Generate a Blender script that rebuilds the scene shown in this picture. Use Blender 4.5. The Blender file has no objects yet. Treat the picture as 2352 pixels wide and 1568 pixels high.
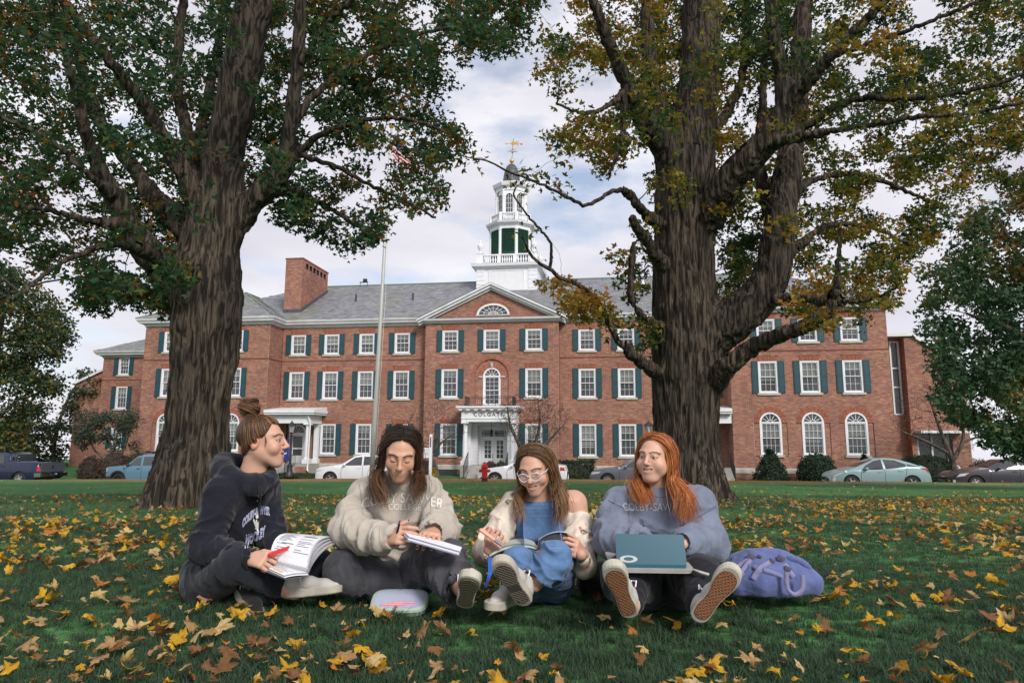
import bpy, math, random
import numpy as np
from mathutils import Vector, Matrix
from mathutils.bvhtree import BVHTree
random.seed(7)
RNG = np.random.default_rng(7)
SC = bpy.context.scene
COL = SC.collection
PI = math.pi
R = math.radians
# ------------------------------------------------------------------ camera, sky, sun, exposure
CAM_H, PITCH, ROLL = 0.75, 0.1486, 0.0047
cam_d = bpy.data.cameras.new('camera')
cam_d.sensor_width = 36.0
cam_d.lens = 24.0
cam_d.clip_start = 0.05
cam_d.clip_end = 3000
cam = bpy.data.objects.new('camera', cam_d)
COL.objects.link(cam)
cam.matrix_world = (Matrix.Translation((0, 0, CAM_H)) @ Matrix.Rotation(PI / 2 + PITCH, 4, 'X')
     @ Matrix.Rotation(ROLL, 4, 'Z'))
SC.camera = cam
SUN_EL, SUN_AZ = R(34), R(152)         # azimuth clockwise from +Y: behind the camera, to the right
world = bpy.data.worlds.new('World')
SC.world = world
world.use_nodes = True
wn = world.node_tree
wn.nodes.clear()
w_out = wn.nodes.new('ShaderNodeOutputWorld')
w_bg = wn.nodes.new('ShaderNodeBackground')
w_bg.inputs['Strength'].default_value = 0.12
w_sky = wn.nodes.new('ShaderNodeTexSky')
w_sky.sky_type = 'NISHITA'
w_sky.sun_disc = False
w_sky.sun_elevation = SUN_EL
w_sky.sun_rotation = SUN_AZ
w_sky.air_density = 1.0
w_sky.dust_density = 1.5
w_tc = wn.nodes.new('ShaderNodeTexCoord')
w_map = wn.nodes.new('ShaderNodeMapping')
w_map.inputs['Scale'].default_value = (1.0, 1.0, 2.6)
w_map.inputs['Location'].default_value = (3.3, 1.2, 0.3)
w_n1 = wn.nodes.new('ShaderNodeTexNoise')
w_n1.inputs['Scale'].default_value = 2.6
w_n1.inputs['Detail'].default_value = 7
w_n1.inputs['Roughness'].default_value = 0.55
w_n2 = wn.nodes.new('ShaderNodeTexNoise')
w_n2.inputs['Scale'].default_value = 3.3
w_n2.inputs['Detail'].default_value = 6
w_r1 = wn.nodes.new('ShaderNodeValToRGB')
w_r1.color_ramp.elements[0].position = 0.30
w_r1.color_ramp.elements[0].color = (0.22, 0.22, 0.22, 1)
w_r1.color_ramp.elements[1].position = 0.43
w_r1.color_ramp.elements[1].color = (1, 1, 1, 1)
w_r2 = wn.nodes.new('ShaderNodeValToRGB')
w_r2.color_ramp.elements[0].position = 0.30
w_r2.color_ramp.elements[0].color = (4.1, 4.05, 4.6, 1)
w_r2.color_ramp.elements[1].position = 0.66
w_r2.color_ramp.elements[1].color = (5.7, 5.65, 6.0, 1)
w_mix = wn.nodes.new('ShaderNodeMixRGB')
L = wn.links.new
L(w_tc.outputs['Generated'], w_map.inputs['Vector'])
L(w_map.outputs['Vector'], w_n1.inputs['Vector'])
L(w_map.outputs['Vector'], w_n2.inputs['Vector'])
L(w_n1.outputs['Fac'], w_r1.inputs['Fac'])
L(w_n2.outputs['Fac'], w_r2.inputs['Fac'])
L(w_r1.outputs['Color'], w_mix.inputs['Fac'])
L(w_sky.outputs['Color'], w_mix.inputs['Color1'])
L(w_r2.outputs['Color'], w_mix.inputs['Color2'])
L(w_mix.outputs['Color'], w_bg.inputs['Color'])
L(w_bg.outputs['Background'], w_out.inputs['Surface'])
sun_d = bpy.data.lights.new('sun', 'SUN')
sun_d.energy = 2.2
sun_d.angle = R(14)
sun_d.color = (1.0, 0.955, 0.89)
sun = bpy.data.objects.new('sun', sun_d)
COL.objects.link(sun)
_sd = Vector((math.sin(SUN_AZ) * math.cos(SUN_EL), math.cos(SUN_AZ) * math.cos(SUN_EL), math.sin(SUN_EL)))
sun.rotation_euler = _sd.to_track_quat('Z', 'Y').to_euler()
SC.view_settings.view_transform = 'Standard'
SC.view_settings.look = 'None'
SC.view_settings.gamma = 1.0
SC.view_settings.use_curve_mapping = False
SC.view_settings.exposure = 0.5
SC.cycles.max_bounces = 6
SC.cycles.transparent_max_bounces = 12
# ------------------------------------------------------------------ measuring: a point of the photo at a given distance
FPX = 1568.0
def ray(u, v):
 du, dv = u - 1176.0, v - 784.0
 c, s = math.cos(ROLL), math.sin(ROLL)
 a, b = du * c + dv * s, -du * s + dv * c
 cp, sp = math.cos(PITCH), math.sin(PITCH)
 return np.array([a, FPX * cp + b * sp, FPX * sp - b * cp]) / FPX
def at(u, v, Y):
 r = ray(u, v)
 return np.array([0, 0, CAM_H]) + r * (Y / r[1])
# ------------------------------------------------------------------ helpers
def tag(o, label=None, cat=None, group=None, kind=None):
 if label: o['label'] = label
 if cat: o['category'] = cat
 if group: o['group'] = group
 if kind: o['kind'] = kind
 return o
def empty(name, loc, rz=0.0, label=None, cat=None, group=None, parent=None):
 o = bpy.data.objects.new(name, None)
 o.empty_display_size = 0.2
 COL.objects.link(o)
 o.location = loc
 o.rotation_euler = (0, 0, rz)
 if parent: o.parent = parent
 return tag(o, label, cat, group)
def copy_tree(o, parent=None):
 c = o.copy()
 COL.objects.link(c)
 if parent is not None: c.parent = parent
 for ch in list(o.children):
  copy_tree(ch, c)
 return c
def mesh_np(name, V, Fs, smooth=False, cols=None, face_mat=None):
 """V (n,3); Fs a list of integer arrays (m,k)."""
 me = bpy.data.meshes.new(name)
 V = np.asarray(V, np.float32)
 if not isinstance(Fs, (list, tuple)): Fs = [Fs]
 Fs = [np.asarray(f, np.int32) for f in Fs if len(f)]
 lv = np.concatenate([f.ravel() for f in Fs]) if Fs else np.zeros(0, np.int32)
 tot = np.concatenate([np.full(len(f), f.shape[1], np.int32) for f in Fs]) if Fs else np.zeros(0, np.int32)
 st = np.concatenate([[0], np.cumsum(tot)[:-1]]).astype(np.int32) if len(tot) else tot
 me.vertices.add(len(V)); me.vertices.foreach_set('co', V.ravel())
 me.loops.add(len(lv)); me.loops.foreach_set('vertex_index', lv)
 me.polygons.add(len(tot)); me.polygons.foreach_set('loop_start', st)
 try: me.polygons.foreach_set('loop_total', tot)
 except Exception: pass
 me.polygons.foreach_set('use_smooth', np.full(len(tot), smooth, bool))
 if face_mat is not None: me.polygons.foreach_set('material_index', np.asarray(face_mat, np.int32))
 if cols is not None:
  a = me.attributes.new('Col', 'FLOAT_COLOR', 'POINT')
  c4 = np.ones((len(V), 4), np.float32); c4[:, :3] = np.asarray(cols)[:, :3]
  a.data.foreach_set('color', c4.ravel())
 me.update(calc_edges=True)
 return me
def link(name, me, m=None, parent=None, label=None, cat=None, group=None, kind=None):
 o = bpy.data.objects.new(name, me)
 COL.objects.link(o)
 if m is not None and hasattr(me, 'materials') and not len(me.materials):
  for mm in (m if isinstance(m, (list, tuple)) else [m]): me.materials.append(mm)
 if parent is not None: o.parent = parent
 return tag(o, label, cat, group, kind)
class MB:
 """collects boxes, tubes, lathes ... and links them as ONE mesh object"""
 def __init__(s): s.V, s.F, s.n, s.C = [], {}, 0, []
 def add(s, V, F, col=None):
  V = np.asarray(V, float).reshape(-1, 3)
  for f in F: s.F.setdefault(len(f), []).append([i + s.n for i in f])
  s.V.append(V); s.n += len(V)
  s.C.append(np.tile(np.asarray(col if col is not None else (1, 1, 1), float), (len(V), 1)))
  return s
 def box(s, x0, x1, y0, y1, z0, z1, M=None, col=None):
  V = np.array([(x, y, z) for z in (z0, z1) for y in (y0, y1) for x in (x0, x1)], float)
  if M is not None: V = V @ np.asarray(M)[:3, :3].T + np.asarray(M)[:3, 3]
  return s.add(V, [(0, 2, 3, 1), (4, 5, 7, 6), (0, 1, 5, 4), (2, 6, 7, 3), (0, 4, 6, 2), (1, 3, 7, 5)], col)
 def prism(s, poly, d0, d1, axis='y', col=None, cap=True):
  """poly in (x,z) for axis y, (y,z) for axis x, (x,y) for axis z"""
  n = len(poly)
  def P(p, d): return {'y': (p[0], d, p[1]), 'x': (d, p[0], p[1]), 'z': (p[0], p[1], d)}[axis]
  V = [P(p, d0) for p in poly] + [P(p, d1) for p in poly]
  F = [(i, (i + 1) % n, n + (i + 1) % n, n + i) for i in range(n)]
  if cap: F += [tuple(range(n))[::-1], tuple(range(n, 2 * n))]
  return s.add(V, F, col)
 def poly(s, P, col=None): return s.add(P, [tuple(range(len(P)))], col)
 def tube(s, P, rad, n=8, col=None, cap=True):
  P = np.asarray(P, float); rad = np.broadcast_to(np.asarray(rad, float), (len(P),))
  V, F = tube_arr(P, rad, n)
  m = len(P)
  F = [tuple(f) for f in F]
  if cap: F += [tuple(range(n))[::-1], tuple(range((m - 1) * n, m * n))]
  return s.add(V, F, col)
 def lathe(s, prof, n=16, c=(0, 0, 0), col=None, a0=0.0, cap=True):
  """prof: (radius, z) from bottom to top"""
  V, F = [], []
  for r, z in prof:
   for k in range(n):
    a = a0 + 2 * PI * k / n
    V.append((c[0] + r * math.cos(a), c[1] + r * math.sin(a), c[2] + z))
  for i in range(len(prof) - 1):
   for k in range(n):
    F.append((i * n + k, i * n + (k + 1) % n, (i + 1) * n + (k + 1) % n, (i + 1) * n + k))
  if cap: F += [tuple(range(n))[::-1], tuple(range((len(prof) - 1) * n, len(prof) * n))]
  return s.add(V, F, col)
 def sweep(s, prof, path, closed=False, col=None):
  """prof: (out, z) outline swept along a horizontal path with mitred corners; out is to the right of travel"""
  P = np.asarray(path, float); n = len(P); k = len(prof)
  V = []
  for i in range(n):
   a = P[i] - P[i - 1] if (i > 0 or closed) else P[1] - P[0]
   b = P[(i + 1) % n] - P[i] if (i < n - 1 or closed) else P[i] - P[i - 1]
   a = a[:2] / np.linalg.norm(a[:2]); b = b[:2] / np.linalg.norm(b[:2])
   na, nb = np.array([a[1], -a[0]]), np.array([b[1], -b[0]])
   m = na + nb; m = m / max(1e-6, (m @ na))
   for o, z in prof: V.append((P[i][0] + m[0] * o, P[i][1] + m[1] * o, P[i][2] + z))
  F = []
  for i in range(n if closed else n - 1):
   j = (i + 1) % n
   for q in range(k):
    F.append((i * k + q, j * k + q, j * k + (q + 1) % k, i * k + (q + 1) % k))
  if not closed: F += [tuple(range(k)), tuple(range((n - 1) * k, n * k))[::-1]]
  return s.add(V, F, col)
 def arrays(s):
  return (np.concatenate(s.V), [np.array(f) for f in s.F.values()], np.concatenate(s.C))
 def mesh(s, name, smooth=False, useCol=False):
  V, F, C = s.arrays()
  return mesh_np(name, V, F, smooth, C if useCol else None)
 def build(s, name, m=None, parent=None, smooth=False, useCol=False, loc=None, **kw):
  o = link(name, s.mesh(name, smooth, useCol), m, parent, **kw)
  if loc is not None: o.location = loc
  return o
def tube_arr(P, rad, n):
 P = np.asarray(P, float); m = len(P)
 T = np.gradient(P, axis=0); T /= np.maximum(1e-9, np.linalg.norm(T, axis=1))[:, None]
 ref = np.array([0, 0, 1.0]) if abs(T[0][2]) < 0.9 else np.array([1.0, 0, 0])
 N = np.zeros((m, 3)); u = np.cross(T[0], ref); u /= np.linalg.norm(u)
 for i in range(m):
  u = u - T[i] * (u @ T[i]); u /= max(1e-9, np.linalg.norm(u)); N[i] = u
 B = np.cross(T, N)
 a = np.arange(n) * 2 * PI / n
 V = (P[:, None] + rad[:, None, None] * (np.cos(a)[None, :, None] * N[:, None] + np.sin(a)[None, :, None] * B[:, None])).reshape(-1, 3)
 i = np.arange(m - 1)[:, None] * n; k = np.arange(n)[None]; k1 = (k + 1) % n
 F = np.stack([i + k, i + k1, i + n + k1, i + n + k], -1).reshape(-1, 4)
 return V, F
def many_tubes(paths, rads, n=3, cols=None):
 """paths (N,m,3), rads (N,m) -> arrays of N open tubes, quickly"""
 P = np.asarray(paths, float); N, m, _ = P.shape
 T = np.gradient(P, axis=1); T /= np.maximum(1e-9, np.linalg.norm(T, axis=2))[..., None]
 ref = np.where(np.abs(T[..., 2:3]) < 0.9, np.array([0, 0, 1.0]), np.array([1.0, 0, 0]))
 A = np.cross(T, ref); A /= np.maximum(1e-9, np.linalg.norm(A, axis=2))[..., None]
 B = np.cross(T, A)
 a = np.arange(n) * 2 * PI / n
 V = P[:, :, None] + np.asarray(rads)[:, :, None, None] * (np.cos(a)[:, None] * A[:, :, None] + np.sin(a)[:, None] * B[:, :, None])
 base = (np.arange(N) * m * n)[:, None, None] + (np.arange(m - 1) * n)[None, :, None]
 k = np.arange(n)[None, None]; k1 = (k + 1) % n
 F = np.stack([base + k, base + k1, base + n + k1, base + n + k], -1).reshape(-1, 4)
 C = None
 if cols is not None:
  C = np.broadcast_to(np.asarray(cols, float)[:, :, None, :] if np.ndim(cols) == 3 else np.asarray(cols, float)[:, None, None, :], (N, m, n, 3)).reshape(-1, 3)
 return V.reshape(-1, 3), F, C
def _hash(i, j, k, seed=0):
 h = (i * 374761393 + j * 668265263 + k * 1274126177 + seed * 974634777) & 0xffffffff
 h = ((h ^ (h >> 13)) * 1274126177) & 0xffffffff
 h = h ^ (h >> 16)
 return (h & 0xffff) / 65535.0
def vnoise(P, seed=0):
 P = np.asarray(P, float); I = np.floor(P).astype(np.int64); f = P - I
 f = f * f * (3 - 2 * f)
 i, j, k = I[..., 0], I[..., 1], I[..., 2]; x, y, z = f[..., 0], f[..., 1], f[..., 2]
 def h(a, b, c): return _hash(i + a, j + b, k + c, seed)
 return ((h(0,0,0)*(1-x)+h(1,0,0)*x)*(1-y)+(h(0,1,0)*(1-x)+h(1,1,0)*x)*y)*(1-z) + \
           ((h(0,0,1)*(1-x)+h(1,0,1)*x)*(1-y)+(h(0,1,1)*(1-x)+h(1,1,1)*x)*y)*z
def fbm(P, oct=4, seed=0):
 s, a, t = 0.0, 0.5, 0.0
 P = np.asarray(P, float)
 for o in range(oct):
  s = s + a * vnoise(P, seed + o); t += a; a *= 0.5; P = P * 2.03 + 11.3
 return s / t
class Field:
 def __init__(s, lo, hi, h):
  s.lo = np.asarray(lo, float); s.h = h
  s.n = np.ceil((np.asarray(hi, float) - s.lo) / h).astype(int) + 1
  s.val = np.full(s.n, 1.0, np.float32)
  s.ax = [s.lo[i] + h * np.arange(s.n[i]) for i in range(3)]
 def block(s, lo, hi):
  a = np.clip(np.floor((np.asarray(lo) - s.lo) / s.h).astype(int), 0, s.n)
  b = np.clip(np.ceil((np.asarray(hi) - s.lo) / s.h).astype(int) + 1, 0, s.n)
  if (b <= a).any(): return None
  sl = tuple(slice(a[i], b[i]) for i in range(3))
  return sl, (s.ax[0][sl[0]][:, None, None], s.ax[1][sl[1]][None, :, None], s.ax[2][sl[2]][None, None, :])
 def put(s, f, lo, hi, k=0.0, op='u'):
  m = k + 3.2 * s.h
  b = s.block(np.asarray(lo) - m, np.asarray(hi) + m)
  if b is None: return s
  sl, (x, y, z) = b
  d = f(x, y, z).astype(np.float32); v = s.val[sl]
  if op == 'u':
   if k > 0:
    t = np.clip(0.5 + 0.5 * (v - d) / k, 0, 1)
    s.val[sl] = v + (d - v) * t - k * t * (1 - t)
   else: s.val[sl] = np.minimum(v, d)
  elif op == 's':
   d = -d
   if k > 0:
    t = np.clip(0.5 - 0.5 * (v - d) / k, 0, 1)
    s.val[sl] = v + (d - v) * t + k * t * (1 - t)
   else: s.val[sl] = np.maximum(v, d)
  return s
 def cone(s, a, b, ra, rb, k=0.02, op='u', flat=None):
  """tapered capsule; flat=(axis, factor) squashes it along an axis"""
  a = np.asarray(a, float); b = np.asarray(b, float); ab = b - a; L2 = max(1e-12, ab @ ab)
  def f(x, y, z):
   t = np.clip(((x - a[0]) * ab[0] + (y - a[1]) * ab[1] + (z - a[2]) * ab[2]) / L2, 0, 1)
   dx, dy, dz = x - a[0] - t * ab[0], y - a[1] - t * ab[1], z - a[2] - t * ab[2]
   d2 = dx * dx + dy * dy + dz * dz
   if flat is not None:
    w = np.asarray(flat[0], float); w = w / np.linalg.norm(w)
    p = dx * w[0] + dy * w[1] + dz * w[2]
    d2 = d2 + p * p * (flat[1] ** 2 - 1)
   return np.sqrt(d2) - (ra + (rb - ra) * t)
  r = max(ra, rb)
  return s.put(f, np.minimum(a, b) - r, np.maximum(a, b) + r, k, op)
 def chain(s, pts, rads, k=0.02, flat=None):
  for i in range(len(pts) - 1): s.cone(pts[i], pts[i + 1], rads[i], rads[i + 1], k, flat=flat)
  return s
 def ell(s, c, r, M=None, k=0.02, op='u'):
  """ellipsoid; M columns are its axes"""
  c = np.asarray(c, float); r = np.asarray(r, float)
  M = np.eye(3) if M is None else np.asarray(M, float)
  def f(x, y, z):
   dx, dy, dz = x - c[0], y - c[1], z - c[2]
   q = [(dx * M[0, i] + dy * M[1, i] + dz * M[2, i]) / r[i] for i in range(3)]
   k0 = np.sqrt(q[0] ** 2 + q[1] ** 2 + q[2] ** 2)
   k1 = np.sqrt((q[0] / r[0]) ** 2 + (q[1] / r[1]) ** 2 + (q[2] / r[2]) ** 2)
   return np.where(k1 > 1e-6, k0 * (k0 - 1) / np.maximum(k1, 1e-6), -r.min())
  e = np.sqrt(((M * r) ** 2).sum(1))
  return s.put(f, c - e, c + e, k, op)
 def rbox(s, c, half, M=None, rad=0.01, k=0.0, op='u'):
  c = np.asarray(c, float); M = np.eye(3) if M is None else np.asarray(M, float)
  h2 = np.asarray(half, float) - rad
  def f(x, y, z):
   dx, dy, dz = x - c[0], y - c[1], z - c[2]
   q = [np.abs(dx * M[0, i] + dy * M[1, i] + dz * M[2, i]) - h2[i] for i in range(3)]
   o = np.sqrt(sum(np.maximum(t, 0) ** 2 for t in q))
   return o + np.minimum(np.maximum(np.maximum(q[0], q[1]), q[2]), 0) - rad
  e = (np.abs(M) * np.asarray(half)).sum(1)
  return s.put(f, c - e, c + e, k, op)
 def cut(s, p, n, lo=None, hi=None, k=0.0):
  """remove everything on the side n points to"""
  p = np.asarray(p, float); n = np.asarray(n, float); n = n / np.linalg.norm(n)
  lo = s.lo if lo is None else lo; hi = s.lo + s.n * s.h if hi is None else hi
  return s.put(lambda x, y, z: -((x - p[0]) * n[0] + (y - p[1]) * n[1] + (z - p[2]) * n[2]) + 0 * x, lo, hi, k, 's')
 def mesh(s):
  v = s.val; ins = v < 0
  cnt = np.zeros(np.array(ins.shape) - 1, np.int8)
  for a in (0, 1):
   for b in (0, 1):
    for c in (0, 1):
     cnt += ins[a:ins.shape[0]-1+a, b:ins.shape[1]-1+b, c:ins.shape[2]-1+c]
  act = np.argwhere((cnt > 0) & (cnt < 8))
  if not len(act): return np.zeros((0, 3)), np.zeros((0, 4), int)
  idx = np.full(cnt.shape, -1, np.int32); idx[act[:, 0], act[:, 1], act[:, 2]] = np.arange(len(act))
  acc = np.zeros((len(act), 3)); num = np.zeros(len(act))
  cor = [(a, b, c) for a in (0, 1) for b in (0, 1) for c in (0, 1)]
  cv = {q: v[act[:, 0] + q[0], act[:, 1] + q[1], act[:, 2] + q[2]].astype(float) for q in cor}
  for q in cor:
   for d in range(3):
    if q[d] == 0:
     q2 = list(q); q2[d] = 1; q2 = tuple(q2)
     A, B = cv[q], cv[q2]; m = (A < 0) != (B < 0)
     t = np.where(m, A / np.where(m, A - B, 1), 0)
     p = np.tile(np.array(q, float), (len(act), 1)); p[:, d] = t
     acc[m] += p[m]; num += m
  V = s.lo + s.h * (act + acc / num[:, None])
  F = []
  for d in range(3):
   e, g = [(1, 2), (2, 0), (0, 1)][d]
   sh = [slice(None)] * 3; sh[d] = slice(0, -1); lo_ = ins[tuple(sh)]
   sh[d] = slice(1, None); hi_ = ins[tuple(sh)]
   P = np.argwhere(lo_ != hi_)
   P = P[(P[:, e] > 0) & (P[:, g] > 0) & (P[:, e] < ins.shape[e] - 1) & (P[:, g] < ins.shape[g] - 1)]
   if not len(P): continue
   up = lo_[P[:, 0], P[:, 1], P[:, 2]]
   def id_(de, dg):
    Q = P.copy(); Q[:, e] += de; Q[:, g] += dg
    return idx[Q[:, 0], Q[:, 1], Q[:, 2]]
   q = np.stack([id_(-1, -1), id_(0, -1), id_(0, 0), id_(-1, 0)], 1)
   q[~up] = q[~up][:, ::-1]
   F.append(q)
  return V, np.concatenate(F)
def vnormals(V, F):
 n = np.zeros_like(V)
 fn = np.cross(V[F[:, 2]] - V[F[:, 0]], V[F[:, 3]] - V[F[:, 1]])
 for i in range(4):
  for d in range(3): n[:, d] += np.bincount(F[:, i], fn[:, d], len(V))
 return n / np.maximum(1e-12, np.linalg.norm(n, axis=1))[:, None]
def relax(V, F, it=2, lam=0.5):
 E = np.concatenate([F[:, [0, 1]], F[:, [1, 2]], F[:, [2, 3]], F[:, [3, 0]]])
 E = np.unique(np.sort(E, 1), axis=0)
 deg = np.bincount(E.ravel(), minlength=len(V)).astype(float)
 for t in range(it):
  for l in (lam, -lam * 1.02):
   s = np.stack([np.bincount(E[:, 0], V[E[:, 1], d], len(V)) + np.bincount(E[:, 1], V[E[:, 0], d], len(V)) for d in range(3)], 1)
   V = V + l * (s / deg[:, None] - V)
 return V
# ------------------------------------------------------------------ materials
def mat(name, col=(0.5, 0.5, 0.5), rough=0.7, metal=0.0, noise=0.0, nscale=8.0, col2=None, attr=False,
  bump=0.0, bscale=60.0, spec=0.5, stretch=(1, 1, 1), trans=0.0, coat=0.0, alpha=1.0, emit=None, sheen=0.0, detail=6.0, world_co=False):
 m = bpy.data.materials.new(name); m.use_nodes = True
 nt = m.node_tree; b = nt.nodes['Principled BSDF']; Lk = nt.links.new
 b.inputs['Roughness'].default_value = rough; b.inputs['Metallic'].default_value = metal
 b.inputs['Specular IOR Level'].default_value = spec
 b.inputs['Base Color'].default_value = (*col, 1)
 if coat: b.inputs['Coat Weight'].default_value = coat
 if sheen: b.inputs['Sheen Weight'].default_value = sheen
 if emit: b.inputs['Emission Color'].default_value = (*emit[0], 1); b.inputs['Emission Strength'].default_value = emit[1]
 src = None
 if attr:
  a = nt.nodes.new('ShaderNodeAttribute'); a.attribute_name = 'Col'; src = a.outputs['Color']
 if noise or bump or col2:
  tc = nt.nodes.new('ShaderNodeTexCoord'); mp = nt.nodes.new('ShaderNodeMapping')
  mp.inputs['Scale'].default_value = stretch
  if world_co:
   ge = nt.nodes.new('ShaderNodeNewGeometry'); Lk(ge.outputs['Position'], mp.inputs['Vector'])
  else: Lk(tc.outputs['Object'], mp.inputs['Vector'])
 if noise or col2:
  nz = nt.nodes.new('ShaderNodeTexNoise'); nz.inputs['Scale'].default_value = nscale; nz.inputs['Detail'].default_value = detail
  Lk(mp.outputs['Vector'], nz.inputs['Vector'])
  if col2 is not None:
   rp = nt.nodes.new('ShaderNodeValToRGB')
   rp.color_ramp.elements[0].position = 0.35; rp.color_ramp.elements[1].position = 0.65
   rp.color_ramp.elements[0].color = (*col, 1); rp.color_ramp.elements[1].color = (*col2, 1)
   Lk(nz.outputs['Fac'], rp.inputs['Fac'])
   if src is not None:
    mx = nt.nodes.new('ShaderNodeMixRGB'); mx.blend_type = 'MULTIPLY'; mx.inputs['Fac'].default_value = 1
    Lk(src, mx.inputs['Color1']); Lk(rp.outputs['Color'], mx.inputs['Color2']); src = mx.outputs['Color']
   else: src = rp.outputs['Color']
  else:
   hs = nt.nodes.new('ShaderNodeHueSaturation'); mr = nt.nodes.new('ShaderNodeMapRange')
   mr.inputs['From Min'].default_value = 0.25; mr.inputs['From Max'].default_value = 0.75
   mr.inputs['To Min'].default_value = 1 - noise; mr.inputs['To Max'].default_value = 1 + noise
   Lk(nz.outputs['Fac'], mr.inputs['Value']); Lk(mr.outputs['Result'], hs.inputs['Value'])
   if src is not None: Lk(src, hs.inputs['Color'])
   else: hs.inputs['Color'].default_value = (*col, 1)
   src = hs.outputs['Color']
 if src is not None: Lk(src, b.inputs['Base Color'])
 if bump:
  n2 = nt.nodes.new('ShaderNodeTexNoise'); n2.inputs['Scale'].default_value = bscale; n2.inputs['Detail'].default_value = 4
  Lk(mp.outputs['Vector'], n2.inputs['Vector'])
  bp = nt.nodes.new('ShaderNodeBump'); bp.inputs['Strength'].default_value = bump; bp.inputs['Distance'].default_value = 0.01
  Lk(n2.outputs['Fac'], bp.inputs['Height']); Lk(bp.outputs['Normal'], b.inputs['Normal'])
 if trans or alpha < 1:
  out = nt.nodes['Material Output']
  if alpha < 1:
   tr = nt.nodes.new('ShaderNodeBsdfTransparent'); fac = 1 - alpha
  else:
   tr = nt.nodes.new('ShaderNodeBsdfTranslucent'); fac = trans
   if src is not None: Lk(src, tr.inputs['Color'])
   else: tr.inputs['Color'].default_value = (*col, 1)
  ms = nt.nodes.new('ShaderNodeMixShader'); ms.inputs['Fac'].default_value = fac
  Lk(b.outputs['BSDF'], ms.inputs[1]); Lk(tr.outputs['BSDF'], ms.inputs[2]); Lk(ms.outputs['Shader'], out.inputs['Surface'])
 return m
M = {}
def lawn_z(x, y):
 x = np.asarray(x, float); y = np.asarray(y, float)
 return -0.031 * np.maximum(0, y - 4.0) + 0.0012 * np.minimum(0, x + 2) * np.clip(y / 36, 0, 1) * 8
# ------------------------------------------------------------------ materials of the setting
M['white'] = mat('white_paint', (0.74, 0.75, 0.78), 0.5, noise=0.06, nscale=3.0)
M['white_old'] = mat('white_paint_old', (0.66, 0.67, 0.69), 0.6, noise=0.14, nscale=1.6, stretch=(1, 1, 0.3))
M['mortar'] = mat('mortar', (0.50, 0.39, 0.285), 0.95, noise=0.25, nscale=0.9)
M['brick'] = mat('brick', rough=0.9, attr=True, noise=0.16, nscale=1.1, detail=8)
M['slate'] = mat('slate', rough=0.62, attr=True, noise=0.18, nscale=1.3, spec=0.4)
M['roof_felt'] = mat('roof_felt', (0.13, 0.13, 0.15), 0.9)
M['stone'] = mat('stone', (0.42, 0.40, 0.36), 0.85, noise=0.22, nscale=3.0)
M['shutter'] = mat('shutter_paint', (0.012, 0.060, 0.078), 0.5, noise=0.12, nscale=4)
M['louver'] = mat('louver_paint', (0.03, 0.12, 0.075), 0.55, noise=0.15, nscale=3)
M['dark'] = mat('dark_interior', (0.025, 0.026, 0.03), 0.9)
M['glass'] = mat('window_glass', (0.13, 0.14, 0.145), 0.06, spec=1.0, alpha=0.40)  # grey base colour and raised opacity stand in for reflected sky
M['blind'] = mat('roller_blind', (0.80, 0.86, 0.76), 0.8, noise=0.08, nscale=2)
M['iron'] = mat('black_iron', (0.02, 0.022, 0.027), 0.5)
M['lead'] = mat('lead_sheet', (0.085, 0.09, 0.10), 0.5, metal=0.3, noise=0.3, nscale=3, stretch=(4, 4, 0.6))
M['copper'] = mat('copper_flashing', (0.16, 0.22, 0.17), 0.7)
M['gold'] = mat('gilding', (0.72, 0.42, 0.08), 0.35, metal=0.8)
M['asphalt'] = mat('asphalt', (0.06, 0.06, 0.062), 0.9, noise=0.2, nscale=4)
M['concrete'] = mat('concrete', (0.36, 0.345, 0.32), 0.9, noise=0.18, nscale=3)
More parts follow.
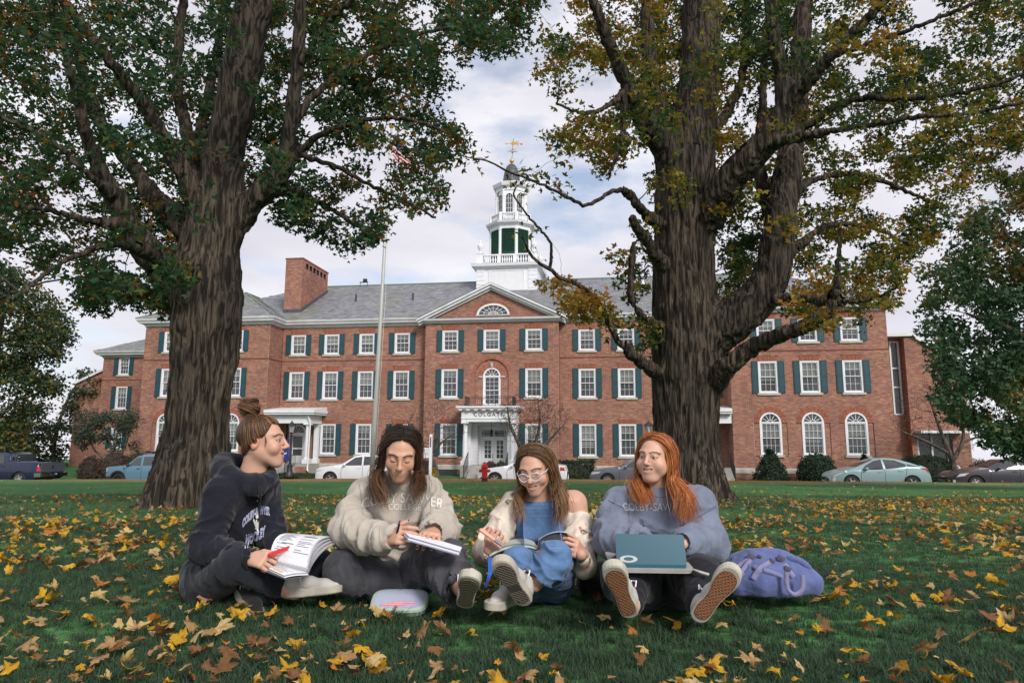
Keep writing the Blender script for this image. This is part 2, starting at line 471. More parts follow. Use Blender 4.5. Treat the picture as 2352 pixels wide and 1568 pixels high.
# ------------------------------------------------------------------ ground
def edge_y(x): return 33.4 - 0.15 * np.asarray(x, float)
def lawn_material():
 m = bpy.data.materials.new('lawn_grass'); m.use_nodes = True
 nt = m.node_tree; b = nt.nodes['Principled BSDF']; K = nt.links.new
 b.inputs['Roughness'].default_value = 0.95; b.inputs['Specular IOR Level'].default_value = 0.1
 ge = nt.nodes.new('ShaderNodeNewGeometry')
 def noise(scale, det=6, st=(1, 1, 1)):
  mp = nt.nodes.new('ShaderNodeMapping'); mp.inputs['Scale'].default_value = st
  K(ge.outputs['Position'], mp.inputs['Vector'])
  n = nt.nodes.new('ShaderNodeTexNoise'); n.inputs['Scale'].default_value = scale; n.inputs['Detail'].default_value = det
  K(mp.outputs['Vector'], n.inputs['Vector']); return n.outputs['Fac']
 def ramp(fac, els):
  r = nt.nodes.new('ShaderNodeValToRGB'); e = r.color_ramp.elements
  while len(e) < len(els): e.new(0.5)
  for q, (p, c) in zip(e, els): q.position = p; q.color = (*c, 1)
  K(fac, r.inputs['Fac']); return r.outputs['Color']
 def mix(f, a, c, mode='MIX'):
  x = nt.nodes.new('ShaderNodeMixRGB'); x.blend_type = mode
  if isinstance(f, float): x.inputs['Fac'].default_value = f
  else: K(f, x.inputs['Fac'])
  K(a, x.inputs['Color1']); K(c, x.inputs['Color2']); return x.outputs['Color']
 green = ramp(noise(0.55, 8, (1, 0.6, 1)), [(0.30, (0.045, 0.120, 0.047)), (0.52, (0.062, 0.165, 0.056)), (0.72, (0.115, 0.19, 0.065))])
 fine = ramp(noise(9.0, 6), [(0.3, (0.55, 0.55, 0.55)), (0.7, (1.35, 1.35, 1.35))])
 green = mix(1.0, green, fine, 'MULTIPLY')
 at_ = nt.nodes.new('ShaderNodeAttribute'); at_.attribute_name = 'Col'
 dryc = ramp(noise(3.0, 8, (0.6, 1, 1)), [(0.3, (0.17, 0.105, 0.045)), (0.7, (0.30, 0.20, 0.09))])
 sep = nt.nodes.new('ShaderNodeSeparateColor'); K(at_.outputs['Color'], sep.inputs['Color'])
 add = nt.nodes.new('ShaderNodeMath'); add.operation = 'ADD'
 K(sep.outputs['Red'], add.inputs[0]); K(noise(1.4, 6, (0.35, 1, 1)), add.inputs[1])
 dr = ramp(add.outputs[0], [(0.86, (0, 0, 0)), (1.0, (1, 1, 1))])
 K(mix(dr, green, dryc), b.inputs['Base Color'])
 bp = nt.nodes.new('ShaderNodeBump'); bp.inputs['Strength'].default_value = 0.7; bp.inputs['Distance'].default_value = 0.05
 K(noise(22.0, 4), bp.inputs['Height']); K(bp.outputs['Normal'], b.inputs['Normal'])
 return m
M['lawn'] = lawn_material()
def build_ground():
 xs = np.concatenate([[-140, -90, -60], np.linspace(-40, 40, 81), [60, 90, 140]])
 ts = np.concatenate([[-1.5, -0.6, -0.3, -0.1], np.linspace(0, 1, 70), [1.006, 1.014, 1.026]])
 X, T = np.meshgrid(xs, ts, indexing='ij')
 E = edge_y(X); Y = np.where(T < 0, T * 20, T * E)
 Z = lawn_z(X, Y) + 0.05 * (fbm(np.stack([X * 0.35, Y * 0.35, 0 * X], -1), 3, 3) - 0.5) * np.clip(Y / 6, 0, 1) - 0.48 * np.clip((T - 1) / 0.024, 0, 1) ** 0.8
 d = np.clip((Y - (E - 12)) / 9.0, 0, 1) ** 0.9 * 0.70
 cen = np.exp(-((X + 3) / 16.0) ** 2)
 d = d * (0.55 + 0.45 * cen)
 C = np.stack([d, d, d], -1).reshape(-1, 3)
 n0, n1 = X.shape
 I = np.arange(n0 * n1).reshape(n0, n1)
 F = np.stack([I[:-1, :-1], I[1:, :-1], I[1:, 1:], I[:-1, 1:]], -1).reshape(-1, 4)
 link('lawn', mesh_np('lawn', np.stack([X, Y, Z], -1).reshape(-1, 3), F, True, C), M['lawn'], kind='structure')
 xs = np.linspace(-140, 140, 57)
 e = edge_y(xs); zl = lawn_z(xs, e)
 kb = MB(); rd = MB()
 k0 = [(x, y + 0.8, z - 0.40) for x, y, z in zip(xs, e, zl)]
 V, F = [], []
 prof = [(-0.02, -0.3), (-0.02, 0.015), (0.13, 0.015), (0.15, -0.3)]
 for i, (x, y, z) in enumerate(k0):
  for a, q in prof: V.append((x, y + a, z + q))
 for i in range(len(xs) - 1):
  for q in range(4): F.append((i * 4 + q, (i + 1) * 4 + q, (i + 1) * 4 + (q + 1) % 4, i * 4 + (q + 1) % 4))
 kb.add(V, F).build('kerb', M['concrete'], kind='structure')
 V, F = [], []
 for x, y, z in zip(xs, e, zl): V += [(x, y + 0.94, z - 0.47), (x, y + 7.0, z - 0.49)]
 for i in range(len(xs) - 1): F.append((2 * i, 2 * i + 2, 2 * i + 3, 2 * i + 1))
 rd.add(V, F).build('road', M['asphalt'], kind='structure')
 V, F = [], []
 ro = [-1.0, 7.1, 8.2, 11, 40, 160, 900]
 for x, y, z in zip(np.concatenate([[-900], xs, [900]]), np.concatenate([[e[0]], e, [e[-1]]]), np.concatenate([[zl[0]], zl, [zl[-1]]])):
  for t in ro:
   w = min(1, max(0, (t - 7) / 3.0))
   zz = (z - 0.66) if t < 7 else (z - 0.40) * (1 - w) + (-1.27) * w
   V.append((x, y + t, zz - (0 if t < 41 else 10.0 if t < 200 else 62.0)))
 nr = len(ro)
 for i in range(len(xs) + 1):
  for q in range(nr - 1): F.append((i * nr + q, (i + 1) * nr + q, (i + 1) * nr + q + 1, i * nr + q + 1))
 c = np.zeros((len(V), 3))
 me = mesh_np('ground', V, np.array(F), True, c)
 link('ground', me, M['lawn'], kind='structure')
build_ground()
# ------------------------------------------------------------------ the brick hall
TH = 0.1494
HX0, HY0, HZ0 = -1.2839, 45.0, -1.4
def bl(u, v, yl):
 """photo point on the facade plane at local depth yl -> local (x, z)"""
 n = np.array([math.sin(TH), math.cos(TH), 0]); a = np.array([math.cos(TH), -math.sin(TH), 0])
 O = np.array([HX0, HY0, HZ0]); r = ray(u, v); C = np.array([0, 0, CAM_H])
 t = ((O + n * yl - C) @ n) / (r @ n); P = C + r * t - O
 return P @ a, P[2]
hall = empty('college_hall', (HX0, HY0, HZ0), -TH,
             'long three storey red brick hall with white cupola and slate roof behind the lawn', 'building')
PV, WG = -0.65, -1.8
CP, BLen, JT = 0.0677, 0.203, 0.0135
def brick_cols(n, P, rng):
 base = np.array([[0.228, 0.092, 0.068], [0.262, 0.120, 0.080], [0.178, 0.074, 0.063], [0.295, 0.148, 0.088], [0.145, 0.066, 0.060]])
 c = base[rng.choice(5, n, p=[0.38, 0.24, 0.2, 0.1, 0.08])]
 lf = fbm(P * 0.35, 4, 21)[:, None]
 return c * 1.3 * (0.78 + 0.45 * lf) * rng.uniform(0.88, 1.12, (n, 1))
class Bricks:
 """courses of single bricks, each its own solid, with the mortar bed behind them"""
 def __init__(s): s.b = []; s.m = []
 def wall(s, x0, x1, z0, z1, plane, opens=(), face='-y', ztop=None):
  """face -y: plane is y, x runs along x.  face +x / -x: plane is x and x0..x1 run along y. ztop(x): sloping top"""
  nz = int(round((z1 - z0) / CP))
  for i in range(nz):
   za = z0 + i * CP; zc = za + CP / 2
   iv = [(x0, x1)]
   for o in opens:
    r = o(zc)
    if r is None: continue
    nv = []
    for a, b in iv:
     if r[1] <= a or r[0] >= b: nv.append((a, b)); continue
     if r[0] > a: nv.append((a, r[0]))
     if r[1] < b: nv.append((r[1], b))
    iv = nv
   if ztop is not None:
    xs = np.linspace(x0, x1, 400); ok = xs[ztop(xs) > zc + CP / 2]
    if not len(ok): continue
    iv = [(max(a, ok[0]), min(b, ok[-1])) for a, b in iv if min(b, ok[-1]) > max(a, ok[0])]
   off = (i % 2) * (BLen + JT) / 2
   for a, b in iv:
    s.m.append((a, b, za, za + CP, plane, face))
    k0 = math.floor((a - x0 - off) / (BLen + JT)); k1 = math.ceil((b - x0 - off) / (BLen + JT))
    st = x0 + off + np.arange(k0, k1 + 1) * (BLen + JT)
    A = np.maximum(st, a + 0.002); B = np.minimum(st + BLen, b - 0.002)
    ok = B - A > 0.03
    if ok.any(): s.b.append((A[ok], B[ok], np.full(ok.sum(), za), np.full(ok.sum(), plane), face))
 def build(s, parent):
  V, F, C = [], [], []
  n0 = 0
  for face in ('-y', '+x', '-x'):
   L = [t for t in s.b if t[4] == face]
   if not L: continue
   A, B, Z, P = [np.concatenate([t[i] for t in L]) for i in range(4)]
   n = len(A); rng = np.random.default_rng(5)
   out = {'-y': -1, '+x': 1, '-x': -1}[face]
   fr = P + out * rng.uniform(0.0, 0.004, n); bk = P - out * 0.012
   Z1 = Z + CP - JT
   co = [(A, fr, Z), (B, fr, Z), (B, fr, Z1), (A, fr, Z1), (A, bk, Z), (B, bk, Z), (B, bk, Z1), (A, bk, Z1)]
   if face == '-y': v = np.stack([np.stack(c, 1) for c in co], 1)
   else: v = np.stack([np.stack((c[1], c[0], c[2]), 1) for c in co], 1)
   f = np.array([(0, 1, 2, 3), (3, 2, 6, 7), (0, 3, 7, 4), (1, 5, 6, 2)])
   if face == '+x': f = f[:, ::1]
   if face == '-x': f = f[:, ::-1]
   F.append((np.arange(n)[:, None, None] * 8 + f[None]).reshape(-1, 4) + n0)
   V.append(v.reshape(-1, 3)); n0 += n * 8
   C.append(np.repeat(brick_cols(n, v.mean(1), rng), 8, 0))
  o = link('brickwork', mesh_np('brickwork', np.concatenate(V), np.concatenate(F), False, np.concatenate(C)), M['brick'], parent, kind='stuff')
  mb_v, mb_f = [], []
  for a, b, za, zb, p, face in s.m:
   out = {'-y': -1, '+x': 1, '-x': -1}[face]; q = p - out * 0.007
   n = len(mb_v)
   if face == '-y': mb_v += [(a, q, za), (b, q, za), (b, q, zb), (a, q, zb)]
   else: mb_v += [(q, a, za), (q, b, za), (q, b, zb), (q, a, zb)]
   mb_f.append((n, n + 1, n + 2, n + 3))
  link('wall', mesh_np('wall', mb_v, np.array(mb_f)), M['mortar'], parent)
  return o
def rect_open(xa, xb, za, zb): return lambda z: (xa, xb) if za < z < zb else None
def lintel_open(xc, w, zt, h=0.30):
 return lambda z: (xc - w / 2 - (z - zt) * 0.35, xc + w / 2 + (z - zt) * 0.35) if zt < z < zt + h else None
def arch_open(xc, hw, za, zs):
 def f(z):
  if za < z <= zs: return (xc - hw, xc + hw)
  if zs < z < zs + hw: q = math.sqrt(max(0, hw * hw - (z - zs) ** 2)); return (xc - q, xc + q)
 return f
def lintel_mesh(w, h=0.30, n=15):
 mb = MB(); rng = np.random.default_rng(3)
 for i in range(n):
  a, b = -0.5 + i / n + 0.004, -0.5 + (i + 1) / n - 0.006
  wb, wt = w, w + 2 * 0.35 * h
  mb.prism([(a * wb, 0.004), (b * wb, 0.004), (b * wt, h - 0.004), (a * wt, h - 0.004)], -0.004, 0.03,
                 col=np.array([0.33, 0.12, 0.075]) * rng.uniform(0.75, 1.2))
 return mb
def arch_brick_mesh(r0, r1, n, y0=-0.004, y1=0.03):
 mb = MB(); rng = np.random.default_rng(4)
 for i in range(n):
  a, b = PI * (i + 0.06) / n, PI * (i + 0.94) / n
  mb.prism([(r0 * math.cos(a), r0 * math.sin(a)), (r1 * math.cos(a), r1 * math.sin(a)), (r1 * math.cos(b), r1 * math.sin(b)), (r0 * math.cos(b), r0 * math.sin(b))], y0, y1,
                 col=np.array([0.32, 0.115, 0.072]) * rng.uniform(0.75, 1.2))
 return mb
def shutter_mesh(w, h):
 mb = MB()
 mb.box(-w / 2, w / 2, -0.05, -0.012, 0, h)
 for za, zb in ((0.05, h * 0.5 - 0.03), (h * 0.5 + 0.03, h - 0.05)):
  mb.box(-w / 2 + 0.05, w / 2 - 0.05, -0.062, -0.05, za + 0.03, zb - 0.03)
 mb.box(-w / 2, -w / 2 + 0.035, -0.064, -0.051, 0.0, h); mb.box(w / 2 - 0.035, w / 2, -0.064, -0.051, 0, h)
 for z in (0, h * 0.5 - 0.03, h - 0.06): mb.box(-w / 2 + 0.036, w / 2 - 0.036, -0.064, -0.051, z, z + 0.055)
 return mb.mesh('shutter')
def sash(mb, x0, x1, z0, z1, nc, nr, y, bar=0.017, rail=0.045):
 mb.box(x0, x0 + rail, y, y + 0.04, z0, z1); mb.box(x1 - rail, x1, y, y + 0.04, z0, z1)
 mb.box(x0 + rail, x1 - rail, y + 0.001, y + 0.039, z0, z0 + rail); mb.box(x0 + rail, x1 - rail, y + 0.001, y + 0.039, z1 - rail, z1)
 gx0, gx1, gz0, gz1 = x0 + rail, x1 - rail, z0 + rail, z1 - rail
 for i in range(1, nc): c = gx0 + (gx1 - gx0) * i / nc; mb.box(c - bar / 2, c + bar / 2, y + 0.006, y + 0.034, gz0, gz1)
 for i in range(1, nr): c = gz0 + (gz1 - gz0) * i / nr; mb.box(gx0, gx1, y + 0.009, y + 0.031, c - bar / 2, c + bar / 2)
 return gx0, gx1, gz0, gz1
_winproto = {}
def window_proto(w, h, nc, nr, shut, single, arch=False):
 key = (w, h, nc, nr, shut, single, arch)
 if key in _winproto: return _winproto[key], False
 hw = w / 2; fr = MB(); c = 0.11
 hs = h - hw if arch else h                  # height of the spring line
 fr.box(-hw, -hw + c, 0.012, 0.13, 0.05, hs); fr.box(hw - c, hw, 0.012, 0.13, 0.05, hs)
 fr.box(-hw + c, hw - c, 0.013, 0.13, 0.05, 0.13)
 zt = hs - (0.0 if arch else 0.10)
 if not arch: fr.box(-hw + c, hw - c, 0.013, 0.13, zt, hs)
 else:
  N = 20
  for i in range(N):
   a, b = PI * i / N, PI * (i + 1) / N
   fr.prism([(q * math.cos(t), hs + q * math.sin(t)) for q, t in ((hw - c, a), (hw, a), (hw, b), (hw - c, b))], 0.012, 0.13)
  fr.box(-hw + c, hw - c, 0.02, 0.12, hs - 0.04, hs + 0.05)
  zt = hs - 0.04
  rr = hw - c
  for i in range(1, 6 if nc == 4 else 6):
   t = PI * i / 6; d = (math.cos(t), math.sin(t)); q = (-d[1] * 0.013, d[0] * 0.013)
   fr.prism([(d[0] * 0.3 * rr + q[0], hs + d[1] * 0.3 * rr + q[1]), (d[0] * 0.3 * rr - q[0], hs + d[1] * 0.3 * rr - q[1]),
                      (d[0] * rr - q[0], hs + d[1] * rr - q[1]), (d[0] * rr + q[0], hs + d[1] * rr + q[1])], 0.06, 0.09)
  for i in range(12):
   a, b = PI * i / 12, PI * (i + 1) / 12
   fr.prism([(q * math.cos(t), hs + q * math.sin(t)) for q, t in ((0.27 * rr, a), (0.33 * rr, a), (0.33 * rr, b), (0.27 * rr, b))], 0.058, 0.092)
 o = fr.build('window', M['white'], hall)
 zm = 0.13 + (zt - 0.13) * 0.5
 glass = []
 up = MB(); glass += [(sash(up, -hw + c, hw - c, zm, zt, nc, nr, 0.05), nc, nr, 0.07)]
 up.build('upper_sash', M['white'], o)
 lo = MB(); glass += [(sash(lo, -hw + c, hw - c, 0.13, zm + 0.045, nc, nr, 0.092), nc, nr, 0.112)]
 lo.build('lower_sash', M['white'], o)
 if single:
  proto = None
  for (x0, x1, z0, z1), a, b, y in glass:
   pw, ph = (x1 - x0) / a, (z1 - z0) / b
   me = MB().box(-pw / 2, pw / 2, 0, 0.004, -ph / 2, ph / 2).mesh('pane')
   for i in range(a):
    for j in range(b):
     p = link('pane', me, M['glass'], o); p.location = (x0 + pw * (i + 0.5), y, z0 + ph * (j + 0.5))
 else:
  g = MB()
  for (x0, x1, z0, z1), a, b, y in glass: g.box(x0, x1, y, y + 0.004, z0, z1)
  g.build('glazing', M['glass'], o)
 if arch:
  rr = hw - c
  MB().prism([(rr * math.cos(PI * i / 20), hs + 0.045 + (rr - 0.045) * math.sin(PI * i / 20)) for i in range(21)], 0.074, 0.078).build('fanlight_pane', M['glass'], o)
 bl_ = link('blind', MB().box(-hw + c + 0.02, hw - c - 0.02, 0.16, 0.165, -(zt - 0.13), 0).mesh('blind'), M['blind'], o)
 bl_.location = (0, 0, zt)
 MB().box(-hw - 0.09, hw + 0.09, -0.085, 0.05, -0.085, 0.045).build('sill', M['stone'], o)
 if shut:
  me = shutter_mesh(0.36, h - 0.02)
  for s in (-1, 1):
   q = link('shutter', me, M['shutter'], o); q.location = (s * (hw + 0.19), 0, 0.03)
 if arch:
  mb = arch_brick_mesh(hw + 0.004, hw + 0.20, 21)
  mb2 = arch_brick_mesh(hw + 0.21, hw + 0.34, 26)
  V, F, C = mb2.arrays(); mb.add(V, [tuple(f) for ff in F for f in ff]); mb.C[-1] = C
  q = mb.build('arch_bricks', M['brick'], o, useCol=True, kind='stuff'); q.location = (0, 0, hs)
 else:
  q = lintel_mesh(w, 0.30, 15).build('lintel', M['brick'], o, useCol=True, kind='stuff'); q.location = (0, 0, h)
 _winproto[key] = o
 return o, True
WRNG = random.Random(11)
def window(x, zb, zt, w, y, nc=3, nr=2, shut=True, single=False, arch=False, parent=None, blind=None):
 o, fresh = window_proto(w, round(zt - zb, 3), nc, nr, shut, single, arch)
 if not fresh: o = copy_tree(o, parent or hall)
 else: o.parent = parent or hall
 o.location = (x, y, zb)
 for ch in o.children:
  if ch.name.startswith('blind'): ch.scale = (1, 1, blind if blind else WRNG.choice([0.28, 0.36, 0.5, 0.5, 0.62, 0.45, 0.7, 0.2]))
 return o
BR = Bricks()
rows = {'3': (8.13, 9.57, 1.1), '2': (5.06, 6.99, 1.12), '1': (1.34, 3.43, 1.12)}
def wopen(xc, r, W):
 zb, zt, w = W[r]
 return [rect_open(xc - w / 2, xc + w / 2, zb - 0.02, zt), lintel_open(xc, w, zt)]
mx = [6.24, 8.76, 11.28, 13.72]
opL, opR = [], []
for s, ops in ((-1, opL), (1, opR)):
 for k, a in enumerate(mx):
  for r in ('3', '2', '1'):
   if r == '1' and k == 3: continue
   zb, zt, w = rows[r]
   window(s * a, zb, zt, w, 0.0, single=(r in '12' and s > 0 and k < 2))
   ops += wopen(s * a, r, rows)
z0b, zTop = 0.15, 10.06
BR.wall(-14.9, -4.45, 0.80, zTop, 0.0, opL + [rect_open(-14.3, -12.6, 0.7, 3.4)])
BR.wall(4.45, 14.9, 0.80, zTop, 0.0, opR + [rect_open(12.4, 14.3, 0.7, 3.6)])
BR.wall(-14.9, -4.45, z0b, 0.50, -0.05); BR.wall(4.45, 14.9, z0b, 0.50, -0.05)
opP = []
px_ = 2.786
for s in (-1, 1):
 for r in ('3', '2', '1'):
  zb, zt, w = rows[r]; window(s * px_ + 0.05, zb, zt, w, PV, single=(r in '12')); opP += wopen(s * px_ + 0.05, r, rows)
zb, zt, w = rows['3']; window(0.05, zb, zt, w, PV); opP += wopen(0.05, '3', rows)
window(0.06, 4.55, 7.08, 1.16, PV + 0.1, nc=3, nr=3, shut=False, arch=True, single=True, blind=0.03)
opP += [arch_open(0.06, 1.12, 4.45, 6.5), rect_open(-1.25, 1.4, 0.2, 4.42)]
BR.wall(-4.45, 4.45, 0.80, zTop, PV, opP); BR.wall(-4.45, 4.45, z0b, 0.50, PV - 0.05, [rect_open(-1.6, 1.7, 0, 1), rect_open(-3.6, -2.1, 0, 1)])
BR.wall(-1.06, 1.18, 4.45, 7.62, PV + 0.1, [arch_open(0.06, 0.58, 4.5, 6.5)], ztop=lambda xs: 6.5 + np.sqrt(np.maximum(0, 1.12 ** 2 - (xs - 0.06) ** 2)))
q = arch_brick_mesh(1.121, 1.33, 42).build('arch_bricks', M['brick'], hall, useCol=True, kind='stuff'); q.location = (0.06, PV, 6.5)
rv = MB()
for i in range(24):
 a, b = PI * i / 24, PI * (i + 1) / 24
 rv.add([(0.06 + 1.121 * math.cos(t), y, 6.5 + 1.121 * math.sin(t)) for t, y in ((a, PV), (b, PV), (b, PV + 0.1), (a, PV + 0.1))], [(0, 1, 2, 3)], (0.28, 0.1, 0.07))
for s in (-1, 1): rv.add([(0.06 + s * 1.121, y, z) for y, z in ((PV, 4.4), (PV + 0.1, 4.4), (PV + 0.1, 6.5), (PV, 6.5))], [(0, 1, 2, 3)], (0.28, 0.1, 0.07))
rv.build('niche_reveal', M['brick'], hall, useCol=True)
ks = MB(); ks.prism([(-0.07, 0), (0.07, 0), (0.1, 0.32), (-0.1, 0.32)], PV + 0.03, PV + 0.1)
ks.build('keystone', M['stone'], hall, loc=(0.06, 0, 7.1))
for s in (-1, 1): MB().box(-0.14, 0.14, PV + 0.03, PV + 0.1, -0.05, 0.06).build('impost_block', M['stone'], hall, loc=(0.06 + s * 0.74, 0, 6.46))
wrows = {'3': (8.22, 9.68, 1.1), '2': (5.16, 7.12, 1.13)}
for s in (-1, 1):
 ops = []
 for k, a in enumerate((17.07, 19.46, 21.85)):
  xx = s * a + (0.0 if s > 0 else -0.3)
  for r in ('3', '2'):
   zb, zt, w = wrows[r]; window(xx, zb, zt, w, WG, single=(s > 0 and r == '2')); ops += wopen(xx, r, wrows)
  window(xx, 1.53, 4.08, 1.24, WG, nc=4, nr=2, shut=False, arch=True, single=(s > 0), blind=(0.45, 0.62, 0.42)[k])
  ops.append(arch_open(xx, 0.95, 1.51, 3.46))
 x0, x1 = (-24.15, -14.92) if s < 0 else (14.9, 23.9)
 BR.wall(x0, x1, 0.80, zTop, WG, ops); BR.wall(x0 - 0.05, x1 + 0.05, z0b, 0.50, WG - 0.05)
 for k, a in enumerate((17.07, 19.46, 21.85)):       # the recessed panel round each arched window
  xx = s * a + (0.0 if s > 0 else -0.3)
  BR.wall(xx - 0.955, xx + 0.955, 1.51, 3.46 + 0.62, WG + 0.05, [arch_open(xx, 0.62, 1.5, 3.46), lambda z, xx=xx: None])
 xi = x1 if s < 0 else x0
 BR.wall(WG, 0.0, 0.8, zTop, xi, face='+x' if s < 0 else '-x'); BR.wall(WG, 0, z0b, 0.5, xi + (0.05 if s < 0 else -0.05), face='+x' if s < 0 else '-x')
 xo = x0 if s < 0 else x1
 BR.wall(WG, 8.0, z0b, zTop, xo, face='-x' if s < 0 else '+x')
for s in (-1, 1): BR.wall(PV, 0.0, z0b, zTop, s * 4.45, face='-x' if s < 0 else '+x')
BR.wall(-4.7, 4.7, 10.30, 12.45, PV, [lambda z: (0.12 - 1.12 * math.sqrt(max(0, 1 - ((z - 10.56) / 0.78) ** 2)), 0.12 + 1.12 * math.sqrt(max(0, 1 - ((z - 10.56) / 0.78) ** 2))) if 10.5 < z < 11.33 else None],
  ztop=lambda xs: 12.45 - np.abs(xs) * (12.45 - 10.30) / 4.7)
BR.build(hall)
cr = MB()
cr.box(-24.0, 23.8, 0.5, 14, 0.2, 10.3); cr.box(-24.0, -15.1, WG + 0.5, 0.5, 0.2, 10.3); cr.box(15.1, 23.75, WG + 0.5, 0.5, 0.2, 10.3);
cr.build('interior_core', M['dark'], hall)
front = [(-24.15, 8, 0), (-24.15, WG, 0), (-14.92, WG, 0), (-14.92, 0, 0), (-4.45, 0, 0), (-4.45, PV, 0), (4.45, PV, 0), (4.45, 0, 0), (14.9, 0, 0), (14.9, WG, 0), (23.9, WG, 0), (23.9, 8, 0)]
sc1 = MB()
for seg in (front[:5], front[7:]): sc1.sweep([(0.004, 7.72), (0.045, 7.72), (0.045, 7.78), (0.004, 7.78)], seg, col=(0.22, 0.08, 0.06))
sc1.build('string_course', M['brick'], hall, useCol=True)
wt = MB()
W_ = [(0.002, 0.5), (0.09, 0.5), (0.09, 0.73), (0.06, 0.80), (0.002, 0.80)]
wt.sweep(W_, front[:6] + [(-1.75, PV, 0)]); wt.sweep(W_, [(1.85, PV, 0)] + front[6:])
wt.build('water_table', M['stone'], hall)
CZ = 10.06
prof = [(0.002, 0), (0.06, 0), (0.08, 0.10), (0.16, 0.13), (0.20, 0.18), (0.36, 0.20), (0.38, 0.28), (0.46, 0.36), (0.50, 0.46), (0.50, 0.50), (0.002, 0.50)]
cn = MB(); cn.sweep([(a, CZ + b) for a, b in prof], front[:5]); cn.sweep([(a, CZ + b) for a, b in prof], front[7:])
cn.sweep([(0.002, CZ), (0.08, CZ), (0.1, CZ + 0.1), (0.34, CZ + 0.14), (0.38, CZ + 0.26), (0.002, CZ + 0.26)], [(-4.45, 0.3, 0), (-4.45, PV, 0), (4.45, PV, 0), (4.45, 0.3, 0)])
cn.build('cornice', M['white_old'], hall)
rk = MB()
ex, ez, ax, az = 4.95, CZ + 0.27, 0.0, 12.66
for dz, th_, yf, yb in ((0.0, 0.13, PV - 0.46, 0.4), (-0.13, 0.17, PV - 0.34, 0.4), (-0.30, 0.14, PV - 0.14, 0.4)):
 sl = (az - ez) / ex
 for s in (-1, 1):
  rk.prism([(s * ex * (1 if dz == 0 else 0.985), ez + dz + (0 if dz == 0 else 0.015 * ex * sl)), (0, az + dz), (0, az + dz - th_), (s * ex * (1 if dz == 0 else 0.985), ez + dz - th_ + (0 if dz == 0 else 0.015 * ex * sl))], yf, yb)
rk.build('raking_cornice', M['white_old'], hall)
MB().box(-4.3, 4.3, PV - 0.36, PV - 0.02, CZ + 0.262, CZ + 0.285).build('lead_ledge', M['lead'], hall)
lu = MB(); N = 24; lx, lz = 0.12, 10.58
for i in range(N):
 a, b = PI * i / N, PI * (i + 1) / N
 lu.prism([(lx + rx * math.cos(t), lz + rz * math.sin(t)) for rx, rz, t in ((0.96, 0.62, a), (1.1, 0.75, a), (1.1, 0.75, b), (0.96, 0.62, b))], PV - 0.02, PV + 0.06)
 lu.prism([(lx + rx * math.cos(t), lz + rz * math.sin(t)) for rx, rz, t in ((0.30, 0.20, a), (0.34, 0.23, a), (0.34, 0.23, b), (0.30, 0.20, b))], PV + 0.02, PV + 0.05)
 lu.prism([(lx + rx * math.cos(t), lz + rz * math.sin(t)) for rx, rz, t in ((0.62, 0.41, a), (0.65, 0.43, a), (0.65, 0.43, b), (0.62, 0.41, b))], PV + 0.022, PV + 0.048)
for i in range(1, 8):
 t = PI * i / 8; d = np.array([math.cos(t), math.sin(t)])
 p, q = d * [0.1, 0.07], d * [0.97, 0.63]; nn = np.array([-d[1], d[0]]) * 0.013
 lu.prism([(lx + v[0], lz + v[1]) for v in (p - nn, q - nn, q + nn, p + nn)], PV + 0.021, PV + 0.05)
lo_ = lu.build('lunette_window', M['white'], hall)
MB().prism([(lx + 1.0 * math.cos(PI * i / N), lz + 0.68 * math.sin(PI * i / N)) for i in range(N + 1)], PV + 0.055, PV + 0.06).build('pane', M['glass'], lo_)
MB().box(lx - 1.16, lx + 1.16, PV - 0.06, PV + 0.06, lz - 0.1, lz).build('sill', M['stone'], lo_)
ab = MB(); rng_ = np.random.default_rng(1)
for i in range(30):
 a, b = PI * (i + .06) / 30, PI * (i + .94) / 30
 ab.prism([(lx + rx * math.cos(t), lz + rz * math.sin(t)) for rx, rz, t in ((1.105, 0.755, a), (1.29, 0.93, a), (1.29, 0.93, b), (1.105, 0.755, b))], PV - 0.008, PV + 0.02, col=np.array([0.3, 0.11, 0.07]) * rng_.uniform(0.8, 1.2))
ab.build('arch_bricks', M['brick'], lo_, useCol=True, kind='stuff')
# ------------------------------------------------------------------ slate roofs
ES, SL = CZ + 0.50, 0.544
roof = MB()
def roof_z(y): return ES + SL * (y + 0.5)
RY = 7.0; RZ = roof_z(RY)
hipx = 16.8
roof.add([(-24, -0.5, ES), (24, -0.5, ES), (hipx, RY, RZ), (-hipx, RY, RZ)], [(0, 1, 2, 3)])
roof.add([(-24, 14.5, ES), (24, 14.5, ES), (hipx, RY, RZ), (-hipx, RY, RZ)], [(3, 2, 1, 0)])
roof.add([(-24, -0.5, ES), (-hipx, RY, RZ), (-24, 14.5, ES)], [(0, 1, 2)])
roof.add([(24, -0.5, ES), (hipx, RY, RZ), (24, 14.5, ES)], [(2, 1, 0)])
wing_roofs = []
for x0, x1 in ((-24.65, -14.42), (14.4, 24.4)):
 cx_, hw = (x0 + x1) / 2, (x1 - x0) / 2; ya = WG - 0.5; zr = ES + SL * hw
 roof.add([(x0, ya, ES), (x1, ya, ES), (cx_, ya + hw, zr)], [(0, 1, 2)])
 roof.add([(x0, 14, ES), (x0, ya, ES), (cx_, ya + hw, zr), (cx_, 14, zr)], [(0, 1, 2, 3)])
 roof.add([(x1, ya, ES), (x1, 14, ES), (cx_, 14, zr), (cx_, ya + hw, zr)], [(0, 1, 2, 3)])
 wing_roofs.append((x0, x1, cx_, hw, ya, zr))
rf = roof.build('roof', M['roof_felt'], hall)
pr = MB()
for s in (-1, 1): pr.add([(s * 5.0, PV - 0.47, CZ + 0.285), (0, PV - 0.47, az + 0.02), (0, 6, az + 0.02), (s * 5.0, 6, CZ + 0.285)], [(0, 1, 2, 3)])
pr.build('pediment_roof', M['lead'], rf)
